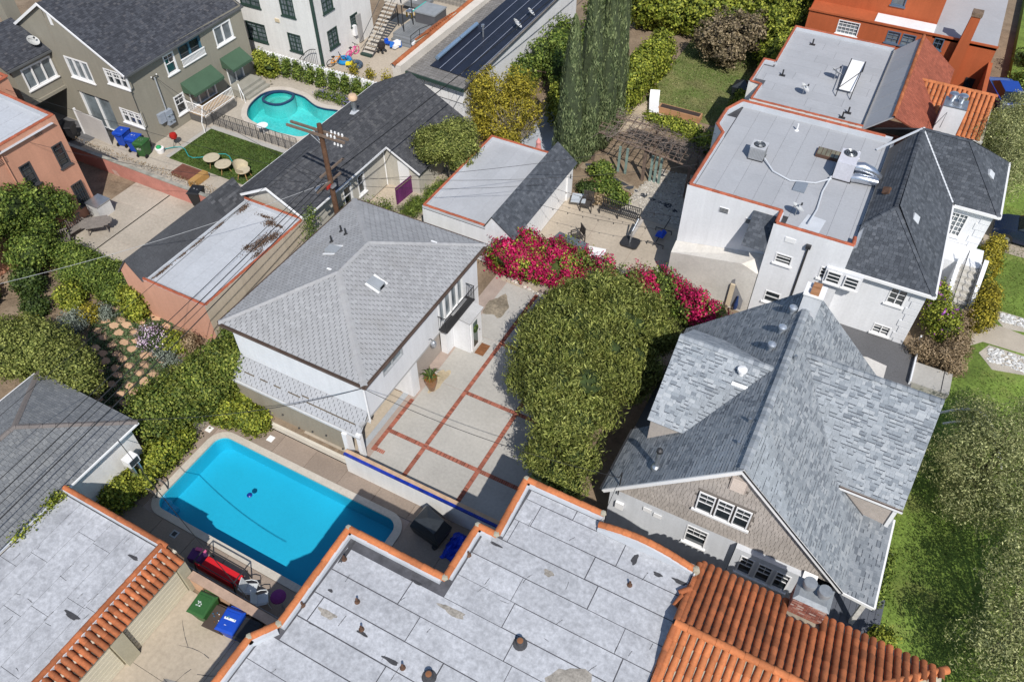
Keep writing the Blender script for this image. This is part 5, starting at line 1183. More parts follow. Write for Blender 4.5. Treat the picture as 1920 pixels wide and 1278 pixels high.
# ================================================================ house with red tile front behind the white house
H = thing('red_tile_house', (-2, 50, 0), 'pale flat-roofed house with a red tile front slope and white chimney', 'house')
PZ, FZ = 5.45, 5.20
f_ = lambda x, y: (x, y)
o4 = [(-7.55,44.45),(-0.95,44.45),(-0.95,55.3),(-7.55,55.3),(-7.45,49.75),(-8.2,49.75),(-8.2,46.55),(-7.5,46.5)]
mb = MB()
for i in range(len(o4)):
    a, b = o4[i], o4[(i+1) % len(o4)]; mb.poly([(*a,0),(*b,0),(*b,PZ),(*a,PZ)])
mb.build('wall', stucco_w, H); dk = MB().poly([(x,y,FZ) for x,y in o4]).build('roof_deck', MATS['seam_grey'], H); R_ = random.Random(14)
yy = 44.65
while yy < 55.1:
    xx = -8.0-R_.uniform(0,3)
    while xx < -1:
        x2 = xx+R_.uniform(2.5,5); a = max(xx, -8.0 if 46.7 < yy < 48.6 else -7.35); b = min(x2,-0.97)
        if b-a > 0.1: MB().box(a+0.006, b-0.006, yy+0.006, min(yy+0.95,55.1)-0.006, FZ, FZ+0.012).build('roofing_sheet', roof_g, dk)
        xx = x2
    yy += 0.95
mb_ = [(-0.95,55.22),(-7.47,55.22),(-7.38,49.75),(-8.12,49.75),(-8.12,46.60),(-7.42,46.5),(-7.47,44.53),(-0.95,44.53)]
parapet(H, [(-0.95,55.3),(-7.55,55.3),(-7.45,49.75),(-8.2,49.75),(-8.2,46.55),(-7.5,46.5),(-7.55,44.45),(-0.95,44.45)], 0.18, FZ, PZ-0.003, flash_w, left=True)
cap_row(H, [(x,y,PZ-0.01) for x,y in mb_], 0.085, 0.40, cap_red)
rz, rxx = 6.45, 0.45
back = [(-0.95,44.5,FZ+0.02),(rxx,44.5,rz),(rxx,55.3,rz),(-0.95,55.3,FZ+0.02)]; front = [(rxx,44.5,rz),(2.85,46.6,4.55),(2.95,55.9,4.55),(rxx,55.3,rz)]
bs = MB().slab(back, 0.06).build('back_slope', roof_g, H); fsl = MB().slab(front, 0.06).build('front_slope', cap_red, H)
for k in range(6): MB().obox((-0.25,45.4+1.75*k,(FZ+rz)/2+0.03), (1.8,1.70,0.012), ax=(Vector((1.4,0,1.23)).normalized(), Vector((0,1,0)), Vector((-1.23,0,1.4)).normalized())).build('roofing_sheet', roof_g, bs)
red = mat('red_flat_tile', (0.29,0.085,0.05), 0.85, 0.12, 0.8, 0.15, 12, island=0.16)
pp, _ = shingle_pieces(front, 0.20, 0.20, 0.02, 0.02, seed=9, lift=0.01); lay_pieces(pp, red, fsl, 0, 'tile', 'tiles')
cap_row(fsl, [(rxx,44.4,rz+0.02),(rxx,55.4,rz+0.02)], 0.11, 0.42, clay_dark, 'ridge_tile')
wr = [(1.25,50.9,5.72),(5.4,50.95,5.72),(5.6,48.6,4.1),(2.2,48.6,4.1)]
wg = MB().slab(wr, 0.06).slab([(1.25,50.9,5.72),(2.2,53.3,4.1),(5.6,53.3,4.1),(5.4,50.95,5.72)], 0.06).build('porch_roof', MATS['mortar_bed'], H)
barrel_roof(wg, (1.4,50.9,5.76), (5.4,50.9,5.76), (0,-2.3,-1.62), 2.8, 0.27, 0.125, 0.42, clay, cut=lambda p: p.x < 1.3+(50.9-p.y)*0.42)
cap_row(wg, [(1.2,50.92,5.80),(5.45,50.92,5.80)], 0.12, 0.42, clay, 'ridge_tile')
MB().box(2.6, 5.4, 48.9, 53.0, 0, 4.05).build('front_wall', stucco_w, H); MB().box(2.4,5.6,48.45,48.6,3.95,4.1).build('gutter', white_paint, H)
cn = MB().box(2.75, 4.0, 47.5, 48.7, 0.5, 6.2).build('chimney', stucco, H); MB().box(2.75,4.0,47.5,48.7,6.2,6.26).build('chimney_top', galv, cn)
for x in (3.1,3.6): MB().lathe([(0.17,0),(0.17,0.18),(0.27,0.2),(0.27,0.40),(0.20,0.46),(0.03,0.47)], (x,48.35,6.26), 16).build('cowl', shiny, cn, smooth=True)
MB().tube([(3.0,46.7,5.3),(3.05,46.9,6.2),(2.6,46.6,5.2)], 0.02, 5).build('antenna', dark_metal, H)
fr = thing('roof_screen_frame', (-2.6,50.5,FZ), 'leaning white panel on a dark rack on the pale flat roof', 'panel')
MB().add([(-3.05,48.2,FZ+0.25),(-2.25,48.2,FZ+0.25),(-2.25,51.2,FZ+0.75),(-3.05,51.2,FZ+0.75),(-3.05,48.2,FZ+0.20),(-2.25,48.2,FZ+0.20),(-2.25,51.2,FZ+0.70),(-3.05,51.2,FZ+0.70)], [(0,1,2,3),(7,6,5,4),(0,4,5,1),(1,5,6,2),(2,6,7,3),(3,7,4,0)]).build('panel', white_paint, fr)
for x in (-3.08,-2.22): MB().tube([(x,47.6,FZ),(x,47.8,FZ+0.5),(x,51.2,FZ+0.8),(x,51.4,FZ)], 0.03, 5).build('frame_rail', dark_metal, fr)
MB().tube([(-3.08,48.2,FZ+0.3),(-2.22,50.2,FZ+0.62)], 0.025, 5).build('brace', dark_metal, fr)
dish(-3.6,49.6,FZ+0.012,0.42,'pale satellite dish beside the leaning white roof panel', 0.8, 1.0); dish(-4.9,46.9,FZ+0.012,0.34,'grey satellite dish alone on the pale flat roof', 0.2, 0.9)
for x, y, lb in ((-5.9,53.6,'thin dark vent mast near the far corner of the pale flat roof'),(-6.6,48.6,'rusty vent stub near the near-left edge of the pale flat roof'),(-2.0,46.0,'dark vent stub beside the double clay parapet'),(-2.2,45.3,'small grey vent closest to the double clay parapet')):
    tag(MB().tube([(x,y,FZ),(x,y,FZ+0.4)], 0.05, 7).box(x-0.18,x+0.18,y-0.12,y+0.12,FZ+0.012,FZ+0.04).build('roof_vent', dark_metal), lb, 'vent')
# ================================================================ orange house at the top right
H = thing('orange_house', (-1, 60, 0), 'burnt orange stucco house with small white framed windows at the top right', 'house')
orange = mat('orange_stucco', (0.42,0.105,0.038), 0.9, 0.08, 0.6, 0.06, bump=0.2, streak=0.1)
mb = MB(); ho = [(2.15,3.6,4.1,5.05),(5.5,6.35,4.2,5.0),(6.5,7.35,4.2,5.0),(8.5,9.1,4.4,5.15)]
wall(mb, (-7.3,58.6,0), (1,0,0), 12.3, 0, 5.3, ho, (0,-1,0), 0.14)
mb.poly([(-7.3,58.6,0),(-7.3,75,0),(-7.3,75,8.5),(-7.3,58.6,5.3)][::-1]); mb.poly([(5,58.6,0),(5,75,0),(5,75,5.3),(5,58.6,5.3)])
up = [(1.5,2.4,6.3,7.2),(5.0,5.9,6.0,6.9)]
wall(mb, (-7.3,60.4,0), (1,0,0), 8.3, 5.3, 9.5, up, (0,-1,0), 0.14); mb.poly([(1.0,60.4,5.3),(1.0,75,5.3),(1.0,75,9.5),(1.0,60.4,9.5)]); mb.poly([(-7.3,58.6,5.3),(1.0,58.6,5.3),(1.0,60.4,5.3),(-7.3,60.4,5.3)])
mb.build('wall', orange, H); MB().box(1.0,5.0,58.6,75,5.1,5.3).build('flat_roof', roof_g, H)
MB().box(-2.9,1.0,58.62,60.2,5.302,5.36).build('white_ledge', stucco, H)
blue_fr = mat('blue_frame', (0.10,0.14,0.20), 0.6)
window(H, (-7.3,58.6,0), (1,0,0), (0,-1,0), *ho[0], white_paint, glass_lt, 5, 4, casing=0.05); 
for h in ho[1:3]: window(H, (-7.3,58.6,0), (1,0,0), (0,-1,0), *h, blue_fr, glass_lt, 2, 3, casing=0.05)
window(H, (-7.3,58.6,0), (1,0,0), (0,-1,0), *ho[3], blue_fr, glass_dk, 2, 2, casing=0.05)
for h in up: window(H, (-7.3,60.4,0), (1,0,0), (0,-1,0), *h, blue_fr, glass_lt, 1, 1, casing=0.06)
mb = MB(); mb.add([(2.4,58.0,1.5),(3.3,58.0,1.5),(3.3,58.62,1.5),(2.4,58.62,1.5),(2.75,58.0,7.2),(3.3,58.0,7.2),(3.3,58.62,7.2),(2.75,58.62,7.2)], [(4,5,6,7),(0,1,5,4),(1,2,6,5),(2,3,7,6),(3,0,4,7)]); cn = mb.build('chimney', orange, H); MB().box(2.7,3.35,57.95,58.67,7.2,7.45).build('chimney_pot', MATS['bark'], cn)
MB().box(4.9,5.15,52.5,58.6,0,4.3).build('wing_wall', orange, H); MB().box(-7.35,5.05,58.5,58.62,5.3,5.42).build('cornice', orange, H); MB().box(4.0,4.6,58.55,58.6,2.0,3.0).build('low_window', glass_dk, H)
# ================================================================ small white garage with shingled strip (north of the driveway)
G = thing('white_garage', (-18.5, 33.7, 0), 'white garage with pale flat roof and dark shingled strip over white doors', 'garage')
x0, x1, y0, y1, z = -21.55, -17.45, 29.50, 37.65, 2.62
mb = MB(); mb.box(x0, -15.95, y0, y1, 0, z-0.26); mb.add([(x1,y0,z-0.26),(-15.9,y0,z-0.26),(-15.75,y0,2.40),(-16.98,y0,3.42),(x1,y0,z)], [(0,1,2,3,4)]); mb.add([(x1,y1,z-0.26),(-15.9,y1,z-0.26),(-15.75,y1,2.40),(-16.98,y1,3.42),(x1,y1,z)], [(4,3,2,1,0)]); mb.build('wall', stucco, G)
dk = MB().box(x0+0.02,x1,y0+0.02,y1-0.02,z-0.26,z-0.20).build('roof_deck', tar, G); yy = y0+0.18; 
xx = x0+0.18
while xx < x1-0.1:
    for ya, yb in ((y0+0.18,y0+4.0),(y0+4.0,y1-0.18)): MB().box(xx+0.003,min(xx+0.98,x1)-0.003,ya+0.003,yb-0.003,z-0.20,z-0.19).build('roofing_sheet', mat('pale_membrane', (0.40,0.41,0.43), 0.9, 0.06, 0.6, 0.06, 8, rand=0.03, stain=(0.31,0.31,0.32), stain_scale=1.0, stain_lo=0.6, stain_hi=0.85), dk)
    xx += 0.98
parapet(G, [(x1,y1),(x0,y1),(x0,y0),(x1,y0)], 0.18, z-0.2, z-0.003, flash_w, left=True)
cap_row(G, [(x1,y1-0.08,z-0.01),(x0+0.08,y1-0.08,z-0.01),(x0+0.08,y0+0.08,z-0.01),(x1,y0+0.08,z-0.01)], 0.085, 0.38, cap_red)
sp = [[(-16.98,y0-0.05,3.46),(-15.60,y0-0.05,2.36),(-15.60,y1+0.1,2.36),(-16.98,y1+0.1,3.46)],[(-17.5,y0-0.05,2.62),(-16.98,y0-0.05,3.46),(-16.98,y1+0.1,3.46),(-17.5,y1+0.1,2.62)]]
mb = MB()
for p in sp: mb.slab(p, 0.05)
so_ = mb.build('shingled_strip', roof_under, G); shingle_roof(so_, sp, sh_slate, 0, e=0.15, wid=0.22, t=0.012, gap=0.01, jit=0.3)
gd = MB().box(-15.96,-15.90,30.1,36.9,0.02,2.1).build('garage_door', white_paint, G)
for k in range(26): MB().box(-15.905,-15.885,30.12+0.26*k,30.36+0.26*k,0.04,2.08).build('door_panel', white_paint, gd)
MB().box(-15.95,-15.80,36.9,37.6,0,2.3).build('pier', white_paint, G); MB().box(-15.79,-15.77,37.2,37.3,1.5,1.8).build('house_number_plate', dark_metal, G)
# ================================================================ sunken back yard with the kidney pool
YZ = -0.80
K2 = 1.0267
yard2 = struct('back_yard', holed(*YARD2[:2], *YARD2[2:], [(-42.8,-35.2,35.2,40.7)], YZ-0.01), concrete_old)
struct('yard_retaining_wall', MB().box(YARD2[0], YARD2[1], 43.2, 43.28, YZ, 0.0).box(-31.38, -31.3, 26.72, 43.2, YZ, 0.0), concrete_old)
p2 = [(-40.47,35.48),(-41.14,36.57),(-41.39,38.02),(-41.01,38.89),(-40.19,39.36),(-39.2,39.37),(-38.33,39.30),(-37.0,38.76),(-36.1,38.69),(-34.9,38.9),(-34.45,38.0),(-34.45,36.64),(-35.02,35.02),(-36.16,34.67),(-37.62,34.56),(-38.84,34.77),(-39.76,34.97)]
p2 = [(x*K2, y*K2) for x,y in p2]
def smooth_closed(P_, k=4):
    P_ = np.array(P_); n = len(P_); out = []
    for i in range(n):
        a, b, c, d = P_[i-1], P_[i], P_[(i+1)%n], P_[(i+2)%n]
        for j in range(k):
            t = j/k; out.append(tuple(0.5*((2*b)+(-a+c)*t+(2*a-5*b+4*c-d)*t*t+(-a+3*b-3*c+d)*t**3)))
    return out
cur = smooth_closed(p2)
if sum(cur[i][0]*cur[(i+1)%len(cur)][1]-cur[(i+1)%len(cur)][0]*cur[i][1] for i in range(len(cur))) < 0: cur = cur[::-1]
def offset(c, d):
    n = len(c); out = []
    for i in range(n):
        t = Vector((c[(i+1)%n][0]-c[i-1][0], c[(i+1)%n][1]-c[i-1][1])).normalized(); out.append((c[i][0]+t.y*d, c[i][1]-t.x*d))
    return out
cx2, cy2 = -38.9, 38.0
outr = offset(cur, 0.42); rect = []
bx0, bx1, by0, by1 = -42.8, -35.2, 35.2, 40.7
for x, y in outr:
    dx, dy = x-cx2, y-cy2; k = min([abs(v) for v in ((bx1-cx2)/dx if dx > 0 else (bx0-cx2)/dx if dx < 0 else 9, (by1-cy2)/dy if dy > 0 else (by0-cy2)/dy if dy < 0 else 9)]); k = max(k, 1.02); rect.append((cx2+dx*k, cy2+dy*k))
pool2 = thing('kidney_pool', (cx2, cy2, YZ), 'turquoise kidney-shaped pool with a round spa beside the olive house', 'pool')
mb = MB(); ring(mb, cur, outr, YZ-0.05, YZ+0.03); mb.build('coping', mat('pale_coping', (0.52,0.47,0.41), 0.9, 0.08, 1.5), pool2)
mb = MB(); ring(mb, outr, rect, YZ-0.06, YZ-0.008); mb.build('deck_infill', concrete_old, pool2)
mb = MB(); n = len(cur)
for i in range(n): j = (i+1) % n; mb.poly([(*cur[i],YZ-1.2),(*cur[j],YZ-1.2),(*cur[j],YZ-0.04),(*cur[i],YZ-0.04)])
mb.poly([(*q,YZ-1.2) for q in cur]); mb.build('basin', mat('turquoise_plaster', (0.14,0.66,0.66), 0.8, 0.1, 0.8, 0.16, 5, stain=(0.38,0.78,0.76), stain_scale=1.3, stain_lo=0.52, stain_hi=0.8), pool2)
mb = MB(); ins = offset(cur, -0.03); ring(mb, ins, cur, YZ-0.16, YZ-0.02); mb.build('waterline_tiles', mat('navy_tile', (0.02,0.05,0.12), 0.3), pool2)
MB().poly([(*q,YZ-0.10) for q in cur]).build('water', water_mat('kidney_water', (0.62,0.93,0.93), 4.0), pool2)
spa = [(-40.93,37.6),(-41.09,38.18),(-40.88,38.86),(-40.17,39.30),(-39.33,39.30),(-39.0,38.9),(-38.93,38.4),(-39.16,37.71),(-39.76,37.35),(-40.51,37.36)]
spc = smooth_closed([(x*K2,y*K2) for x,y in spa], 3)
if sum(spc[i][0]*spc[(i+1)%len(spc)][1]-spc[(i+1)%len(spc)][0]*spc[i][1] for i in range(len(spc))) < 0: spc = spc[::-1]
mb = MB(); si = offset(spc, -0.16); ring(mb, si, spc, YZ-0.16, YZ-0.02); sp_o = mb.build('spa_rim', MATS['navy_tile'], pool2); mb = MB(); ring(mb, si, spc, YZ-1.19, YZ-0.165); mb.build('spa_wall', mat('spa_wall', (0.16,0.60,0.60), 0.8), sp_o); MB().poly([(*q,YZ-0.7) for q in si]).build('spa_floor', mat('spa_plaster', (0.30,0.62,0.60), 0.8, 0.2, 2), sp_o)
mb = MB(); si2 = offset(spc, -0.5); ring(mb, si2, si, YZ-0.69, YZ-0.4); mb.build('spa_bench', mat('spa_bench', (0.42,0.72,0.68), 0.8), sp_o); MB().poly([(*q,YZ-0.06) for q in si]).build('spa_water', MATS.get('spaw') or water_mat('spa_water', (0.62,0.93,0.90), 4.0), sp_o)
struct('back_lawn', MB().box(-42.4,-35.4,29.5,33.6,YZ-0.02,YZ+0.05), grass_dark)
mb = MB().box(-42.55,-35.2,33.6,34.0,YZ-0.01,YZ+0.06).box(-42.75,-42.4,29.5,33.6,YZ-0.01,YZ+0.055); struct('lawn_kerb', mb, concrete)
# brick retaining wall beside the peach patio
bw_ = thing('brick_pink_wall', (-41,26.7,0), 'low faded pink painted wall along the yard of the olive house', 'wall'); MB().box(-50,-34.3,25.70,25.88,YZ,1.05).build('wall', mat('faded_pink_paint', (0.46,0.20,0.16), 0.9, 0.15, 0.8, 0.1, 9, stain=(0.52,0.47,0.42), stain_scale=0.5, stain_lo=0.58, stain_hi=0.66), bw_); MB().box(-50,-34.3,25.67,25.92,1.05,1.10).build('cap', mat('mossy_cap', (0.30,0.29,0.25), 0.9, 0.3, 2), bw_)
pt = struct('peach_patio', MB().box(-41.2,-32.3,18.2,25.7,-0.05,0.008), mortar)
for i, xa in enumerate((-41.2,-38.3,-35.3)):
    for ya, yb in ((18.2,20.9),(20.9,23.7),(23.7,25.68)): MB().box(xa+0.01,(xa+3.0 if i < 2 else -32.3)-0.01,ya+0.01,yb-0.01,-0.05,0.016).build('slab', concrete_old, pt)
# ================================================================ peach two-storey house at the left edge
H = thing('peach_house', (-46,18,0), 'peach stucco two-storey house with white flat roof at the left edge', 'house')
peach = mat('peach_wall', (0.56,0.285,0.19), 0.9, 0.07, 0.5, 0.06, 9, bump=0.2, streak=0.08)
mb = MB(); hh = [(11.61,12.30,3.55,4.98),(9.41,10.12,3.55,4.95),(11.62,12.37,0.78,2.30),(7.2,7.9,3.55,4.95)]
wall(mb, (-41.2,10.0,0), (0,1,0), 12.66, 0, 6.50, hh, (1,0,0), 0.14); mb.poly([(-41.2,22.66,0),(-60,23.9,0),(-60,23.9,6.5),(-41.2,22.66,6.5)]); mb.build('wall', peach, H)
MB().poly([(-41.22,10,6.2),(-41.22,22.6,6.2),(-60,23.8,6.2),(-60,10,6.2)]).build('flat_roof', white_roof, H); fr_ = LAST[0]
for k in range(5): MB().box(-47.2+1.25*k,-46.0+1.25*k,11,22.3,6.205,6.217).build('roofing_sheet', white_roof, fr_)
MB().add([(-41.21,10,6.2),(-41.21,22.66,6.2),(-41.42,22.66,6.2),(-41.42,10,6.2),(-41.21,10,6.5),(-41.21,22.66,6.5),(-41.42,22.66,6.5),(-41.42,10,6.5)],[(4,5,6,7),(0,1,5,4),(2,3,7,6)]).build('parapet', peach, H)
parapet(H, [(-41.2,22.66),(-47.2,23.05)], 0.2, 6.2, 6.5, white_roof, left=True)
cap_row(H, [(-41.28,10.2,6.5),(-41.28,22.55,6.5)], 0.10, 0.40, cap_red); cap_row(H, [(-41.3,22.57,6.5),(-47.2,22.95,6.5)], 0.10, 0.40, cap_red); cap_row(H, [(-47.2,22.95,6.5),(-47.25,24.3,6.5),(-52,24.6,6.5)], 0.10, 0.40, cap_red)
mb = MB(); mb.poly([(-47.25,22.95,0),(-47.25,24.3,0),(-47.25,24.3,6.5),(-47.25,22.95,6.5)]); mb.poly([(-47.25,24.3,0),(-60,25,0),(-60,25,6.5),(-47.25,24.3,6.5)]); mb.build('rear_wall', peach, H)
dkfr = mat('dark_window_frame', (0.055,0.055,0.06), 0.6)
for i, h in enumerate(hh): window(H, (-41.2,10,0), (0,1,0), (1,0,0), *h, dkfr, glass_dk, 2 if i != 0 else 1, 4, d=0.09, casing=0.06, sill_mat=dkfr)
for y, z in ((21.27,6.05),(18.8,5.7)):
    v = MB().box(-41.202,-41.17,y-0.28,y+0.28,z-0.16,z+0.16).build('wall_vent', peach, H)
    for k in range(4): MB().box(-41.172,-41.16,y-0.25,y+0.25,z-0.13+0.08*k,z-0.10+0.08*k).build('slat', dark_metal, v)
mb = MB()
for k in range(6): mb.tube([(-41.1,21.65+0.14*k,0.85),(-41.1,21.65+0.14*k,2.25)], 0.015, 5)
mb.build('window_bars', dark_metal, H); MB().tube([(-41.15,18.9,6.6),(-41.15,18.9,0)], 0.04, 6).build('downpipe', peach, H)
cab = thing('utility_cabinet', (-40.5,21.6,0), 'low pale metal utility cabinet against the peach wall', 'cabinet'); MB().box(-41.1,-40.1,21.9,22.9,0,0.9).build('body', mat('pale_metal', (0.55,0.55,0.54), 0.5), cab); MB().box(-41.12,-40.05,21.86,22.94,0.9,0.95).build('lid', galv, cab)
# ================================================================ olive grey house, upper left
H = thing('olive_house', (-48,36,YZ), 'olive grey two-storey house with dark gable roof, green awnings and white trim', 'house')
olive = mat('olive_stucco', (0.285,0.265,0.215), 0.9, 0.05, 0.5, 0.05, 9, bump=0.2, streak=0.06)
xe, ys, yn2, ez, xr, rz = -44.6, 29.95, 41.2, 4.78, -50.3, 8.15
mb = MB()
hE = [(33.27-ys,34.22-ys,2.93,4.32),(33.02-ys,33.95-ys,0.0,1.39),(34.7-ys,36.85-ys,2.92,4.35),(38.1-ys,39.88-ys,2.88,4.25),(34.4-ys,36.9-ys,YZ+0.6,1.5),(38.3-ys,39.9-ys,YZ+0.4,1.5)]
wall(mb, (xe,ys,0), (0,1,0), yn2-ys, YZ, ez, hE, (1,0,0), 0.22)
hS = [(5.0-50.1+50.3,2.45,3.1,4.6),(3.95,5.9,3.55,4.62),(3.98,5.85,0.70,1.77),(0.2-0.4+0.2,3.1,YZ,2.0)]
hS[0] = (0.24,2.45,3.1,4.6)
wall(mb, (-50.35,ys,0), (1,0,0), 5.75, YZ, ez, hS, (0,-1,0), 0.25)
mb.add([(-50.35,ys,ez),(xe,ys,ez),(-50.30,ys,rz-0.1)], [(0,1,2)]); mb.add([(-50.35,ys,YZ),(-50.35,ys,rz-0.1),(-57,ys,4.2),(-57,ys,YZ)], [(0,1,2,3)])
mb.poly([(xe,yn2,YZ),(-56,yn2,YZ),(-56,yn2,ez),(xr,yn2,rz-0.1),(xe,yn2,ez)]); mb.build('wall', olive, H)
sh_blk = mat('black_shingle', (0.052,0.056,0.066), 0.92, 0.1, 0.4, 0.2, 20, ramp=[(0,(0.034,0.037,0.046)),(0.5,(0.052,0.056,0.068)),(0.85,(0.066,0.071,0.085)),(1,(0.082,0.082,0.09))])
pE = [(xr,ys-0.15,rz),(-44.25,ys-0.15,ez-0.15),(-44.6,yn2+0.2,ez-0.15),(xr,yn2+0.2,rz)]; pW = [(xr,ys-0.15,rz),(xr,yn2+0.2,rz),(-57,yn2+0.2,4.2),(-57,ys-0.15,4.2)]
rf = MB().slab(pE, 0.1).slab(pW, 0.1).build('roof', roof_under, H); shingle_roof(rf, [pE], sh_blk, 0, e=0.15, wid=0.22, t=0.012, gap=0.01, jit=0.3)
board(rf, (xr,ys-0.18,rz+0.02), (-44.25,ys-0.18,ez-0.13), 0.14, 0.05, white_paint); board(rf, (-57,ys-0.18,4.2), (xr,ys-0.18,rz+0.02), 0.16, 0.06, white_paint); board(rf, (-44.2,ys-0.15,ez-0.15), (-44.55,yn2+0.2,ez-0.15), 0.12, 0.12, mat('dark_gutter', (0.10,0.105,0.11), 0.6), 'gutter')
W_ = white_paint
window(H, (xe,ys,0), (0,1,0), (1,0,0), *hE[0], W_, glass_dk, 2, 4, casing=0.09, half=True); window(H, (xe,ys,0), (0,1,0), (1,0,0), *hE[1], W_, glass_dk, 2, 4, casing=0.09, half=True)
window(H, (xe,ys,0), (0,1,0), (1,0,0), *hE[3], W_, glass_lt, 1, 1, casing=0.10, sash=2)
window(H, (xe-0.12,ys,0), (0,1,0), (1,0,0), *hE[2], mat('teal_frame', (0.05,0.14,0.20), 0.6), glass_dk, 1, 1, casing=0.14, sash=2, sill=False, name='balcony_door')
window(H, (xe,ys,0), (0,1,0), (1,0,0), *hE[4], W_, glass_lt, 1, 1, casing=0.08, sash=3, sill=False, name='patio_door'); window(H, (xe,ys,0), (0,1,0), (1,0,0), *hE[5], W_, glass_lt, 1, 1, casing=0.08, sash=2, sill=False, name='patio_door')
window(H, (-50.35,ys,0), (1,0,0), (0,-1,0), *hS[0], W_, glass_lt, 1, 1, casing=0.10, sash=3)
window(H, (-50.35,ys,0), (1,0,0), (0,-1,0), *hS[1], W_, glass_dk, 2, 4, casing=0.07, sash=3, muntin=0.028, half=True); window(H, (-50.35,ys,0), (1,0,0), (0,-1,0), *hS[2], W_, glass_dk, 2, 4, casing=0.07, sash=3, muntin=0.028, half=True)
window(H, (-50.35,ys+0.15,0), (1,0,0), (0,-1,0), *hS[3], W_, glass_lt, 1, 1, casing=0.12, sash=2, sill=False, name='porch_door')
MB().prism([(-49.95,ys-0.03),(-49.70,ys-0.03),(-49.70,ys+0.02),(-49.95,ys+0.02)], 6.75, 7.6).build('gable_slit', W_, H)
mb = MB().box(xe+0.005,xe+0.10,34.65,36.9,3.40,3.46).box(xe+0.005,xe+0.10,34.65,36.9,2.90,2.96)
for k in range(20): mb.box(xe+0.03,xe+0.07,34.69+0.112*k,34.74+0.112*k,2.96,3.40)
mb.build('balcony_rail', W_, H)
aw = mat('green_canvas', (0.055,0.105,0.065), 0.9, 0.08, 1, 0.08)
for a, b in ((33.98,37.05),(37.98,40.12)):
    mb = MB(); f = xe+1.05
    mb.add([(xe+0.01,a,2.03),(xe+0.01,b,2.03),(f,b,1.38),(f,a,1.38),(xe+0.01,a,1.30),(xe+0.01,b,1.30)], [(0,3,2,1),(0,4,3),(1,2,5)])
    n = 12
    for k in range(n): y0_ = a+(b-a)*k/n; y1_ = a+(b-a)*(k+1)/n; mb.add([(f,y0_,1.38),(f,y1_,1.38),(f,y1_,1.22),(f,(y0_+y1_)/2,1.16),(f,y0_,1.22)], [(0,1,2,3,4)])
    mb.build('awning', aw, H)
# timber deck with white railing below the awning
dkk = thing('white_railed_deck', (-43.6,35.5,YZ), 'small raised deck with white balusters under the green awning', 'deck'); MB().box(xe+0.02,-42.95,33.9,36.9,YZ,YZ+0.6).build('platform', mat('dark_stone', (0.12,0.115,0.11), 0.9, 0.3, 3), dkk)
for k in range(8): MB().box(xe+0.02+0.2*k,xe+0.2+0.2*k,33.9,36.9,YZ+0.6,YZ+0.63).build('plank', mat('honey_plank', (0.36,0.22,0.09), 0.8, 0.2, 3, rand=0.2), dkk)
mb = MB()
for x0_, y0_, x1_, y1_ in ((-42.98,33.9,-42.98,36.9),(xe+0.05,33.92,-42.98,33.92)):
    L_ = math.hypot(x1_-x0_, y1_-y0_); n = int(L_/0.13); mb.tube([(x0_,y0_,YZ+1.5),(x1_,y1_,YZ+1.5)], 0.04, 4); mb.tube([(x0_,y0_,YZ+0.72),(x1_,y1_,YZ+0.72)], 0.025, 4)
    for k in range(n+1): t = k/n; x = x0_+(x1_-x0_)*t; y = y0_+(y1_-y0_)*t; mb.tube([(x,y,YZ+0.6),(x,y,YZ+1.5)], 0.02, 4, False)
mb.build('railing', W_, dkk)
MB().tube([(-42.98,33.9,YZ+1.5),(-42.4,33.0,YZ+0.9)], 0.035, 4).tube([(-42.4,33.0,YZ),(-42.4,33.0,YZ+0.9)], 0.035, 4).build('stair_rail', W_, dkk)
for k in range(3): MB().box(xe+0.02,xe+1.3+0.35*(2-k),37.9,40.3,YZ+0.01+0.2*k,YZ+0.2+0.2*k).build('step', mat('step_boards', (0.30,0.29,0.25), 0.9, 0.1, 2), dkk)
MB().tube([(xe+1.5,37.7,YZ+1.35),(xe+2.0,37.5,YZ+0.6)], 0.035, 4).tube([(xe+2.0,37.5,YZ),(xe+2.0,37.5,YZ+0.75)], 0.03, 4).tube([(xe+1.5,37.7,YZ),(xe+1.5,37.7,YZ+1.35)], 0.03, 4).build('stair_rail', W_, dkk)
# wing to the south-west
wp = [(-51.3,26.5,4.75),(-51.3,30.0,4.75),(-54.2,30.0,6.3),(-54.2,26.5,6.3)]
wr_ = MB().slab(wp, 0.1).build('wing_roof', roof_under, H); shingle_roof(wr_, [wp], sh_blk, 0, e=0.15, wid=0.22, t=0.012, gap=0.01, jit=0.3)
mb = MB(); hw_ = [(0.62,2.95,2.86,4.34)]; wall(mb, (-51.5,26.85,0), (0,1,0), 3.1, 1.95, 4.72, hw_, (1,0,0), 0.14); mb.poly([(-51.5,26.85,YZ),(-60,26.85,YZ),(-60,26.85,4.7),(-51.5,26.85,4.7)][::-1]); mb.poly([(-51.5,26.85,1.95),(-51.5,29.95,1.95),(-56,29.95,1.95),(-56,26.85,1.95)]); mb.build('wing_wall', olive, H)
window(H, (-51.5,26.85,0), (0,1,0), (1,0,0), *hw_[0], W_, glass_lt, 1, 1, casing=0.10, sash=3); MB().box(-51.5,-51.38,26.85,29.95,1.9,2.1).build('beam', olive, H); MB().box(-51.32,-51.2,26.5,30.0,4.6,4.72).build('gutter', mat('dark_gutter', (0.1,0.1,0.11)), H)
MB().box(-55.8,-55.0,30.2,31.2,4,9.5).build('chimney', olive, H)
dish(-51.9,29.4,4.95,0.40,'pale satellite dish on the dark wing roof of the olive house', 0.3, 0.9)
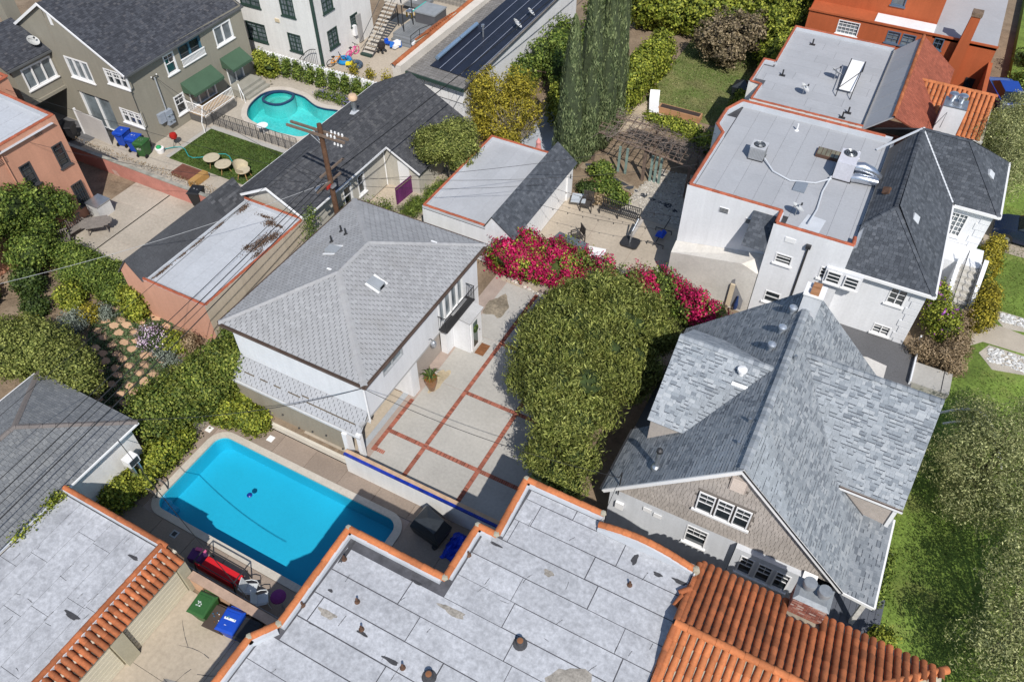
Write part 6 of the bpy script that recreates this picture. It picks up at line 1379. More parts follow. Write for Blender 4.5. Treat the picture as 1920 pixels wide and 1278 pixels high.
# meter cluster, weatherhead
mt = thing('electric_meters', (-44.4,31.6,0), 'pair of grey electric meter boxes on the olive wall', 'meter'); MB().box(xe+0.01,xe+0.25,31.25,31.75,0.3,1.0).build('box', mat('blue_grey_box', (0.30,0.34,0.40), 0.5), mt); MB().box(xe+0.01,xe+0.28,31.8,32.4,-0.1,0.95).build('box', MATS['blue_grey_box'], mt)
for k in range(4): MB().lathe([(0.09,0),(0.09,0.05),(0.04,0.07)], (xe+0.30,31.95+0.28*(k%2),0.2+0.4*(k//2)), 10).build('dial', glass_lt, mt)
wh = thing('service_mast', (-44.3,32.2,0.9), 'dark upright service mast with insulators on the olive wall', 'mast'); MB().tube([(xe+0.14,32.05,0.9),(xe+0.14,32.05,3.5)], 0.045, 7).build('pole', grey_metal, wh); MB().tube([(xe+0.14,31.8,3.5),(xe+0.14,32.3,3.5)], 0.03, 5).build('crossbar', dark_metal, wh)
for y in (31.82,32.28): MB().lathe([(0.03,0),(0.05,0.05),(0.02,0.10)], (xe+0.14,y,3.5), 8).build('insulator', white_paint, wh)
gt = thing('pale_side_gate', (-48.2,28.7,YZ), 'pale grey solid panel gate beside the olive house arch', 'gate'); MB().obox((-48.6,28.9,YZ+0.95), (2.9,0.07,1.9), rz=-0.06).build('panel', mat('pale_gate', (0.50,0.48,0.47), 0.7), gt); MB().box(-50.05,-49.95,28.9,29.05,YZ,YZ+2.0).build('post', white_paint, gt)
tag(MB().box(-53,-48.9,27.3,29.9,YZ,YZ+0.01).build('shaded_drive', asphalt), kind='structure')
# ================================================================ white house with green trim, top
H = thing('green_trim_house', (-43,48,0), 'tall white stucco house with dark green window frames and corner pipe', 'house')
green_tr = mat('green_trim', (0.028,0.055,0.045), 0.6, 0.1, 2)
mb = MB(); hs = [(13.30,15.2,0.86,2.30),(17.42,18.65,0.84,2.24),(17.30,18.6,3.58,5.2),(13.3,15.25,3.63,5.2)]
wall(mb, (-60,43.3,0), (1,0,0), 20.4, YZ, 9, hs, (0,-1,0), 0.14); he = [(1.10,2.28,1.05,2.46),(1.05,2.3,3.83,5.3),(4.02,4.95,1.62,2.48)]
wall(mb, (-39.6,43.3,0), (0,1,0), 6.8, 0, 9, he, (1,0,0), 0.14); mb.poly([(-39.6,50.1,0),(-50,50.1,0),(-50,50.1,9),(-39.6,50.1,9)]); mb.build('wall', stucco_w, H)
for i, h in enumerate(hs): window(H, (-60,43.3,0), (1,0,0), (0,-1,0), *h, green_tr, glass_lt, 2, 4, casing=0.07, sash=2, muntin=0.035)
for i, h in enumerate(he): window(H, (-39.6,43.3,0), (0,1,0), (1,0,0), *h, green_tr, glass_lt, 2, 4, casing=0.07, sash=2 if i < 2 else 1, muntin=0.035)
MB().tube([(-39.5,43.2,9),(-39.5,43.2,0)], 0.13, 8).build('corner_pipe', green_tr, H); MB().box(-43.5,-43.1,43.22,43.3,2.9,3.15).build('lamp', mat('cream_lamp', (0.6,0.5,0.35), 0.6), H); MB().box(-39.6,-39.35,47.4,47.7,0.9,1.7).build('meter_box', white_paint, H); MB().box(-39.6,-39.45,48.0,48.5,0.1,2.3).build('side_door', mat('grey_door', (0.35,0.34,0.33), 0.7), H)
# exterior stair
es = thing('exterior_stairs', (-37.8,49.5,0), 'dark framed open exterior stairs with pale treads beside the white house', 'stairs')
tread = mat('pale_tread', (0.50,0.46,0.40), 0.9, 0.1, 3)
for k in range(13): MB().box(-38.35,-37.35,46.7+0.30*k,46.96+0.30*k,0.2*(k+1)-0.04,0.2*(k+1)).build('tread', tread, es)
for x in (-38.38,-37.32): MB().tube([(x,46.5,0.0),(x,50.7,2.7)], 0.05, 4).build('stringer', dark_metal, es); MB().tube([(x,46.6,1.0),(x,50.7,3.7)], 0.025, 5).build('rail', dark_metal, es)
MB().box(-38.6,-36.9,50.6,52.2,2.62,2.72).build('landing', tread, es); MB().box(-38.35,-37.35,46.4,46.68,0,0.18).build('bottom_step', green_tr, es)
for x, y in ((-38.5,52.1),(-37.0,52.1),(-37.0,50.7)): MB().tube([(x,y,0),(x,y,3.6)], 0.05, 5).build('post', dark_metal, es)
dk_ = thing('grey_deck', (-36.3,51.3,0), 'grey boarded deck with wide steps at the foot of the stairs', 'deck'); gb = mat('grey_boards', (0.19,0.20,0.21), 0.85, 0.1, 2, rand=0.12)
MB().box(-37.7,-34.6,50.1,54,0,0.40).build('platform', gb, dk_)
for k in range(14): MB().box(-37.7+0.22*k,-37.5+0.22*k,50.1,54,0.40,0.425).build('plank', gb, dk_)
for k in range(3): MB().box(-37.5,-35.0,49.2+0.3*k,49.5+0.3*k,0,0.12+0.12*k).build('step', gb, dk_)
MB().tube([(-35.4,49.3,1.0),(-35.2,50.3,1.2),(-34.7,51.6,1.2)], 0.03, 5).tube([(-35.4,49.3,0),(-35.4,49.3,1.0)], 0.03, 5).tube([(-35.2,50.3,0),(-35.2,50.3,1.2)], 0.03, 5).build('iron_rail', dark_metal, dk_)
struct('play_yard', MB().box(-39.6,-31.5,43.28,60,-0.05,0.005), concrete_tan)
ht = thing('hot_tub', (-36.2,53.6,0.43), 'grey covered hot tub on the deck with a turquoise edge', 'hot tub'); MB().box(-37.1,-35.2,52.6,54.4,0.43,1.25).build('shell', mat('dark_shell', (0.10,0.10,0.11), 0.6), ht); MB().box(-37.15,-35.15,52.55,54.45,1.25,1.37).build('cover', mat('grey_cover', (0.26,0.28,0.30), 0.8, 0.1, 2), ht); MB().box(-37.25,-37.15,52.5,54.5,1.3,1.38).build('edge', mat('turquoise_edge', (0.05,0.42,0.36), 0.6), ht)
ph = thing('play_chair', (-37.9,53.4,0.43), 'small yellow and white toddler play table on the deck', 'toy'); MB().box(-38.3,-37.7,53.0,53.6,0.85,0.95).build('top', white_paint, ph)
for x, y in ((-38.25,53.05),(-37.75,53.05),(-38.25,53.55),(-37.75,53.55)): MB().box(x-0.05,x+0.05,y-0.05,y+0.05,0.43,0.85).build('leg', mat('toy_yellow', (0.62,0.40,0.03), 0.5), ph)
sf = thing('outdoor_sofa', (-38.6,55,0), 'grey outdoor sofa with a pale cushion at the top edge', 'sofa'); MB().box(-39.8,-37.4,54.8,55.7,0.43,0.8).build('seat', gb, sf); MB().box(-39.8,-37.4,55.6,55.9,0.8,1.3).build('backrest', gb, sf); MB().obox((-39.0,55.4,1.05),(0.55,0.2,0.5),rz=0.1).build('cushion', white_paint, sf); MB().box(-37.6,-37.3,54.8,55.8,0.8,1.05).build('armrest', gb, sf)
fnc = thing('iron_fence', (-35,58,0), 'black iron picket fence behind the hot tub at the top edge', 'fence')
for k in range(44): MB().tube([(-39.6+0.14*k,57.5,0),(-39.6+0.14*k,57.5,1.9)], 0.018, 4).build('picket', dark_metal, fnc)
MB().box(-39.7,-33.4,57.48,57.52,1.75,1.8).build('rail', dark_metal, fnc); MB().box(-33.5,-31.8,57.3,57.6,0,2.2).build('screen', MATS['bark'], fnc)
wf = thing('white_block_fence', (-40,42.4,YZ), 'white pierced block wall behind the kidney pool', 'wall'); MB().box(-45.3,-32.6,42.35,42.55,YZ,0.55).build('wall', white_paint, wf)
for k in range(42): MB().box(-45.2+0.30*k,-45.05+0.30*k,42.33,42.57,0.55,0.68).build('cap_block', white_paint, wf)
ag = thing('arched_iron_gate', (-41,43,0), 'arched black iron gate between the white house and the block wall', 'gate')
mb = MB().tube([(-41.6+1.9*i/10, 42.9, 0.4+1.3*math.sin(math.pi/2*i/10)) for i in range(11)], 0.03, 5)
mb.build('arch', dark_metal, ag)
for k in range(11): x = -41.55+0.18*k; MB().tube([(x,42.9,-0.3),(x,42.9,0.4+1.3*math.sin(math.pi/2*(x+41.6)/1.9))], 0.014, 4).build('bar', dark_metal, ag)
# ================================================================ dark shingled pool house in the middle
H = thing('dark_roof_cottage', (-28.6,32,0), 'long cream cottage with charcoal gable roof behind the utility pole', 'house')
cream = mat('cream_wall', (0.50,0.475,0.415), 0.9, 0.06, 0.6, 0.06, 9, bump=0.15, streak=0.12)
rx9, rz9 = -28.7, 4.25; sl = 0.54
ys9, yn9 = 25.05, 39.45; xsE, xnE = -26.35, -24.0
zE = lambda x: rz9-(x-rx9)*sl
pE1 = [(rx9,ys9,rz9),(xsE,ys9,zE(xsE)),(xsE,33.0,zE(xsE)),(rx9,33.0,rz9)]; pE2 = [(rx9,33.0,rz9),(xnE,33.0,zE(xnE)),(xnE,yn9,zE(xnE)),(rx9,yn9,rz9)]
xw9 = -31.75; zw9 = lambda x: rz9-(rx9-x)*0.52
pW = [(xw9,ys9,zw9(xw9)),(rx9,ys9,rz9),(rx9,yn9,rz9),(xw9,yn9,zw9(xw9))]
fl1 = [(-32.3,35.2,zw9(xw9)-0.05),(xw9,34.6,zw9(xw9)),(xw9,36.6,zw9(xw9)),(-32.3,36.0,zw9(xw9)-0.05)]
rf = MB().slab(pE1,0.08).slab(pE2,0.08).slab(pW,0.08).build('roof', roof_under, H)
sh_coal = mat('coal_shingle', (0.065,0.067,0.073), 0.93, 0.08, 0.4, 0.2, 20, ramp=[(0,(0.046,0.048,0.054)),(0.5,(0.064,0.066,0.073)),(0.85,(0.076,0.078,0.085)),(1,(0.095,0.096,0.10))])
shingle_roof(rf, [pE1,pE2,pW], sh_coal, 0, e=0.15, wid=0.22, t=0.014, gap=0.008, jit=0.3); ridge_caps(rf, [((rx9,ys9,rz9),(rx9,yn9,rz9))], sh_coal, 0.28, 0.22)
board(rf, (xsE+0.02,33.0,zE(xsE)), (xnE,32.98,zE(xnE)), 0.12, 0.05, white_paint); board(rf, (xsE+0.03,ys9,zE(xsE)), (xsE+0.03,33.0,zE(xsE)), 0.10, 0.06, white_paint, 'fascia'); board(rf, (xw9,ys9-0.03,zw9(xw9)), (rx9,ys9-0.03,rz9), 0.14, 0.05, white_paint); board(rf, (rx9,ys9-0.032,rz9), (xsE,ys9-0.032,zE(xsE)), 0.14, 0.05, white_paint); board(rf, (xw9-0.03,ys9,zw9(xw9)), (xw9-0.03,yn9,zw9(xw9)), 0.08, 0.06, white_paint, 'gutter')
mb = MB(); mb.add([(-31.4,25.35,YZ),(-26.75,25.35,YZ),(-26.75,25.35,zE(-26.75)-0.09),(rx9,25.35,rz9-0.12),(-31.4,25.35,zw9(-31.4)-0.09)], [(0,1,2,3,4)]); mb.build('gable_wall', cream, H)
mb = MB(); h9 = [(30.3-25.35,31.0-25.35,0.9,2.3),(28.9-25.35,29.7-25.35,0.9,2.3)]; wall(mb, (-26.75,25.35,0), (0,1,0), 7.85, 0, zE(-26.75)-0.06, h9, (1,0,0), 0.12)
mb.add([(-26.75,33.2,0),(-24.3,33.2,0),(-24.3,33.2,zE(-24.3)-0.06),(-26.75,33.2,zE(-26.75)-0.06)], [(0,1,2,3)]); mb.poly([(-24.3,33.2,0),(-24.3,39.2,0),(-24.3,39.2,zE(-24.3)-0.06),(-24.3,33.2,zE(-24.3)-0.06)]); mb.poly([(-31.4,25.35,YZ),(-31.4,39.2,YZ),(-31.4,39.2,2.7),(-31.4,25.35,2.7)][::-1]); mb.poly([(-31.4,39.2,0),(-24.3,39.2,0),(-24.3,39.2,1.9),(rx9,39.2,rz9-0.1),(-31.4,39.2,2.7)][::-1]); mb.build('wall', cream, H)
for h in h9: window(H, (-26.75,25.35,0), (0,1,0), (1,0,0), *h, white_paint, glass_dk, 1, 2, casing=0.07)
MB().box(-25.75,-24.95,33.14,33.19,0.02,2.05).build('door', white_paint, H); MB().tube([(-26.7,33.1,2.9),(-26.7,33.1,0)], 0.04, 6).build('downpipe', white_paint, H)
cnl = MB().tube([(-29.2,34.0,3.9),(-29.2,34.0,4.85)], 0.15, 12).build('flue', galv, rf, smooth=True); MB().lathe([(0.10,0),(0.28,0.12),(0.30,0.3),(0.22,0.42),(0.05,0.46)], (-29.2,34.0,4.8), 14).build('flue_cap', mat('peach_cap', (0.60,0.42,0.28), 0.7), cnl, smooth=True); MB().obox((-29.1,33.85,4.12),(0.5,0.5,0.05),rz=0.3).build('flashing', flash_w, cnl)
# ================================================================ low house with black pool-heating mats on its roof
H = thing('solar_mat_house', (-28.3,47,0), 'low white house with black solar mats on its tiled roof', 'house')
gt_ = mat('grey_concrete_tile', (0.20,0.19,0.18), 0.9, 0.1, 1, 0.15, 14, island=0.15)
rp = [(-30.25,41.2,3.15),(-25.45,40.9,3.15),(-25.75,60,3.5),(-30.25,60,3.5)]
rf = MB().slab(rp, 0.12).build('roof', roof_under, H); pp, _ = shingle_pieces(rp, 0.30, 0.22, 0.03, 0.02, lift=0.004, seed=3); lay_pieces(pp, gt_, rf, 0, 'tile', 'tiles')
mb = MB(); mb.poly([(-30.2,41.5,0),(-25.7,41.25,0),(-25.7,41.25,3.0),(-30.2,41.5,3.0)]); mb.poly([(-25.7,41.25,0),(-25.9,60,0),(-25.9,60,3.4),(-25.7,41.25,3.0)]); mb.build('wall', stucco, H)
for k in range(7): MB().obox((-29.9+0.66*k,41.42-0.035*k,2.35),(0.62,0.05,1.0),rz=-0.055).build('wall_panel', white_paint, H)
board(rf, (-30.3,41.12,3.17), (-25.4,40.82,3.17), 0.22, 0.08, green_tr, 'fascia')
blk = mat('black_mat', (0.012,0.014,0.026), 0.45, 0.3, 1, 0.2, 14, spec=0.5)
for k in range(4):
    xa = -29.05+0.86*k; o = MB().add([(xa,42.4-0.08*k,3.225),(xa+0.80,42.35-0.08*k,3.225),(xa+0.70,57,3.49),(xa-0.1,57,3.49),(xa,42.4-0.08*k,3.26),(xa+0.80,42.35-0.08*k,3.26),(xa+0.70,57,3.53),(xa-0.1,57,3.53)], [(4,5,6,7),(0,1,5,4),(1,2,6,5),(3,0,4,7)]).build('solar_mat', blk, rf)
    MB().tube([(xa+0.82,42.35,3.28),(xa+0.72,57,3.55)], 0.022, 5).build('header_pipe', mat('blue_grey_pipe', (0.25,0.28,0.36), 0.5), o)
MB().box(-30.95,-30.25,40.6,60,0,3.75).build('parapet_wall', mat('cream_parapet', (0.62,0.57,0.50), 0.9, 0.08, 1), H); cap_row(H, [(-30.75,40.4,3.75),(-31.15,52.0,3.75),(-31.4,58,3.75)], 0.17, 0.45, clay_dark)
tp = [(-32.2,45.2,3.0),(-30.95,45.6,3.9),(-30.95,49.2,3.9),(-32.2,48.6,3.0)]; pr_ = MB().slab(tp, 0.06).build('porch_roof', MATS['mortar_bed'], H)
barrel_roof(pr_, (-30.98,45.5,3.92), (-30.98,49.0,3.92), (-1.25,-0.05,-0.9), 1.5, 0.27, 0.12, 0.40, clay_dark); MB().box(-32.3,-32.15,45.0,48.6,2.86,3.0).build('gutter', white_paint, pr_)
MB().tube([(-29.0,43.3,3.42),(-29.0,46.3,3.5)], 0.16, 12).tube([(-29.0,46.4,3.5),(-29.0,48.9,3.55)], 0.15, 12).build('duct', mat('blue_duct', (0.32,0.45,0.60), 0.35, metal=0.6), H, smooth=True)
MB().tube([(-27.8,47.7,3.2),(-27.8,47.7,4.1)], 0.07, 10).lathe([(0.10,0),(0.13,0.06),(0.12,0.2),(0.02,0.24)], (-27.8,47.7,4.05), 12).build('flue', galv, H, smooth=True)
dish(-26.1,49.7,3.35,0.42,'larger pale satellite dish on the black matted roof eave', 0.5, 0.8); dish(-26.1,51.9,3.4,0.36,'smaller pale satellite dish farther along the black matted roof', 0.5, 0.8)
# ================================================================ ground surfaces of the remaining yards
pt = struct('north_patio', MB().box(-15.9,-7.7,29.45,37.5,-0.05,-0.006), mortar)
for i, xa in enumerate((-15.9,-13.2,-10.4)):
    for ya, yb in ((29.45,33.2),(33.2,37.45)): MB().box(xa+0.01,(-13.2,-10.4,-7.75)[i]-0.01,ya+0.01,yb-0.01,-0.05,0.010).build('slab', concrete_tan, pt)
gravel_m = mat('gravel', (0.42,0.38,0.32), 0.95, 0.15, 1.5, 0.45, 26, bump=0.8, bscale=30)
struct('gravel_bed', MB().prism([(-12.6,37.5),(-7.8,37.5),(-7.8,43.4),(-10.0,43.2),(-11.6,42.6),(-12.3,40.5)], -0.05, 0.006), gravel_m)
def pebbles(name, poly_fn, n, z, m, parent, s=(0.03,0.07)):
    mb = MB(); R = random.Random(3); k = 0
    while k < n:
        p = poly_fn(R)
        if p is None: continue
        r = R.uniform(*s); a = R.uniform(0,6.28); mb.lathe([(r*0.8,0),(r,r*0.35),(r*0.55,r*0.75)], (p[0],p[1],z), 5, 1, R.uniform(0.6,1)); k += 1
    return tag(mb.build(name, m, parent), kind='stuff')
peb = mat('pebble', (0.4,0.38,0.35), 0.9, 0.1, 2, ramp=[(0,(0.22,0.21,0.20)),(0.4,(0.40,0.37,0.33)),(1,(0.62,0.59,0.54))])
pebbles('gravel_stones', lambda R: (lambda x, y: (x,y) if x > -12.5+0.25*max(0,y-40) else None)(R.uniform(-12.5,-8), R.uniform(37.7,43)), 1500, 0.0, peb, None)
bpy.data.objects['gravel_stones']['label'] = 'loose pale gravel stones beside the white house'; bpy.data.objects['gravel_stones']['category'] = 'gravel'
struct('north_lawn', MB().box(-16.0,-8.3,49.6,61.5,-0.05,0.006), grass_dry)
struct('alley_paving', MB().box(-21.6,-17.3,38.2,48.5,-0.05,0.004), mat('bluish_paving', (0.42,0.45,0.50), 0.9, 0.15, 0.6))
struct('cottage_path', MB().box(-26.7,-22.0,30.6,36.5,-0.05,0.004), concrete_tan)
# stepping stones
stp = struct('stepping_stone_path', MB().prism([(-16.6,40.6),(-8.8,38.5),(-8.8,39.3),(-16.6,41.4)], -0.05, 0.005), mat('path_soil', (0.30,0.24,0.17), 0.95, 0.2, 1))
R_ = random.Random(2)
def flag(parent, x, y, r, z, m, R, name='flagstone'):
    n = R.randint(5,7); pts = []
    for i in range(n): t = 2*math.pi*i/n+R.uniform(-0.2,0.2); q = r*R.uniform(0.55,1.35); pts.append((x+q*math.cos(t)*1.15, y+q*math.sin(t)*0.85))
    return MB().prism(pts, z-0.03, z+0.02).build(name, m, parent)
slate_m = mat('slate_slab', (0.05,0.055,0.065), 0.8, 0.2, 2, rand=0.2)
for k in range(13): x = -16.2+0.56*k; flag(stp, x, 41.0-0.27*0.56*k+R_.uniform(-0.08,0.08), R_.uniform(0.2,0.32), 0.01, slate_m, R_, 'slate_stone')
# flagstone garden
garden = struct('flagstone_garden', MB().prism([(-36.5,16.5),(-33.5,18.2),(-32.2,17.3),(-28.2,17.3),(-26.9,15.0),(-27.6,11.2),(-30.5,10.8),(-34.2,13.6)], -0.05, 0.004), mat('garden_soil', (0.21,0.15,0.10), 0.95, 0.25, 1.2, 0.25, 8, bump=0.3))
flag_m = mat('peach_flagstone', (0.52,0.34,0.21), 0.9, 0.12, 1.5, 0.12, 9, rand=0.15)
cover_m = leafm('creeping_cover', (0.035,0.060,0.022), (0.060,0.095,0.035), (0.10,0.14,0.06), 0.1)
a = np.array([-32.9,16.9]); b = np.array([-28.0,11.3]); FS = []
for i in range(13):
    for j in range(5):
        c = a+(b-a)*i/12; d = np.array([b[1]-a[1], a[0]-b[0]]); d = d/np.linalg.norm(d); c = c+d*(-1)*((j-1.6)*0.78+(0.38 if i % 2 else 0)); c = c+rng.normal(size=2)*0.10
        FS.append(c); flag(garden, c[0], c[1], R_.uniform(0.20,0.33), 0.012, flag_m, R_)
n = 9000; q = rng.random((n,2)); uv = np.c_[a[0]+(b[0]-a[0])*q[:,0], a[1]+(b[1]-a[1])*q[:,0]]; d = np.array([b[1]-a[1], a[0]-b[0]])/np.linalg.norm(b-a); uv = uv-d*((q[:,1]*5.2-2.0)*0.82)[:,None]
dmin = np.min(np.linalg.norm((uv[:,None,:]-np.array(FS)[None])/np.array([1.1,0.85]), axis=2), axis=1); uv = uv[dmin > 0.27]
pn = np.c_[uv, 0.02+0.05*rng.random(len(uv))]; nr = np.tile([0,0,1.0],(len(uv),1))+rng.normal(size=(len(uv),3))*0.4; nr /= np.linalg.norm(nr,axis=1)[:,None]
tag(leaf_mesh('ground_cover', pn, nr, 0.13, 0.10, cover_m, garden), kind='stuff')
# front walk with stone inlays, grass tufts on the lawn
fw = struct('front_walk', MB().prism([(7.75,34.6),(8.3,35.2),(12,35.3),(12,36.4),(8.4,36.9),(7.75,36.6)], 0.78, 0.81), mat('beige_walk', (0.42,0.37,0.30), 0.9, 0.1, 1))
for y0, y1, x0 in ((33.4,35.1,8.2),(36.7,38.0,8.5)):
    o = MB().prism([(x0,y0+0.9),(x0+0.7,y0),(x0+2.8,y0+0.5),(x0+2.9,y1),(x0+0.4,y1)], 0.78, 0.808).build('stone_bed', gravel_m, fw)
    pebbles('bed_stones', lambda R: (R.uniform(x0+0.4,x0+2.7), R.uniform(y0+0.5,y1-0.1)), 220, 0.80, mat('white_pebble', (0.55,0.55,0.54), 0.9, 0.1, 2, island=0.3), o, (0.05,0.10))
n = 26000; xy = np.c_[rng.uniform(5.6,15,n), rng.uniform(8,48,n)]; xy = xy[(xy[:,0] > 8.15) | ((xy[:,1] > 17.3) & (xy[:,1] < 31) & (xy[:,0] > 6.0))]; xy = xy[~((xy[:,0] < 12.2) & (xy[:,1] > 33.2) & (xy[:,1] < 38.1))]
pn = np.c_[xy, np.full(len(xy),0.83)]; nr = rng.normal(size=(len(xy),3))*0.8+np.array([0,0,0.35]); nr /= np.linalg.norm(nr,axis=1)[:,None]
gt = leafm('grass_blades', (0.055,0.095,0.012), (0.115,0.17,0.025), (0.21,0.23,0.06), 0.2)
tag(leaf_mesh('grass', pn, nr, 0.11, 0.03, gt, None), 'short green grass blades over the front lawn', 'grass', kind='stuff')
n = 7000; xy = np.c_[rng.uniform(-42.35,-35.45,n), rng.uniform(29.55,33.55,n)]; pn = np.c_[xy, np.full(n,YZ+0.08)]; nr = rng.normal(size=(n,3))*0.8+np.array([0,0,0.35]); nr /= np.linalg.norm(nr,axis=1)[:,None]
tag(leaf_mesh('yard_grass', pn, nr, 0.12, 0.04, leafm('yard_blades', (0.03,0.055,0.010), (0.058,0.095,0.016), (0.10,0.13,0.03), 0.15), None), 'dark green turf on the square lawn beside the kidney pool', 'grass', kind='stuff')
n = 9000; xy = np.c_[rng.uniform(-16,-8.4,n), rng.uniform(49.7,61,n)]; pn = np.c_[xy, np.full(n,0.03)]; nr = rng.normal(size=(n,3))*0.8+np.array([0,0,0.35]); nr /= np.linalg.norm(nr,axis=1)[:,None]
tag(leaf_mesh('dry_grass', pn, nr, 0.14, 0.04, leafm('dry_blades', (0.08,0.11,0.03), (0.16,0.18,0.06), (0.27,0.26,0.12), 0.15), None), 'patchy dry turf on the far lawn behind the pergola', 'grass', kind='stuff')

# ================================================================ utility pole and wires
wood = mat('creosoted_wood', (0.105,0.055,0.032), 0.9, 0.25, 3, 0.25, 14, bump=0.3)
wood_g = mat('grey_crossarm', (0.17,0.125,0.095), 0.9, 0.2, 4)
PX, PY = -24.25, 25.45
up = thing('utility_pole', (PX,PY,0), 'tall brown wooden utility pole with double crossarms behind the grey hip roof', 'utility pole')
MB().tube([(PX,PY,0),(PX,PY,9.25)], [0.17,0.125], 12).build('pole', wood, up, smooth=True)
for dy in (-0.16, 0.16):
    MB().box(PX-2.0,PX+1.55,PY+dy-0.05,PY+dy+0.05,8.68,8.80).build('crossarm', wood_g, up)
    MB().tube([(PX-0.6,PY+dy,8.66),(PX,PY,8.0)], 0.02, 5).build('brace', galv, up)
for z, x0_ in ((6.45,-0.3),(5.95,0.2)): MB().obox((PX+x0_*0.3,PY+0.4 if z > 6.2 else PY-0.2,z),(0.09,2.0,0.10)).build('cable_arm', wood_g, up)
ins = mat('porcelain', (0.62,0.62,0.62), 0.3, 0.1, 3, spec=0.6)
for k in range(7): MB().lathe([(0.03,0),(0.06,0.04),(0.04,0.08),(0.06,0.12),(0.02,0.18)], (PX+0.55+0.22*(k//2),PY+(-0.16 if k % 2 else 0.16),8.80), 9).build('insulator', ins, up, smooth=True)
for k in range(3): MB().lathe([(0.03,0),(0.06,0.04),(0.05,0.12),(0.02,0.16)], (PX+1.0+0.2*k,PY-0.25,8.5), 9).build('insulator', ins, up, smooth=True)
for k in range(4): MB().box(PX-0.35+0.18*k,PX-0.22+0.18*k,PY-0.9+0.2*k,PY-0.55+0.2*k,5.7,5.85).build('splice_box', (galv, dark_metal, mat('red_tag', (0.4,0.03,0.02), 0.5), galv)[k], up)
cable = mat('black_cable', (0.018,0.018,0.02), 0.5, 0.1, 2)
def wire(a, b, sag, r, lb, grp='overhead wires', n=18, m=None):
    a = Vector(a); b = Vector(b); pts = [a.lerp(b, i/n)-Vector((0,0,sag*4*(i/n)*(1-i/n))) for i in range(n+1)]
    o = MB().tube(pts, r, 5, False).build('overhead_wire', m or cable); tag(o, lb, 'wire', grp); return o
wire((PX-0.25,PY-0.3,6.45), (-22.6,-14,6.5), 0.35, 0.016, 'upper left strand of the dark wire bundle crossing the flagstone garden')
wire((PX-0.1,PY-0.4,6.25), (-22.2,-14,6.3), 0.40, 0.022, 'thick middle cable of the wire bundle crossing the long hedge')
wire((PX+0.05,PY-0.5,6.10), (-21.9,-14,6.2), 0.40, 0.014, 'thin strand just right of the thick cable over the long hedge')
wire((PX+0.2,PY-0.6,5.95), (-21.5,-14,6.0), 0.45, 0.024, 'lowest thick cable of the bundle passing the ivy by the pool')
wire((PX-1.0,PY,7.6), (-23.9,-14,7.8), 0.30, 0.010, 'single high strand farthest left over the dome tree')
wire((PX,PY+0.3,6.2), (-23.2,70,6.6), 0.5, 0.03, 'heavy dark cable running from the pole over the charcoal roof')
wire((PX-0.2,PY+0.2,6.4), (-23.9,70,7.0), 0.5, 0.010, 'thin wire beside the heavy cable over the charcoal roof')
wire((PX,PY,5.9), (-44.45,32.05,3.5), 0.5, 0.012, 'service wire from the pole to the olive house mast')
wire((PX,PY,6.0), (-60,23,6.5), 0.5, 0.010, 'wire crossing the peach patio towards the left edge')
wire((PX,PY,5.8), (-41.1,20.6,5.9), 0.6, 0.010, 'lower wire from the pole to the peach house wall')
wire((PX,PY,5.9), (-38.5,11.0,3.2), 0.5, 0.012, 'pale wire slanting over the garden shrubs to the left edge', m=mat('pale_cable', (0.35,0.36,0.37), 0.5))
wire((PX+0.3,PY,6.0), (-7.7,39.8,5.7), 0.5, 0.011, 'service wire from the pole over the white garage roof to the white house')
wire((PX+0.3,PY,5.8), (-15.9,34.0,3.1), 0.3, 0.010, 'wire from the pole to the white garage strip')
wire((PX+0.3,PY,6.3), (-7.7,36.5,5.6), 0.6, 0.010, 'second service wire over the white garage roof')
wire((-25.7,9.9,2.75), (-15.40,15.55,4.66), 0.65, 0.016, 'drop cable sagging from the grey hip roof to the white house corner')
wire((-15.40,15.55,4.66), (-4.25,16.7,4.4), 0.55, 0.013, 'drop cable from the white house corner to the gable house mast')
wire((-25.5,9.95,2.75), (-13.5,6.2,4.6), 0.9, 0.016, 'dark cable drooping across the rectangular pool')
wire((-4.3,16.8,3.9), (-4.1,14.5,4.6), 0.05, 0.010, 'short cable between gable house and clay parapet')
# string lights over the patio
for i, (a_, b_, lb) in enumerate((((-15.8,34.6,2.5),(-7.75,34.9,3.0),'string of small bulbs across the patio, nearer the pergola'),((-15.8,32.8,2.5),(-7.75,33.6,3.0),'string of small bulbs across the patio, nearer the bougainvillea'),((-15.6,25.9,4.3),(-16.2,29.6,2.4),'string of small bulbs from the white house to the white garage'))):
    o = wire(a_, b_, 0.25, 0.010, lb, 'string lights'); o.name = 'string_lights'; o['category'] = 'string lights'
    for k in range(1,9):
        t = k/9; p = Vector(a_).lerp(Vector(b_), t)-Vector((0,0,0.25*4*t*(1-t))); MB().lathe([(0.012,0),(0.03,-0.05),(0.035,-0.09),(0.01,-0.12)], p, 7).build('bulb', dark_metal, o)

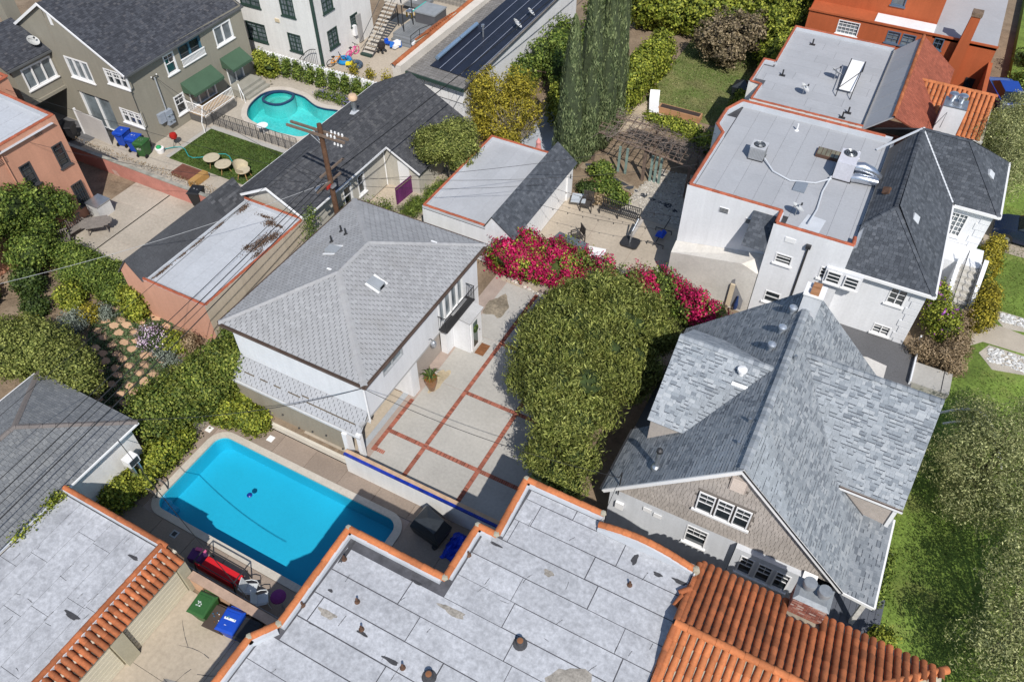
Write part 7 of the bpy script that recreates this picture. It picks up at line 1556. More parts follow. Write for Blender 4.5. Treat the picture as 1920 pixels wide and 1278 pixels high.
# ================================================================ wheelie bins
def numerals(txt, parent, loc, rot, size, m, name='numerals'):
    cu = bpy.data.curves.new(name, 'FONT'); cu.body = txt; cu.size = size; cu.align_x = 'CENTER'; cu.align_y = 'CENTER'; cu.extrude = 0.001
    o = bpy.data.objects.new(name, cu); COL.objects.link(o); o.parent = parent; o.location = loc; o.rotation_euler = rot; cu.materials.append(m); me = bpy.data.meshes.new_from_object(o); q = bpy.data.objects.new(name, me); COL.objects.link(q); q.parent = parent; q.location = loc; q.rotation_euler = rot; bpy.data.objects.remove(o); return q
def bin_(loc, rz, col, lb, h=1.05, lid=True, s=1.0):
    m = mat('bin_%s' % col, {'green':(0.030,0.105,0.028),'blue':(0.008,0.060,0.42),'black':(0.018,0.018,0.02),'brown':(0.075,0.055,0.045)}[col], 0.5, 0.08, 3, 0.05, spec=0.4)
    t = thing('wheelie_bin', (0,0,0), lb, 'bin', 'wheeled refuse bins')
    w0, d0, w1, d1 = 0.22*s, 0.25*s, 0.29*s, 0.34*s
    MB().add([(-w0,-d0,0.06),(w0,-d0,0.06),(w0,d0,0.06),(-w0,d0,0.06),(-w1,-d1,h-0.10),(w1,-d1,h-0.10),(w1,d1,h-0.10),(-w1,d1,h-0.10)], [(0,3,2,1),(0,1,5,4),(1,2,6,5),(2,3,7,6),(3,0,4,7)]).build('body', m, t)
    MB().box(-w1-0.02,w1+0.02,-d1-0.02,d1+0.02,h-0.13,h-0.09).build('rim', m, t)
    if lid:
        ld = MB().add([(-w1-0.02,-d1-0.04,h-0.085),(w1+0.02,-d1-0.04,h-0.085),(w1+0.02,d1+0.02,h-0.085),(-w1-0.02,d1+0.02,h-0.085),(-w1*0.9,-d1*0.92,h-0.03),(w1*0.9,-d1*0.92,h-0.03),(w1*0.9,d1*0.85,h),(-w1*0.9,d1*0.85,h)], [(4,5,6,7),(0,1,5,4),(1,2,6,5),(2,3,7,6),(3,0,4,7)]).build('lid', m, t)
        MB().box(-w1*0.75,w1*0.75,d1*0.55,d1*0.64,h-0.008,h+0.012).build('ridge', m, ld)
    MB().tube([(-w1*0.8,d1+0.07,h-0.14),(w1*0.8,d1+0.07,h-0.14)], 0.018, 6).tube([(-w1*0.8,d1,h-0.14),(-w1*0.8,d1+0.07,h-0.14)], 0.015, 5).tube([(w1*0.8,d1,h-0.14),(w1*0.8,d1+0.07,h-0.14)], 0.015, 5).build('handle', m, t)
    for sx in (-1,1): MB().tube([(sx*(w0+0.01),d0+0.02,0.12),(sx*(w0+0.06),d0+0.02,0.12)], 0.12, 12).build('wheel', mat('black_rubber', (0.02,0.02,0.02), 0.8), t)
    t.location = loc; t.rotation_euler = (0,0,rz); t.scale = (1.28,1.28,1.12); return t
wh = mat('white_print', (0.75,0.76,0.76), 0.6)
b1_ = bin_((-16.75,6.05,0.01), 0.1, 'green', 'green wheelie bin standing against the low peach wall')
def scrib(parent, x0, x1, y0, y1, z, n, m, seed, name='faded_print'):
    R = random.Random(seed); mb = MB()
    for i in range(n): x = R.uniform(x0,x1); y = R.uniform(y0,y1); mb.obox((x,y,z),(R.uniform(0.02,0.06),R.uniform(0.012,0.03),0.002),rz=R.uniform(-0.3,0.3))
    return mb.build(name, m, parent)
scrib(b1_, -0.15, 0.15, -0.12, 0.10, 1.036, 16, wh, 4)
b2_ = bin_((-15.35,6.05,0.01), 0.15, 'blue', 'blue wheelie bin with a white label against the low peach wall'); MB().box(-0.19,0.19,-0.02,0.16,1.032,1.038).build('label', wh, b2_); scrib(b2_, -0.15, 0.15, 0.02, 0.12, 1.0395, 7, mat('green_print', (0.04,0.22,0.18), 0.6), 7); scrib(b2_, -0.12, 0.12, -0.18, -0.08, 1.026, 9, wh, 8)
b3_ = bin_((-16.05,5.95,0.01), 0.1, 'brown', 'open brown crate of bottles between the green and blue bins', 0.72, False)
R_ = random.Random(6)
for k in range(12): MB().lathe([(0.04,0),(0.04,0.16),(0.015,0.22),(0.015,0.28)], (R_.uniform(-0.2,0.2),R_.uniform(-0.24,0.24),0.38), 8).build('bottle', (wh, mat('amber_bottle', (0.25,0.10,0.02), 0.3), mat('blue_bottle', (0.02,0.2,0.4), 0.3))[k % 3], b3_)
bin_((-14.55,6.1,0.01), 0.1, 'black', 'black wheelie bin half hidden beside the clay tile edge', 0.95)
g1 = bin_((-44.15,29.05,YZ), math.pi+0.25, 'green', 'green wheelie bin with white number beside the olive house'); numerals('421', g1, (0.0,0.335,0.62), (math.pi/2-0.09,0,math.pi), 0.20, wh); scrib(g1, -0.1, 0.1, -0.1, 0.1, 1.036, 6, mat('grey_print', (0.35,0.4,0.36), 0.6), 3)
g2 = bin_((-45.05,29.2,YZ), math.pi+0.2, 'blue', 'blue wheelie bin in the middle of three beside the olive house'); scrib(g2, -0.12, 0.12, -0.08, 0.10, 1.036, 10, wh, 5)
g3 = bin_((-46.35,29.35,YZ), math.pi+0.2, 'blue', 'blue wheelie bin nearest the olive house arch'); scrib(g3, -0.12, 0.12, -0.08, 0.10, 1.036, 10, wh, 9)
g4 = bin_((-35.9,25.9,0.016), 0.3, 'black', 'black bin with white lettering beside the dark shingled strip'); scrib(g4, -0.16, 0.16, -0.05, 0.18, 1.036, 14, wh, 12)
bin_((-50.2,28.1,YZ), 0.5, 'black', 'black bin in the shade under the olive house wing')

# ================================================================ poolside furniture
red_c = mat('red_canvas', (0.55,0.010,0.018), 0.7, 0.06, 2)
sw = thing('red_swing_seat', (-17.9,7.75,DZ), 'long red canvas swing seat on a black frame beside the pool', 'swing seat')
MB().box(-18.75,-16.85,7.52,8.02,DZ+0.42,DZ+0.50).build('seat', red_c, sw); MB().obox((-17.8,7.42,DZ+0.72),(1.9,0.07,0.5)).build('backrest', red_c, sw)
for x in (-18.85,-16.75): MB().tube([(x,7.3,DZ),(x,7.45,DZ+0.95),(x,8.15,DZ+0.95),(x,8.25,DZ)], 0.03, 6).build('frame', dark_metal, sw)
MB().tube([(-18.85,8.15,DZ+0.95),(-16.75,8.15,DZ+0.95)], 0.03, 6).build('front_bar', dark_metal, sw); MB().tube([(-18.85,7.45,DZ+0.95),(-16.75,7.45,DZ+0.95)], 0.03, 6).build('rear_bar', dark_metal, sw)
cu = thing('pink_cushion_box', (-19.2,7.9,DZ), 'small pink and purple cushion beside the red swing seat', 'cushion'); MB().obox((-19.3,7.85,DZ+0.25),(0.6,0.5,0.35),rz=0.2).build('cushion', mat('purple_cloth', (0.10,0.03,0.14), 0.9), cu); MB().obox((-19.25,8.1,DZ+0.45),(0.5,0.14,0.06),rz=0.2).build('pink_edge', mat('pink_cloth', (0.6,0.12,0.25), 0.9), cu)
def plastic_chair(loc, rz, lb, m, s=1.0, grp='plastic garden chairs'):
    t = thing('garden_chair', (0,0,0), lb, 'chair', grp)
    MB().add([(-0.25,-0.24,0.42),(0.25,-0.24,0.42),(0.24,0.22,0.38),(-0.24,0.22,0.38),(-0.25,-0.24,0.39),(0.25,-0.24,0.39),(0.24,0.22,0.35),(-0.24,0.22,0.35)], [(0,1,2,3),(7,6,5,4),(0,4,5,1),(1,5,6,2),(2,6,7,3),(3,7,4,0)]).build('seat', m, t)
    MB().add([(-0.24,0.20,0.40),(0.24,0.20,0.40),(0.27,0.34,0.85),(-0.27,0.34,0.85),(-0.24,0.23,0.40),(0.24,0.23,0.40),(0.27,0.37,0.85),(-0.27,0.37,0.85)], [(0,1,2,3),(7,6,5,4),(0,4,5,1),(1,5,6,2),(2,6,7,3),(3,7,4,0)]).build('backrest', m, t)
    for sx in (-1,1):
        MB().tube([(sx*0.25,0.24,0.62),(sx*0.29,0.0,0.64),(sx*0.27,-0.22,0.60),(sx*0.26,-0.24,0.40)], 0.022, 5).build('armrest', m, t)
        for sy in (-0.22,0.24): MB().tube([(sx*0.24,sy,0.40),(sx*0.27,sy*1.15,0)], 0.022, 5).build('leg', m, t)
    t.location = loc; t.rotation_euler = (0,0,rz); t.scale = (s,)*3; return t
pl_w = mat('greyed_plastic', (0.55,0.57,0.58), 0.6, 0.08, 3)
plastic_chair((-16.25,7.75,DZ), 2.0, 'pale plastic chair beside the red swing seat', pl_w); plastic_chair((-15.55,7.62,DZ), 2.3, 'pale plastic chair farther from the red swing seat', pl_w)
pb = thing('purple_umbrella', (-14.75,7.85,DZ), 'round purple folded parasol top beside the clay parapet', 'umbrella'); MB().lathe([(0.32,0),(0.30,0.06),(0.18,0.14),(0.02,0.18)], (-14.75,7.85,DZ+1.0), 16).build('canopy', mat('purple_canvas', (0.16,0.03,0.15), 0.9, 0.1, 2), pb); MB().tube([(-14.75,7.85,DZ),(-14.75,7.85,DZ+1.05)], 0.03, 6).build('pole', galv, pb)
gr = thing('covered_grill', (-11.2,13.55,DZ), 'black vinyl covered barbecue grill between pool wall and clay parapet', 'grill')
gv = mat('black_vinyl', (0.022,0.026,0.030), 0.38, 0.2, 3, 0.1, bump=0.5, bscale=7, spec=0.6)
MB().add([(-11.95,13.2,DZ+0.05),(-10.6,13.0,DZ+0.05),(-10.5,13.9,DZ+0.05),(-11.9,14.2,DZ+0.05),(-12.05,13.15,DZ+0.55),(-10.5,12.95,DZ+0.55),(-10.4,13.95,DZ+0.55),(-12.0,14.25,DZ+0.55),(-11.85,13.3,DZ+1.05),(-10.75,13.1,DZ+1.0),(-10.7,13.85,DZ+1.02),(-11.7,14.1,DZ+1.10),(-11.3,13.55,DZ+1.22)], [(0,1,5,4),(1,2,6,5),(2,3,7,6),(3,0,4,7),(4,5,9,8),(5,6,10,9),(6,7,11,10),(7,4,8,11),(8,9,12),(9,10,12),(10,11,12),(11,8,12)]).build('cover', gv, gr)
MB().lathe([(0.12,0),(0.12,0.08)], (-10.75,13.0,DZ), 8).build('wheel', dark_metal, gr)
tp = thing('blue_tarp', (-10,13.5,DZ), 'crumpled bright blue tarpaulin beside the covered grill', 'tarp'); mb = MB(); nx, ny = 12, 12; R_ = random.Random(9)
for i in range(nx):
    for j in range(ny): x = -10.35+1.25*i/(nx-1); y = 12.75+1.35*j/(ny-1); e = min(i,j,nx-1-i,ny-1-j); mb.v.append((x+R_.uniform(-0.06,0.06),y+R_.uniform(-0.06,0.06),DZ+0.02+min(1,e/2)*(0.32*abs(math.sin(x*5+y*3))+R_.uniform(0,0.10))))
for i in range(nx-1):
    for j in range(ny-1): mb.f.append((i*ny+j,(i+1)*ny+j,(i+1)*ny+j+1,i*ny+j+1))
mb.build('sheet', mat('blue_tarp', (0.006,0.045,0.50), 0.5, 0.15, 4), tp)

# ================================================================ north patio furniture
def slat_chair(loc, rz, lb, m, s=1.0):
    t = thing('slatted_chair', (0,0,0), lb, 'chair', 'dark slatted patio chairs')
    for k in range(6): MB().box(-0.27,0.27,-0.26+0.09*k,-0.19+0.09*k,0.40,0.42).build('seat_slat', m, t)
    for k in range(7): MB().box(-0.27+0.08*k,-0.21+0.08*k,0.28,0.31,0.45,0.95).build('back_slat', m, t)
    MB().box(-0.30,0.30,0.27,0.32,0.95,1.0).build('top_rail', m, t)
    for sx in (-1,1):
        MB().box(sx*0.30-0.025,sx*0.30+0.025,-0.28,0.30,0.60,0.64).build('armrest', m, t)
        for sy in (-0.25,0.28): MB().box(sx*0.30-0.025,sx*0.30+0.025,sy-0.025,sy+0.025,0,0.62).build('leg', m, t)
    t.location = loc; t.rotation_euler = (0,0,rz); t.scale = (s,)*3; return t
dkw = mat('dark_slats', (0.055,0.048,0.045), 0.7, 0.2, 4)
slat_chair((-14.35,36.7,0.01), 0.15, 'dark slatted chair standing between white garage and planting bed', dkw, 1.15); slat_chair((-13.55,33.6,0.01), -0.7, 'dark slatted chair at the glass table near the bougainvillea', dkw, 1.1)
tb = thing('glass_table', (-14.0,32.6,0.01), 'dark grey rectangular glass patio table beside the bougainvillea', 'table'); MB().obox((-13.6,32.55,0.72),(2.0,1.0,0.03),rz=-0.12).build('top', glass_mat('grey_table_glass', (0.10,0.12,0.14), 0.15), tb)
for dx, dy in ((-0.9,-0.4),(0.9,-0.4),(0.9,0.4),(-0.9,0.4)): MB().tube([(-13.6+dx,32.55+dy,0.01),(-13.6+dx,32.55+dy,0.72)], 0.025, 6).build('leg', dark_metal, tb)
bl = thing('iron_lattice_bench', (-12.3,37.0,0.01), 'long dark iron lattice bench lying along the gravel edge', 'bench')
MB().box(-13.55,-11.0,36.7,36.75,0.42,0.46).build('front_rail', dark_metal, bl); MB().box(-13.55,-11.0,37.15,37.2,0.42,0.46).build('rear_rail', dark_metal, bl); MB().box(-13.55,-11.0,37.2,37.24,0.85,0.9).build('top_rail', dark_metal, bl)
for k in range(22): MB().box(-13.5+0.117*k,-13.45+0.117*k,36.7,37.2,0.445,0.465).build('slat', dark_metal, bl); MB().box(-13.5+0.117*k,-13.46+0.117*k,37.2,37.225,0.46,0.85).build('back_bar', dark_metal, bl)
for x in (-13.5,-12.3,-11.05): MB().box(x-0.03,x+0.03,36.7,36.76,0.01,0.42).box(x-0.03,x+0.03,37.14,37.2,0.01,0.42).build('leg', dark_metal, bl)
ub = thing('umbrella_stand', (-10.75,34.9,0.01), 'heavy black square parasol base with a short leaning mast', 'umbrella stand'); MB().prism(rrect(-11.25,-10.2,34.45,35.4,0.2,4), 0.01, 0.14).build('base', dark_metal, ub); MB().tube([(-10.75,34.9,0.14),(-10.72,35.0,0.9),(-10.6,35.5,1.5)], 0.05, 8).build('mast', galv, ub); MB().tube([(-10.75,34.95,0.5),(-10.5,35.9,1.2)], 0.12, 8).build('folded_canopy', mat('grey_cloth', (0.32,0.30,0.28), 0.9, 0.2, 6), ub)
ct = thing('white_side_table', (-11.7,32.3,0.01), 'white square table just behind the bougainvillea hedge', 'table'); MB().obox((-11.9,32.5,0.7),(1.0,0.8,0.04),rz=0.2).build('top', white_paint, ct); MB().tube([(-11.9,32.5,0.01),(-11.9,32.5,0.7)], 0.05, 8).build('leg', white_paint, ct)
bt = thing('blue_balance_toy', (-9.35,36.3,0.01), 'blue ride-on toy on a long black bar in the white house shade', 'toy'); MB().add([(-9.6,35.9,0.3),(-9.1,35.9,0.3),(-9.05,36.5,0.34),(-9.3,36.7,0.34),(-9.6,36.4,0.34),(-9.5,36.0,0.5),(-9.2,36.0,0.5),(-9.25,36.5,0.5)], [(0,1,6,5),(1,2,7,6),(2,3,7),(3,4,7),(4,0,5,7),(5,6,7),(4,3,2,1,0)]).build('seat', mat('royal_blue', (0.01,0.07,0.55), 0.5), bt); MB().tube([(-9.35,35.2,0.25),(-9.35,37.9,0.3)], 0.03, 6).build('spine', dark_metal, bt)
for y in (35.35,36.8): MB().tube([(-9.85,y,0.25),(-8.85,y,0.25)], 0.03, 6).build('crossbar', dark_metal, bt); MB().tube([(-9.85,y,0.01),(-9.85,y,0.25)], 0.025, 6).tube([(-8.85,y,0.01),(-8.85,y,0.25)], 0.025, 6).build('foot', dark_metal, bt)
hc = thing('green_hose_reel', (-15.2,30.6,0.01), 'small green and black hose reel by the white garage corner', 'hose'); MB().lathe([(0.1,0),(0.14,0.2),(0.08,0.5),(0.12,0.8)], (-15.3,31.0,0.01), 10).build('post', mat('green_plastic', (0.02,0.16,0.09), 0.5), hc); MB().tube([(-15.3+0.2*math.cos(t*0.7),31.0,0.6+0.2*math.sin(t*0.7)) for t in range(20)], 0.03, 5).build('coil', mat('green_plastic', (0.02,0.16,0.09), 0.5), hc)
tag(MB().obox((-15.0,36.9,0.5),(0.9,0.9,0.05),rz=0.3).obox((-15.0,36.9,0.25),(0.1,0.1,0.48)).build('grey_board', mat('board_grey', (0.42,0.46,0.50), 0.6)), 'pale grey square table board beside the slatted chair', 'board')
# pergola
wd = mat('old_timber', (0.16,0.115,0.09), 0.9, 0.25, 3)
pg = thing('pergola', (-12.8,42,0), 'weathered timber pergola draped in bare twiggy vine', 'pergola')
for x, y in ((-16.2,41.8),(-12.45,41.2),(-9.4,40.7),(-16.3,43.8),(-12.7,43.8),(-9.7,43.7)): MB().box(x-0.09,x+0.09,y-0.09,y+0.09,0,2.3).build('post', wd, pg)
for y0_, y1_ in ((41.7,40.5),(43.8,43.7)): MB().tube([(-16.6,y0_,2.35),(-9.0,y1_,2.35)], 0.07, 4).build('beam', wd, pg)
for k in range(17): x = -16.4+0.45*k; MB().tube([(x,41.4-0.15*k*0.45,2.46),(x-0.1,44.2,2.46)], 0.035, 4).build('rafter', wd, pg)
for k in range(6): MB().tube([(-16.6,41.6+0.45*k,2.53),(-9.0,40.8+0.55*k,2.53)], 0.02, 4).build('lath', wd, pg)
gp_ = mat('sage_paint', (0.20,0.28,0.25), 0.8, 0.15, 2)
for k, x in enumerate((-14.2,-13.7,-12.0,-11.7,-11.4)): MB().box(x-0.08,x+0.08,41.3,41.36,0,1.9).build('sage_board', gp_, pg)
R_ = random.Random(31); mb = MB()
for k in range(260):
    x = R_.uniform(-15.5,-9.0); y = R_.uniform(41.0,44.2); p = Vector((x,y,2.55+R_.uniform(0,0.18))); a = R_.uniform(0,6.28); pts = [p]
    for s in range(4): a += R_.uniform(-0.6,0.6); p = p+Vector((math.cos(a),math.sin(a),R_.uniform(-0.15,0.12)))*R_.uniform(0.18,0.4); pts.append(p)
    mb.tube(pts, [0.014,0.012,0.010,0.008,0.005], 4, False)
tag(mb.build('vine_twigs', mat('vine_bark', (0.20,0.165,0.145), 0.95, 0.3, 4), pg), kind='stuff')
rb = thing('raised_bed', (-13,49.6,0), 'long terracotta raised bed of dark soil at the lawn edge', 'planter'); MB().box(-14.5,-11.4,49.35,50.0,0,0.45).build('box', mat('terracotta_box', (0.42,0.23,0.12), 0.9, 0.15, 2), rb); MB().box(-14.4,-11.5,49.45,49.9,0.45,0.47).build('soil', mat('dark_soil', (0.05,0.035,0.03), 0.95), rb)
def lounger(loc, rz, lb):
    t = thing('sun_lounger', (0,0,0), lb, 'lounger'); MB().box(-0.3,0.3,-0.9,0.5,0.30,0.34).build('seat', white_paint, t); MB().obox((0,0.78,0.55),(0.6,0.68,0.04),ax=(Vector((1,0,0)),Vector((0,0.75,0.66)),Vector((0,-0.66,0.75)))).build('backrest', white_paint, t)
    for x in (-0.28,0.28):
        for y in (-0.8,0.4): MB().tube([(x,y,0),(x,y,0.3)], 0.025, 5).build('leg', white_paint, t)
    t.location = loc; t.rotation_euler = (0,0,rz); t.scale = (1.15,)*3
lounger((-14.9,49.6,0.01), 0.35, 'white reclining sun lounger on the sand strip by the ivy wall')
struct('sand_strip', MB().prism([(-16.3,45.5),(-14.0,47.5),(-14.0,50.5),(-15.6,51),(-16.3,49)], -0.05, 0.009), mat('sand', (0.46,0.38,0.28), 0.95, 0.15, 1))
cg = thing('covered_kettle_grill', (-9.9,54.5,0), 'black covered barbecue on the far lawn under the hedge', 'grill'); MB().add([(-10.5,54.0,0.2),(-9.3,54.0,0.2),(-9.3,55.0,0.2),(-10.5,55.0,0.2),(-10.6,53.9,0.8),(-9.2,53.9,0.8),(-9.2,55.1,0.8),(-10.6,55.1,0.8),(-9.9,54.5,1.25)], [(0,1,5,4),(1,2,6,5),(2,3,7,6),(3,0,4,7),(4,5,8),(5,6,8),(6,7,8),(7,4,8)]).build('cover', gv, cg); MB().box(-10.3,-9.5,54.2,54.8,0,0.25).build('base', dark_metal, cg)
wiw = thing('whitewashed_wall', (-16.1,47,0), 'whitewashed side wall half covered by ivy near the pergola', 'wall'); MB().box(-16.5,-16.3,44.3,56,0,1.7).build('wall', stucco, wiw)
fp = thing('purple_fence', (-24.9,34,0), 'purple board fence between the cream cottage and the round tree', 'fence'); pur = mat('purple_paint', (0.125,0.022,0.115), 0.8, 0.12, 2, rand=0.15)
for k in range(20): MB().box(-25.0+0.03*k*0.6,-24.96+0.03*k*0.6,31.6+0.23*k,31.81+0.23*k,0,1.25).build('board', pur, fp)
MB().tube([(-24.93,31.6,1.15),(-24.6,36.2,1.15)], 0.035, 4).build('rail', wd, fp)
pk_ = thing('pink_umbrella', (-18.6,38.4,0), 'closed pink parasol behind the white garage', 'umbrella'); MB().tube([(-18.6,38.4,0),(-18.6,38.4,2.6)], 0.025, 6).build('pole', galv, pk_); MB().lathe([(0.26,0),(0.22,0.5),(0.15,0.9),(0.17,1.1),(0.03,1.35)], (-18.6,38.4,1.5), 9).build('canopy', mat('pink_canvas', (0.62,0.28,0.26), 0.9, 0.1, 3), pk_)
# pool safety mesh fence
mf = thing('mesh_pool_fence', (-38.8,34.2,YZ), 'black mesh safety fence between square lawn and kidney pool', 'fence')
for k in range(14): MB().tube([(-42.7+0.6*k,34.15,YZ),(-42.75+0.6*k,34.2,YZ+1.15)], 0.02, 5).build('post', dark_metal, mf)
mb = MB()
for k in range(40): mb.box(-42.7+0.197*k,-42.69+0.197*k,34.16,34.17,YZ+0.05,YZ+1.1)
for k in range(16): mb.box(-42.7,-34.9,34.16,34.17,YZ+0.06+0.068*k,YZ+0.066+0.068*k)
tag(mb.build('mesh', dark_metal, mf), kind='stuff'); MB().tube([(-42.75,34.18,YZ+1.15),(-34.9,34.18,YZ+1.15)], 0.02, 5).build('top_rail', dark_metal, mf)
ptb = thing('cafe_table', (-38.5,34.8,YZ), 'small white round cafe table behind the mesh fence', 'table'); MB().lathe([(0.4,0),(0.4,0.03)], (-38.6,34.9,YZ+0.70), 16).build('top', white_paint, ptb); MB().tube([(-38.6,34.9,YZ),(-38.6,34.9,YZ+0.7)], 0.04, 6).build('leg', white_paint, ptb)
# rattan chairs, hose, clutter
def tub_chair(loc, rz, lb):
    t = thing('rattan_tub_chair', (0,0,0), lb, 'chair', 'cream rattan tub chairs'); m = mat('cream_rattan', (0.48,0.42,0.30), 0.8, 0.1, 4); mb = MB(); n = 14
    prof = []
    for i in range(n+1):
        a = math.radians(-30+240*i/n); prof.append((0.36*math.cos(a),0.34*math.sin(a)))
    for r, z in ((0.82,0.42),(1.0,0.62),(1.05,0.80)):
        for i, (x,y) in enumerate(prof): hh = z if z < 0.7 else 0.62+0.24*math.sin(math.pi*i/n); mb.v.append((x*r,y*r,hh))
    for i in range(2):
        for j in range(n): mb.f.append((i*(n+1)+j,i*(n+1)+j+1,(i+1)*(n+1)+j+1,(i+1)*(n+1)+j))
    mb.build('shell', m, t, smooth=True); MB().lathe([(0.22,0.36),(0.33,0.42),(0.33,0.46)], (0,0,0), 16).build('seat', m, t)
    for a in (0.6,2.2,3.9,5.4): MB().tube([(0.2*math.cos(a),0.2*math.sin(a),0.38),(0.32*math.cos(a),0.32*math.sin(a),0)], 0.02, 5).build('leg', mat('pine_leg', (0.38,0.24,0.10), 0.7), t)
    t.location = loc; t.rotation_euler = (0,0,rz); t.scale = (1.45,)*3
tub_chair((-36.2,30.1,YZ+0.05), 1.9, 'cream tub chair standing apart on the lawn corner'); 
def round_top(loc, lb):
    t = thing('rattan_table', loc, lb, 'table', 'cream round rattan tables'); x, y, z = loc; MB().lathe([(0.52,0),(0.55,0.02),(0.55,0.05),(0.48,0.06)], (x,y,z+0.62), 20).build('top', MATS['cream_rattan'], t)
    for a in (0.6,2.7,4.8): MB().tube([(x+0.15*math.cos(a),y+0.15*math.sin(a),z+0.62),(x+0.4*math.cos(a),y+0.4*math.sin(a),z)], 0.025, 5).build('leg', MATS['pine_leg'], t)
round_top((-39.0,30.2,YZ+0.05), 'cream round rattan table nearer the brown planter'); round_top((-37.8,30.0,YZ+0.05), 'cream round rattan table nearer the tub chair')
bx_ = thing('brown_planter_bed', (-39.8,28.6,YZ), 'rust brown square bed beside the dark shingled strip', 'planter'); MB().box(-40.8,-38.9,28.1,29.2,YZ,YZ+0.25).build('bed', mat('rust_boards', (0.16,0.06,0.04), 0.9, 0.2, 3), bx_); MB().box(-38.85,-38.4,27.7,29.1,YZ,YZ+0.45).build('bench', mat('honey_board', (0.42,0.24,0.08), 0.8), bx_)
hose = MB().tube([(-43.4+0.42*i, 30.1+0.5*math.sin(i*0.8)+0.10*i, YZ+0.09) for i in range(14)], 0.03, 5).build('garden_hose', mat('teal_hose', (0.02,0.32,0.32), 0.5)); tag(hose, 'teal garden hose lying across the square lawn', 'hose')
cl = thing('kettle_grill', (-43.1,30.6,YZ), 'round red kettle barbecue beside the olive house meters', 'grill'); MB().lathe([(0.05,0),(0.22,0.1),(0.28,0.28),(0.22,0.45),(0.05,0.52)], (-43.1,30.9,YZ+0.5), 14).build('bowl', mat('red_enamel', (0.40,0.02,0.015), 0.35), cl, smooth=True)
for a in (0.5,2.6,4.7): MB().tube([(-43.1,30.9,YZ+0.55),(-43.1+0.3*math.cos(a),30.9+0.3*math.sin(a),YZ)], 0.018, 5).build('leg', dark_metal, cl)
dr = thing('white_drum_toy', (-43.5,29.9,YZ), 'white and black round tub of toys beside the green bin', 'tub'); MB().lathe([(0.24,0),(0.30,0.3),(0.30,0.34)], (-43.45,29.75,YZ), 14).build('tub', white_paint, dr); MB().lathe([(0.16,0),(0.18,0.1),(0.05,0.2)], (-43.5,29.75,YZ+0.34), 10).build('toy', mat('green_toy', (0.02,0.30,0.10), 0.5), dr)
# peach patio table and bench
tw = mat('weathered_teak', (0.21,0.185,0.165), 0.9, 0.15, 5, 0.15, 20)
ot = thing('oval_table', (-39.3,21.0,0.016), 'weathered oval wooden table on the peach house patio', 'table')
for k in range(8):
    y = -0.52+0.14*k; xl = 0.95*math.sqrt(max(0.05,1-(y/0.62)**2)); c, s = math.cos(0.75), math.sin(0.75)
    MB().obox((-39.3-s*(y+0.035),21.0+c*(y+0.035),0.74),(2*xl,0.13,0.03),rz=0.75).build('plank', tw, ot)
for a in (0.4,1.2,3.5,4.3): MB().tube([(-39.3+0.5*math.cos(a),21.0+0.5*math.sin(a),0.73),(-39.3+0.6*math.cos(a),21.0+0.6*math.sin(a),0.016)], 0.04, 5).build('leg', tw, ot)
def slat_bench(loc, rz, lb):
    t = thing('slatted_bench', (0,0,0), lb, 'bench', 'weathered slatted benches')
    for k in range(5): MB().box(-0.7,0.7,-0.25+0.1*k,-0.17+0.1*k,0.42,0.45).build('seat_slat', tw, t)
    for k in range(10): MB().box(-0.66+0.135*k,-0.60+0.135*k,0.27,0.30,0.46,0.95).build('back_slat', tw, t)
    MB().box(-0.72,0.72,0.26,0.31,0.95,1.02).build('top_rail', tw, t)
    for x in (-0.68,0.68):
        MB().box(x-0.03,x+0.03,-0.26,0.3,0.62,0.66).build('armrest', tw, t)
        for y in (-0.23,0.28): MB().box(x-0.03,x+0.03,y-0.03,y+0.03,0,0.62).build('leg', tw, t)
    t.location = loc; t.rotation_euler = (0,0,rz)
slat_bench((-40.3,20.3,0.016), 1.5, 'weathered slatted bench against the peach wall'); slat_bench((-40.2,18.9,0.016), 0.9, 'weathered slatted bench half under the ivy')
# play yard: bicycles, rings, stroller
def bike(loc, rz, m, lb, s=0.6):
    t = thing('kids_bicycle', (0,0,0), lb, 'bicycle', 'small bicycles')
    for x in (-0.5,0.5): MB().tube([(x+0.33*math.cos(2*math.pi*i/14),0,0.33+0.33*math.sin(2*math.pi*i/14)) for i in range(15)], 0.035, 5, False).build('wheel', dark_metal if m.name != 'pink_paint' else m, t)
    MB().tube([(-0.5,0,0.33),(-0.1,0,0.33),(0.35,0,0.75),(0.5,0,0.33)], 0.04, 6).tube([(-0.5,0,0.33),(-0.2,0,0.8),(0.35,0,0.75)], 0.035, 6).tube([(-0.1,0,0.33),(-0.2,0,0.8)], 0.03, 6).build('frame', m, t)
    MB().tube([(0.35,-0.28,0.98),(0.33,0,0.95),(0.35,0.28,0.98)], 0.03, 6).tube([(0.35,0,0.75),(0.33,0,0.95)], 0.03, 5).build('handlebar', dark_metal, t); MB().box(-0.36,-0.1,-0.08,0.08,0.82,0.88).build('saddle', dark_metal, t)
    t.location = loc; t.rotation_euler = (0.12,0,rz); t.scale = (s,)*3
bike((-39.0,44.2,0.01), 1.0, mat('orange_paint', (0.62,0.25,0.02), 0.4), 'small orange bicycle at the white house corner', 0.95); bike((-38.8,46.0,0.01), 1.5, mat('pink_paint', (0.65,0.04,0.25), 0.4), 'small pink bicycle by the exterior stairs', 0.95)
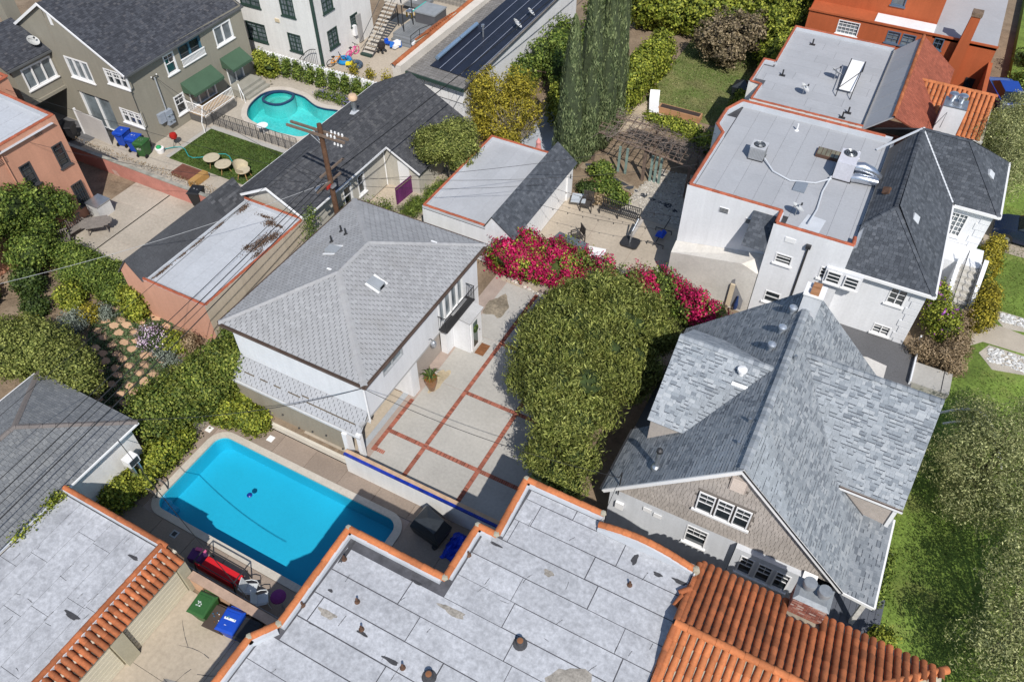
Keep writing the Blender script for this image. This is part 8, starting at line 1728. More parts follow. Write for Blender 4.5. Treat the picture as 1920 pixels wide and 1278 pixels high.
for x, y, m, lb in ((-38.75,44.9,mat('sky_blue_vinyl', (0.02,0.22,0.50), 0.4), 'blue inflatable ring leaning beside the orange bicycle'), (-37.6,44.7,mat('slate_vinyl', (0.06,0.09,0.13), 0.5), 'dark blue inflatable ring with a yellow float')):
    t = thing('inflatable_ring', (x,y,0.01), lb, 'inflatable ring', 'inflatable rings'); MB().tube([(x+0.45*math.cos(2*math.pi*i/20),y+0.45*math.sin(2*math.pi*i/20),0.18) for i in range(21)], 0.17, 9, False).build('ring', m, t, smooth=True)
    if x > -38: MB().obox((x-0.25,y-0.35,0.38),(0.55,0.35,0.16),rz=0.4).build('yellow_float', mat('yellow_vinyl', (0.75,0.62,0.02), 0.4), t)
tb_ = thing('blue_toy_heap', (-36.9,48.9,0.01), 'heap of blue plastic toys under the exterior stairs', 'toys'); R_ = random.Random(3)
for k in range(9): MB().obox((-36.9+R_.uniform(-0.7,0.7),48.7+R_.uniform(-0.3,0.3),0.2+R_.uniform(0,0.25)),(R_.uniform(0.2,0.5),R_.uniform(0.2,0.4),R_.uniform(0.1,0.3)),rz=R_.uniform(0,3)).build('toy', (mat('toy_blue', (0.01,0.08,0.5), 0.4), white_paint, mat('toy_blue2', (0.02,0.15,0.55), 0.4))[k % 3], tb_)
sr = thing('stroller', (-37.1,47.6,0.01), 'black and red stroller beside the exterior stairs', 'stroller'); MB().lathe([(0.25,0),(0.32,0.2),(0.28,0.42),(0.05,0.5)], (-37.1,47.6,0.35), 10).build('hood', mat('black_cloth', (0.025,0.02,0.02), 0.8), sr)
for a in (0.7,2.3,4.0,5.5): MB().tube([(-37.1+0.3*math.cos(a),47.55+0.3*math.sin(a),0.12),(-37.1+0.3*math.cos(a),47.62+0.3*math.sin(a),0.12)], 0.11, 9).build('wheel', dark_metal, sr)
# ================================================================ cars on the street side
def car(loc, rz, m, lb):
    t = thing('parked_car', (0,0,0), lb, 'car', 'cars parked on the street side')
    S = [(-2.25,0.70,0.45,0.80,0.66),(-2.1,0.84,0.30,0.98,0.80),(-1.5,0.90,0.25,1.02,0.86),(0.9,0.90,0.25,0.98,0.86),(1.7,0.86,0.28,0.88,0.80),(2.2,0.72,0.38,0.70,0.66)]; mb = MB()
    for x, wl, z0, z1, wt in S: mb.v += [(x,-wl,z0),(x,wl,z0),(x,wl,z0+(z1-z0)*0.6),(x,wt,z1),(x,-wt,z1),(x,-wl,z0+(z1-z0)*0.6)]
    for i in range(len(S)-1):
        for j in range(6): mb.f.append((i*6+j,i*6+(j+1)%6,(i+1)*6+(j+1)%6,(i+1)*6+j))
    mb.f += [tuple(range(5,-1,-1)), tuple(range(30,36))]; mb.build('body', m, t, smooth=True)
    cb = MB(); C_ = [(-1.85,0.72,1.0,1.02),(-1.2,0.62,1.0,1.44),(0.25,0.62,1.0,1.46),(1.05,0.70,0.98,1.0)]
    for x, wt, z0, z1 in C_: cb.v += [(x,-0.80,z0),(x,0.80,z0),(x,wt,z1),(x,-wt,z1)]
    for i in range(3):
        for j in range(4): cb.f.append((i*4+j,i*4+(j+1)%4,(i+1)*4+(j+1)%4,(i+1)*4+j))
    cb.build('windows', glass_mat('car_glass', (0.012,0.016,0.02), 0.05), t)
    MB().add([(-1.22,-0.6,1.45),(0.27,-0.6,1.47),(0.27,0.6,1.47),(-1.22,0.6,1.45),(-1.22,-0.6,1.40),(0.27,-0.6,1.42),(0.27,0.6,1.42),(-1.22,0.6,1.40)], [(0,1,2,3),(7,6,5,4),(0,4,5,1),(1,5,6,2),(2,6,7,3),(3,7,4,0)]).build('roof', m, t)
    for x in (-1.35,1.4):
        for y in (-0.86,0.86):
            wo = MB().tube([(x,y-0.1,0.33),(x,y+0.1,0.33)], 0.33, 16).build('wheel', mat('black_rubber', (0.02,0.02,0.02), 0.8), t); MB().tube([(x,y-0.105,0.33),(x,y+0.105,0.33)], 0.19, 12).build('rim', galv, wo)
    for y in (-0.55,0.55): MB().obox((2.16,y,0.62),(0.08,0.3,0.12)).build('headlight', glass_lt, t); MB().obox((-2.2,y,0.75),(0.06,0.3,0.12)).build('tail_light', mat('red_lens', (0.3,0.01,0.01), 0.3), t)
    t.location = loc; t.rotation_euler = (0,0,rz)
struct('front_drive', MB().box(7.25,20,43.2,46.6,0.70,0.812), mat('drive_tan', (0.36,0.31,0.25), 0.9, 0.1, 1))
car((9.9,44.9,0.812), math.pi, mat('navy_paint', (0.010,0.018,0.045), 0.2, 0.05, 1, spec=0.8), 'dark navy car on the drive beside the white house stairs')
car((6.9,60.8,0.80), 1.9, mat('blue_paint', (0.008,0.05,0.32), 0.25, 0.05, 1, spec=0.7), 'bright blue car under the street tree beside the red tile porch')
car((3.9,55.6,0.0), 1.6, mat('silver_paint', (0.30,0.33,0.36), 0.25, 0.05, 1, metal=0.4), 'silver grey car tucked between the red tile roof and orange wall')
# ================================================================ trees, hedges and plants
def B(*a): return tuple(a)
# large willowy tree over the driveway
PT = [(-11.9,22.4),(-10.6,19.4),(-8.3,16.9),(-6.0,16.3),(-5.3,19.5),(-4.95,23),(-5.1,26.6),(-7.4,28.1),(-9.9,27.9),(-11.7,25.0)]
def edge_dist(x, y):
    d = 9
    for (x0,y0),(x1,y1) in zip(PT, PT[1:]+PT[:1]):
        t = max(0, min(1, ((x-x0)*(x1-x0)+(y-y0)*(y1-y0))/((x1-x0)**2+(y1-y0)**2))); d = min(d, math.hypot(x-x0-t*(x1-x0), y-y0-t*(y1-y0)))
    return d
bl = []
while len(bl) < 70:
    x, y = rng.uniform(-12,-4.9), rng.uniform(16.2,28.2)
    if not inside((x,y), PT): continue
    d = edge_dist(x, y)
    if d < 0.55: continue
    r = rng.uniform(0.6,1.15); bl.append((x, y, 2.1+2.9*(1-(1-min(1, d/2.9))**2)*rng.uniform(0.85,1.1), min(r, d+0.15), min(r, d+0.15), r*rng.uniform(0.75,1.0)))
bl += [(-6.9,16.7,2.7,0.9,0.8,0.8),(-6.1,16.6,2.5,0.7,0.7,0.7),(-7.8,17.2,2.9,0.8,0.8,0.8),(-6.4,17.6,3.2,0.9,0.9,0.8),(-6.6,16.1,2.2,0.6,0.6,0.6)]
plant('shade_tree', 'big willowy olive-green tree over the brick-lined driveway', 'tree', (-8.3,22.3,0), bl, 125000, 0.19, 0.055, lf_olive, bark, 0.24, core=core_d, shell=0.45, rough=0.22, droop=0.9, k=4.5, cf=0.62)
# bougainvillea
bg1 = row_blobs((-16.4,29.9), (-12.6,30.5), 1.9, 2.2, 0.8)+[(-15.9,29.3,1.2,1.0,0.8,1.1),(-14.6,29.3,1.0,1.2,0.8,1.0),(-13.4,29.6,1.0,1.0,0.8,1.0)]
plant('bougainvillea', 'mass of magenta bougainvillea at the back of the driveway beside the white garage', 'shrub', (-14.8,29.9,0), bg1, 9000, 0.13, 0.09, lf_yellow, bark, 0.06, core=core_g, rough=0.22, flowers=(fl_mag, 24000, 0.11, lambda p: (np.sin(p[:,0]*2.3+p[:,1]*1.7)+np.sin(p[:,2]*3.1+p[:,0]*1.1) > -0.75)))
bg2 = row_blobs((-12.2,30.4), (-8.2,31.0), 1.0, 1.8, 0.6)
bg2 = bg2+row_blobs((-13.2,30.2), (-9.0,30.9), 1.2, 2.1, 0.6)
plant('bougainvillea', 'thin trailing magenta bougainvillea behind the big olive-green tree', 'shrub', (-10.2,30.7,0), bg2, 4000, 0.12, 0.08, lf_green, bark, 0.05, rough=0.3, shell=0.6, flowers=(fl_mag, 9000, 0.10, lambda p: np.sin(p[:,0]*2.9+p[:,1]*2.7) > -0.2))
bg3 = row_blobs((-8.0,31.0), (-4.3,30.0), 1.5, 2.2, 0.7)
plant('bougainvillea', 'magenta bougainvillea against the white house beside the gable roof', 'shrub', (-6.2,30.5,0), bg3, 6500, 0.13, 0.09, lf_green, bark, 0.05, core=core_g, rough=0.25, flowers=(fl_mag, 12000, 0.11, lambda p: (np.sin(p[:,0]*2.1+p[:,1]*2.3) > -0.55) & (p[:,2] > 0.9)))
for x, y, r in ((-14.7,28.3,0.16),(-14.3,28.25,0.13),(-15.3,28.35,0.12),(-13.9,28.2,0.10)): pass
kb = thing('rock_edging', (-14.3,28.6,0), 'pale boulders along the foot of the magenta bougainvillea', 'rocks')
for k in range(9): x = -15.6+0.28*k; r = 0.10+0.07*((k*7)%3)/2; MB().lathe([(r*0.8,0),(r,r*0.4),(r*0.6,r*0.9),(r*0.1,r)], (x,28.85-0.05*k,0.0), 8, 1.1, 0.8).build('rock', mat('pale_rock', (0.52,0.48,0.43), 0.9, 0.2, 4, rand=0.25), kb, smooth=True)
# long hedge on the west boundary
hb = row_blobs((-25.0,11.6), (-23.75,15.6), 2.1, 2.9, 0.75)+row_blobs((-24.2,13.0), (-23.6,15.9), 1.5, 3.1, 0.7)
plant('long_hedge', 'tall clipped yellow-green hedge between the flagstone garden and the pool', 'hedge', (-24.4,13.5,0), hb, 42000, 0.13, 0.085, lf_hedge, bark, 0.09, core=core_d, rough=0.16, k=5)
hb = row_blobs((-25.3,16.5), (-25.35,20.5), 0.7, 1.9, 0.4)
plant('narrow_hedge', 'narrow green hedge strip between pink garage and grey hip roof', 'hedge', (-25.3,18.5,0), hb, 11000, 0.12, 0.08, lf_green, None, core=core_g, rough=0.18)
hb = row_blobs((-25.3,20.7), (-25.4,23.6), 0.5, 1.6, 0.45)
plant('sparse_creeper', 'sparse brownish creeper against the beige side of the pink garage', 'creeper', (-25.3,22.2,0), hb, 1600, 0.13, 0.08, lf_brown, bark, 0.03, rough=0.3, shell=0.8)
iv = row_blobs((-23.7,14.1), (-21.5,14.45), 0.95, 1.25, 0.5, z0=DZ)+row_blobs((-24.2,14.4), (-22.8,15.0), 1.2, 1.5, 0.6, z0=DZ)
plant('ivy_hedge', 'low yellow-green ivy hedge at the far corner of the rectangular pool', 'hedge', (-22.6,14.1,DZ), iv, 17000, 0.13, 0.10, lf_yellow, None, core=core_g, rough=0.16, minz=DZ+0.02)
iv = row_blobs((-24.25,8.3), (-24.25,12.2), 1.15, 1.4, 0.55, z0=DZ)
plant('ivy_bank', 'yellow-green ivy bank along the left side of the rectangular pool', 'ivy', (-24.0,10,DZ), iv, 17000, 0.13, 0.10, lf_yellow, None, core=core_g, rough=0.2, minz=DZ+0.02)
plant('roof_creeper', 'small yellow creeper growing along the grey hip eave and flat roof', 'creeper', (-24.2,5.5,2.4), [(-24.15,6.45,2.62,0.14,0.22,0.14),(-24.15,6.0,2.60,0.12,0.3,0.12),(-24.1,5.3,2.58,0.08,0.25,0.08),(-24.12,4.7,2.58,0.10,0.25,0.08),(-24.12,4.2,2.57,0.07,0.2,0.06)], 900, 0.10, 0.08, lf_yellow, None, minz=2.3, rough=0.3)
# west garden
plant('dome_tree', 'rounded dense yellow-green tree beside the grey hip roof at the left edge', 'tree', (-31,11.6,0), [(-32.8,11.2,2.3,1.9,1.5,1.4),(-31.2,11.6,2.6,1.9,1.5,1.4),(-29.7,11.5,2.4,1.6,1.2,1.3),(-34.4,11.0,2.1,1.6,1.4,1.3),(-28.6,11.2,2.1,0.9,0.8,0.9),(-33.6,12.3,1.9,1.3,0.9,1.0)], 36000, 0.11, 0.075, lf_olive, bark, 0.18, core=core_g, rough=0.12, k=7)
hv = row_blobs((-38.6,18.2), (-33.0,18.3), 1.4, 1.3, 0.6)+row_blobs((-37.5,17.4), (-33.4,17.3), 1.1, 1.1, 0.6)
plant('garden_hedge', 'straggling green hedge along the peach patio edge', 'hedge', (-36,18,0), hv, 24000, 0.13, 0.075, lf_green, bark, 0.06, core=core_d, rough=0.22)
hv = [(-40.9,17.6,3.4,0.9,1.6,1.3),(-40.7,19.2,2.6,0.7,1.2,1.4),(-40.8,16.0,3.6,0.9,1.5,1.4),(-40.6,18.3,1.2,0.9,1.4,1.1),(-40.9,14.6,3.0,0.9,1.4,1.4),(-40.5,20.3,2.0,0.5,0.7,0.9),(-39.6,17.0,1.4,1.1,1.3,1.2)]
plant('wall_ivy', 'bright green climbing ivy covering the lower peach house wall', 'ivy', (-40.8,17,0), hv, 24000, 0.15, 0.10, lf_green, bark, 0.07, core=core_d, rough=0.22)
for (x,y,rx,ry,rz_,m,lb,n,L,W) in (
    (-32.0,17.0,0.75,0.65,1.0,lf_yellow,'bushy yellow-green citrus shrub against the pink garage wall',5200,0.15,0.10),
    (-29.6,15.9,0.85,0.6,0.45,lf_dark,'low lilac flowering shrub beside the pink garage',3200,0.11,0.06),
    (-28.5,16.2,0.7,0.5,0.45,lf_yellow,'low yellow-green shrub beside the lilac flowers',2200,0.12,0.08),
    (-27.6,16.5,0.45,0.4,0.5,lf_brown,'dry brown shrub at the pink garage corner',1200,0.12,0.06),
    (-28.2,15.3,0.8,0.4,0.25,lf_grey,'low grey-green mat of leaves under the wires',1800,0.10,0.05),
    (-34.2,14.7,0.75,0.75,0.5,lf_grey,'larger round grey-green shrub in the flagstone garden',3600,0.10,0.05),
    (-33.5,16.1,0.5,0.4,0.35,lf_grey,'smaller grey-green shrub beside the rusty green bush',1600,0.10,0.05),
    (-34.0,15.6,0.5,0.5,0.5,lf_gold,'rusty green bush between the two grey-green shrubs',1800,0.11,0.06),
    (-35.7,15.9,0.8,0.7,0.7,lf_yellow,'yellow flowering bush in the middle of the west garden',3600,0.13,0.09),
    (-37.0,14.6,0.8,0.6,0.5,lf_dark,'dark low shrub in the shaded west garden',2600,0.14,0.08),
    (-38.6,15.6,0.9,0.8,0.8,lf_dark,'dark leafy shrub under the ivy at the left edge',3200,0.16,0.10),
    (-36.2,13.3,0.7,0.6,0.4,lf_gold,'small ochre shrub beside the dome tree',1500,0.12,0.07),
    (-39.9,13.6,0.7,0.9,0.8,lf_green,'broad-leaved green plant at the left edge',2000,0.28,0.16)):
    base = (x,y,0); bb = [(x,y,rz_*0.8,rx,ry,rz_),(x+rx*0.4,y-ry*0.3,rz_*0.6,rx*0.6,ry*0.6,rz_*0.6)]
    plant('garden_shrub', lb, 'shrub', base, bb, n, L, W, m, bark, 0.03, core=core_d if m in (lf_dark,) else None, rough=0.22, shell=0.55, group='shrubs in the west garden', flowers=(fl_lil, 1500, 0.08, None) if 'lilac flowering' in lb else None)
ag = thing('agave', (-34.6,17.0,0), 'small yellow spiky agave between garden hedge and shrubs', 'plant'); mb = MB()
for k in range(18):
    t = k*2.4; d = Vector((math.cos(t),math.sin(t),0)); s_ = Vector((-d.y,d.x,0))*0.05; p = Vector((-34.6,17.0,0.05)); mb.add([p-s_,p+s_,p+d*0.3+Vector((0,0,0.25))+s_*0.7,p+d*0.55+Vector((0,0,0.3)),p+d*0.3+Vector((0,0,0.25))-s_*0.7],[(0,1,2,4),(4,2,3)])
mb.build('leaves', lf_yellow, ag)
# middle: trees behind the white garage
plant('round_tree', 'small round-headed tree with bare trunk over the white garage parapet', 'tree', (-23.2,35.0,0), [(-23.3,34.9,3.1,1.5,1.4,0.9),(-22.2,35.2,2.9,1.0,1.1,0.8),(-24.3,34.9,2.9,1.0,1.0,0.8),(-23.0,36.0,3.2,1.2,1.0,0.9),(-22.0,34.4,2.4,0.7,0.6,0.5),(-23.8,34.0,2.9,0.9,0.7,0.7)], 17000, 0.15, 0.07, lf_olive, mat('pale_bark', (0.32,0.27,0.20), 0.9, 0.2, 4), 0.09, core=core_g, rough=0.2, k=6)
yt = [(-23.4,41.5,2.2,1.5,1.2,1.6),(-22.2,42.5,2.8,1.3,1.2,1.4),(-24.5,41.8,2.6,1.2,1.1,1.5),(-21.2,41.5,2.0,1.2,1.1,1.2),(-22.8,43.5,2.5,1.3,1.1,1.5),(-24.8,43.0,2.9,0.8,0.8,1.1),(-21.5,40.0,1.2,1.0,0.8,0.9),(-22.8,40.0,1.4,1.2,0.8,0.9),(-23.9,40.4,1.6,1.0,0.7,0.9)]
plant('golden_tree', 'golden yellow-leaved tree with bare grey twigs behind the charcoal roof', 'tree', (-23,41.8,0), yt, 22000, 0.16, 0.07, lf_gold, bark, 0.12, rough=0.36, shell=0.75, k=5)
tw_ = thing('bare_twigs', (-21.4,41.3,0), 'grey bare branches fanning out of the golden tree', 'branches'); mb = MB(); R_ = random.Random(12)
for k in range(150):
    a = R_.uniform(0,6.28); e = R_.uniform(0.5,1.35); L_ = R_.uniform(1.4,2.9); p = Vector((-21.6+R_.uniform(-0.6,0.6),41.2+R_.uniform(-0.6,0.6),0.6)); d = Vector((math.cos(a)*math.cos(e),math.sin(a)*math.cos(e),math.sin(e))); pts = [p]
    for s in range(4): d = (d+Vector((R_.uniform(-0.2,0.2),R_.uniform(-0.2,0.2),0.05))).normalized(); p = p+d*L_/4; pts.append(p)
    mb.tube(pts, [0.022,0.018,0.013,0.009,0.004], 4, False)
tag(mb.build('twigs', mat('grey_twig', (0.34,0.30,0.26), 0.95, 0.2, 4), tw_), kind='stuff')
plant('garage_hedge', 'low hedge between the grey hip roof and the white garage', 'hedge', (-21.8,28.2,0), row_blobs((-25.6,28.3), (-19.6,27.6), 1.3, 2.0, 0.6), 17000, 0.13, 0.09, lf_yellow, None, core=core_g, rough=0.2)
plant('cottage_shrub', 'loose green shrub beside the cream cottage windows', 'shrub', (-25.2,29.6,0), [(-25.6,29.5,0.7,0.7,0.9,0.8),(-24.9,30.3,0.6,0.6,0.7,0.6),(-25.2,28.6,0.9,0.7,0.7,0.9)], 3600, 0.13, 0.06, lf_green, bark, 0.03, rough=0.3, shell=0.7)
plant('fence_grass', 'soft green grassy clump along the purple fence', 'shrub', (-23.7,33,0), row_blobs((-23.7,31.2), (-23.0,34.4), 1.1, 0.8, 0.5), 6000, 0.22, 0.03, lf_green, None, rough=0.3, shell=0.8)
plant('pole_creeper', 'thin sprawling bush in front of the charcoal roof at the utility pole', 'shrub', (-25.6,25.0,0), [(-25.7,24.6,2.4,0.5,0.5,1.6),(-26.0,25.2,3.0,0.4,0.4,0.9),(-25.4,24.4,1.2,0.5,0.6,1.0)], 1500, 0.12, 0.05, lf_green, bark, 0.03, shell=0.9, rough=0.3)
# cypresses
def cypress(x, y, h, r, lb):
    t = thing('cypress', (x,y,0), lb, 'tree', 'tall column cypresses'); n = int(15000*h/10)
    z = h*(1-rng.random(n)**0.8); z = rng.random(n)*h; f = np.clip((1-z/h),0,1)**0.55*np.clip(z/h*6+0.35,0,1); keep = rng.random(n) < 0.25+0.75*f; z = z[keep]; f = f[keep]; n = len(z)
    a = rng.random(n)*6.283; rr = r*f*(0.72+0.32*rng.random(n))*(1+0.10*np.sin(a*3+z*1.4)+0.07*np.sin(a*7-z*3.1)); p = np.c_[x+rr*np.cos(a), y+rr*np.sin(a), z+0.1]
    nr = np.c_[np.cos(a),np.sin(a),np.full(n,0.15)]+rng.normal(size=(n,3))*0.35; nr /= np.linalg.norm(nr,axis=1)[:,None]
    # upright sprays
    tt = np.c_[rng.normal(size=n)*0.25+0.2*np.cos(a), rng.normal(size=n)*0.25+0.2*np.sin(a), np.ones(n)]; tt /= np.linalg.norm(tt,axis=1)[:,None]; b = np.cross(tt,nr); b /= np.linalg.norm(b,axis=1)[:,None]
    L_ = 0.30*rng.uniform(0.6,1.3,size=(n,1)); W_2 = 0.07*rng.uniform(0.7,1.3,size=(n,1)); v = np.empty((n,4,3)); v[:,0] = p-tt*L_/2; v[:,1] = p+b*W_2/2; v[:,2] = p+tt*L_/2; v[:,3] = p-b*W_2/2; v = (v-np.array([x,y,0])).reshape(-1,3)
    me = bpy.data.meshes.new('crown'); me.from_pydata(v.tolist(), [], np.arange(4*n).reshape(-1,4).tolist()); me.materials.append(lf_cyp); newobj('crown', me, t)
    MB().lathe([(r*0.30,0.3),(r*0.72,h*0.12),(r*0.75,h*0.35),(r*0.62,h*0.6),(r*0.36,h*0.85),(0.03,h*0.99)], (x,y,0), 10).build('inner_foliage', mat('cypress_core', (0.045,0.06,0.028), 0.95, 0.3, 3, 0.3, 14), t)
    MB().tube([(x,y,0),(x,y,1.2)], 0.16, 8).build('trunk', bark, t)
cypress(-17.2,39.9,10.2,1.05,'front-left cypress of the row, the shortest one nearest the garage'); cypress(-16.7,41.5,13.0,1.0,'second cypress of the row beside the front-left one'); cypress(-16.35,43.3,12.6,1.05,'third cypress of the row behind the pergola corner'); cypress(-16.3,45.0,12.0,0.9,'rearmost cypress of the row beside the ivy wall')
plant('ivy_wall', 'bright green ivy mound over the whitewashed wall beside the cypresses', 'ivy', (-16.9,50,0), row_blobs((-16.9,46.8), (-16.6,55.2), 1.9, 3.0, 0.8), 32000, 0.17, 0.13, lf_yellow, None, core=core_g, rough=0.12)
th = row_blobs((-20.5,61.5), (-8.0,63.5), 3.0, 3.8, 1.3)
plant('tall_back_hedge', 'tall bright green hedge across the far end of the dry lawn', 'hedge', (-14.5,62.5,0), th, 36000, 0.24, 0.16, lf_yellow, None, core=core_g, rough=0.16)
th = [(-9.4,60.5,2.2,1.8,1.8,2.2),(-8.6,58.5,1.9,1.4,1.6,1.9),(-9.2,62.5,2.6,1.9,1.8,2.5),(-7.9,60.5,2.2,1.0,2.0,2.2),(-8.3,66,2.6,1.6,2.5,2.6)]
plant('corner_bush', 'large yellow-green bush between the dry lawn and the orange house', 'shrub', (-9,60.3,0), th, 22000, 0.22, 0.12, lf_yellow, bark, 0.1, core=core_g, rough=0.24)
plant('plum_tree', 'purple-brown leaved tree on the far lawn in front of the tall hedge', 'tree', (-12.6,58.6,0), [(-12.6,58.6,2.3,1.9,1.5,1.6),(-11.2,59.2,2.6,1.4,1.2,1.4),(-13.8,58.0,2.0,1.3,1.1,1.2),(-12.2,57.4,1.4,1.2,0.9,0.9)], 15000, 0.20, 0.12, lf_purple, bark, 0.12, rough=0.34, shell=0.8)
th = [(-20.4,50.5,2.4,1.5,2.2,2.0),(-21.4,48.5,2.0,1.4,1.6,1.7),(-20.6,53.2,2.6,1.5,1.8,2.2),(-22.3,50.0,2.0,1.2,1.6,1.6),(-21.8,56.5,2.6,1.6,2.0,2.4),(-19.6,46.8,1.4,1.2,1.2,1.2),(-24.2,47.2,1.5,1.0,1.5,1.4),(-24.2,50.2,1.6,1.0,1.6,1.5),(-24.3,53.5,1.6,1.0,1.7,1.5)]
plant('dense_shrubbery', 'dense green shrubs left of the cypress row at the top', 'shrub', (-21,51,0), th, 26000, 0.18, 0.12, lf_green, bark, 0.12, core=core_d, rough=0.24)
plant('yellow_shrub', 'yellow-green shrub mass between the golden tree and the cypresses', 'shrub', (-19.6,46,0), [(-19.7,44.8,1.3,1.1,1.3,1.1),(-19.0,46.5,1.2,0.9,1.4,1.1),(-20.4,45.8,1.5,0.9,1.1,1.1)], 11000, 0.17, 0.11, lf_yellow, None, core=core_g, rough=0.2)
plant('pergola_vine', 'leafy green vine over the right half of the pergola', 'vine', (-11.2,44,0), [(-12.2,44.2,2.6,1.0,0.6,0.4),(-10.8,43.9,2.7,1.2,0.8,0.4),(-9.6,43.4,2.6,0.9,0.8,0.45),(-13.4,44.4,2.5,0.7,0.4,0.3)], 6500, 0.15, 0.10, lf_yellow, bark, 0.05, rough=0.3, shell=0.8)
for (x,y,r,h,m,lb,n) in ((-15.0,40.3,0.7,0.6,lf_green,'rounded green bush in front of the pergola post',3600),(-14.0,38.9,0.8,0.45,lf_green,'bright leafy plants in the bed behind the slatted chair',3600),(-13.1,38.2,0.7,0.5,lf_green,'green plants at the gravel edge behind the iron bench',3000),(-15.1,38.4,0.6,0.35,lf_dark,'dark leafy greens beside the white garage pier',2400),(-13.9,37.9,0.8,0.25,lf_brown,'reddish dry plants in the bed behind the slatted chair',1500)):
    plant('bed_plant', lb, 'plant', (x,y,0), [(x,y,h*0.7,r,r*0.8,h),(x+r*0.4,y+r*0.3,h*0.5,r*0.6,r*0.6,h*0.7)], n, 0.15, 0.09, m, None, rough=0.3, shell=0.7, group='plants around the north patio')
struct('planting_bed', MB().prism([(-15.7,37.6),(-12.7,37.6),(-12.4,39.5),(-15.5,40.3)], -0.05, 0.02), mat('mulch', (0.20,0.12,0.075), 0.95, 0.3, 2, 0.3, 10, bump=0.5))
for (x,y,r,h,m,lb,n) in ((-8.9,49.3,0.8,0.9,lf_dark,'dark shrub beside the pale flat-roofed house wall',3000),(-8.9,47.4,0.7,0.9,lf_yellow,'upright yellow-green shrub at the pale house corner',3000),(-9.2,51.6,0.7,1.0,lf_yellow,'yellow-green conical shrub beside the far lawn',3000),(-9.8,46.6,0.9,0.5,lf_dark,'low dark plants at the near end of the far lawn',2200)):
    plant('side_shrub', lb, 'shrub', (x,y,0), [(x,y,h*0.8,r,r,h)], n, 0.17, 0.10, m, None, rough=0.3, shell=0.7, group='shrubs beside the far lawn')
# kidney pool planting
for k in range(10):
    x = -44.6+1.12*k; lbs = ('glossy climber nearest the olive house steps on the block wall','second climber from the olive house on the block wall','third climber from the olive house on the block wall','fourth climber from the olive house on the block wall','fifth climber from the olive house, behind the spa','sixth climber from the olive house on the block wall','seventh climber from the olive house on the block wall','eighth climber from the olive house, behind the pool','ninth climber from the olive house on the block wall','last climber on the block wall beside the charcoal roof')
    plant('wall_climber', lbs[k], 'climber', (x,42.1,YZ), [(x,42.05,YZ+0.6,0.42,0.30,0.65),(x+0.1,42.15,YZ+1.15,0.36,0.25,0.45)], 950, 0.16, 0.10, lf_green, bark, 0.03, rough=0.4, shell=0.85, minz=YZ+0.02, group='climbers on the white block wall')
plant('agapanthus_bed', 'low green and violet planting around the kidney pool corner', 'plant bed', (-37,41,YZ), row_blobs((-38.3,40.9), (-34.9,41.0), 0.8, 0.5, 0.4, z0=YZ), 3600, 0.16, 0.05, lf_green, None, rough=0.3, shell=0.8, minz=YZ+0.01, flowers=(leafm('violet_flowers', (0.12,0.10,0.30), (0.20,0.17,0.42), (0.3,0.26,0.5)), 420, 0.09, None))
plant('leafy_corner_shrub', 'glossy green shrub beside the olive house steps', 'shrub', (-43.6,41.4,YZ), [(-44.4,41.6,YZ+0.9,0.6,0.5,0.9),(-43.5,41.5,YZ+0.8,0.7,0.5,0.8)], 4200, 0.17, 0.11, lf_yellow, None, core=core_d, rough=0.25, minz=YZ+0.02)
for x, lb in ((-36.9,'yellow-green weed plant on the play yard side of the block wall'),(-35.4,'small dry plant on the play yard side of the block wall'),(-33.9,'rusty leaved sapling beside the charcoal ridge')): plant('yard_weed', lb, 'plant', (x,43.6,0), [(x,43.6,0.5,0.35,0.25,0.6)], 420, 0.14, 0.07, lf_gold, bark, 0.02, shell=0.9, rough=0.4, group='plants along the block wall')
n = 900; xs_ = rng.uniform(-48,-35,n); pn = np.c_[xs_, 26.9+0.12*rng.normal(size=n), 0.5+0.12*rng.random(n)]; nr = rng.normal(size=(n,3)); nr /= np.linalg.norm(nr,axis=1)[:,None]
tag(leaf_mesh('wall_weeds', pn, nr, 0.12, 0.04, lf_brown, None), 'dry weeds along the top of the faded pink wall', 'weeds', kind='stuff')
# right side street trees with fine feathery foliage
def soft_tree(base, blobs, n, lb):
    plant('street_tree', lb, 'tree', base, blobs, n, 0.115, 0.040, leafm('feathery_leaves', (0.12,0.145,0.055), (0.26,0.285,0.11), (0.44,0.45,0.21)), mat('dark_bark', (0.09,0.07,0.055), 0.9, 0.2, 4), 0.2, rough=0.30, shell=0.7, k=3.5, group='feathery street trees on the front lawn')
soft_tree((10.4,18.6,0.8), [(10.4,18.0,3.6,1.7,1.7,0.9),(9.7,19.8,3.9,1.3,1.5,0.8),(11.3,19.5,4.0,1.6,1.6,1.2),(10.4,21.2,4.0,1.4,1.4,1.1),(9.4,17.0,3.2,1.2,1.2,0.9),(11.6,16.8,3.6,1.6,1.6,1.2),(11.0,23.0,4.2,1.3,1.4,1.1),(10.3,15.6,3.3,1.4,1.4,0.9),(12.0,21.5,4.0,1.4,1.6,1.0)], 34000, 'feathery tree casting shade on the lawn at the lower right')
soft_tree((8.8,26,0.8), [(7.6,24.8,3.2,1.5,1.6,1.1),(8.8,26.2,3.8,1.5,1.5,1.1),(9.8,25.0,3.6,1.5,1.5,1.1),(8.2,23.2,2.8,1.2,1.3,0.9),(10.3,27.5,4.0,1.5,1.5,1.2),(8.0,27.6,2.9,1.1,1.3,0.9),(9.3,23.4,3.4,1.3,1.3,1.0)], 32000, 'feathery tree beside the shingled wing at the right edge')
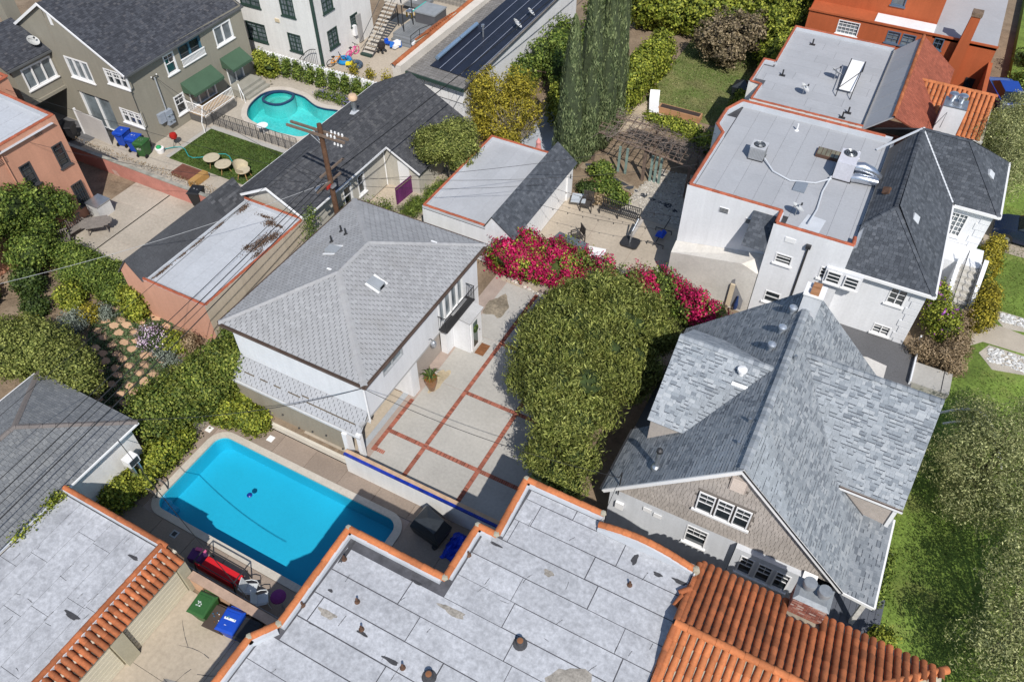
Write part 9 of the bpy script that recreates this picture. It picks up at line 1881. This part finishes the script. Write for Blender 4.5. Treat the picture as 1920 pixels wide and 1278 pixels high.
soft_tree((7.6,49,0.8), [(6.6,49.4,4.6,1.6,1.8,1.3),(7.6,47.4,4.2,1.6,1.7,1.3),(8.2,50.6,4.8,1.6,1.7,1.4),(7.2,45.6,3.8,1.2,1.4,1.1),(7.0,52.0,4.6,1.3,1.4,1.2)], 34000, 'feathery tree beside the red tile porch at the right edge')
wc = thing('white_trellis_arch', (8.3,28.9,0.8), 'pale curved metal arch half hidden in the feathery tree', 'arch'); mb = MB().tube([(7.0+2.6*i/12,29.2-1.4*i/12,1.0+1.5*math.sin(math.pi*i/12)) for i in range(13)], 0.06, 6).tube([(7.2+2.6*i/12,28.6-1.4*i/12,1.0+1.4*math.sin(math.pi*i/12)) for i in range(13)], 0.05, 6); mb.build('hoop', white_paint, wc)
# planting at the white house front
plant('boxed_hedge', 'clipped golden-green box hedge beside the entrance stairs', 'hedge', (7.9,36.9,0.8), row_blobs((7.85,35.9), (7.95,38.0), 1.0, 1.5, 0.4, 0.05, z0=0.8), 9000, 0.12, 0.07, lf_gold, None, core=core_g, rough=0.08, minz=0.8)
plant('twiggy_hedge', 'dry brown twiggy hedge around the sunken front court', 'hedge', (6.4,33.4,0.8), row_blobs((5.4,32.6), (7.1,32.3), 0.9, 1.1, 0.4, z0=0.8)+row_blobs((7.1,32.3), (7.2,35.6), 0.9, 1.1, 0.4, z0=0.8), 14000, 0.13, 0.045, lf_brown, None, rough=0.2, shell=0.7, minz=0.8)
plant('purple_flower_shrub', 'green shrub with purple flowers at the foot of the entrance stairs', 'shrub', (6.0,35.3,0.8), [(6.0,35.2,1.6,0.7,0.8,0.9),(5.6,36.4,1.8,0.5,0.6,0.8),(6.5,34.5,1.4,0.6,0.5,0.7)], 7000, 0.13, 0.08, lf_yellow, None, core=core_g, rough=0.2, minz=0.8, flowers=(leafm('purple_blooms', (0.20,0.03,0.26), (0.34,0.07,0.40), (0.45,0.15,0.5)), 260, 0.12, None))
plant('drive_hedge', 'narrow golden hedge between the white house corner and the drive', 'hedge', (7.9,41,0.8), row_blobs((7.6,39.8), (7.9,42.6), 0.8, 1.2, 0.4, z0=0.8), 6500, 0.13, 0.07, lf_gold, None, core=core_g, rough=0.2, minz=0.8)
for (x,y,r,h,m,lb,n) in ((6.9,56.5,1.1,0.8,lf_yellow,'yellow-green shrub below the orange wing wall',3600),(8.2,58.0,1.0,0.7,lf_gold,'golden shrub in the front garden of the orange house',3000),(7.4,53.8,1.1,0.6,lf_green,'low green shrub behind the bright blue car',3000),(8.4,63.5,1.2,0.8,lf_green,'green shrub at the top right garden path',3000),(8.6,67.5,1.3,0.9,lf_dark,'dark green shrub near the black car',3000),(5.9,54.4,0.7,0.9,lf_green,'white flowering shrub beside the silver car',2400)):
    plant('front_shrub', lb, 'shrub', (x,y,0.8), [(x,y,0.8+h*0.7,r,r,h),(x+0.5,y+0.4,0.8+h*0.5,r*0.6,r*0.6,h*0.7)], n, 0.18, 0.11, m, None, rough=0.3, shell=0.6, minz=0.8, group='shrubs in the orange house garden', flowers=(fl_white, 160, 0.14, None) if 'white flowering' in lb else None)
plant('porch_flowers', 'small yellow flowering plant at the gable house porch corner', 'plant', (6.6,16.9,0.8), [(6.5,16.9,1.0,0.45,0.4,0.4)], 1200, 0.13, 0.07, lf_yellow, None, shell=0.9, rough=0.3, minz=0.8)
plant('foundation_planting', 'low green planting strip along the gable house east eave', 'plant bed', (6.1,19.3,0.8), row_blobs((6.05,18.4), (6.1,20.6), 0.5, 0.35, 0.3, z0=0.8), 2600, 0.13, 0.06, lf_green, None, shell=0.9, rough=0.3, minz=0.8)
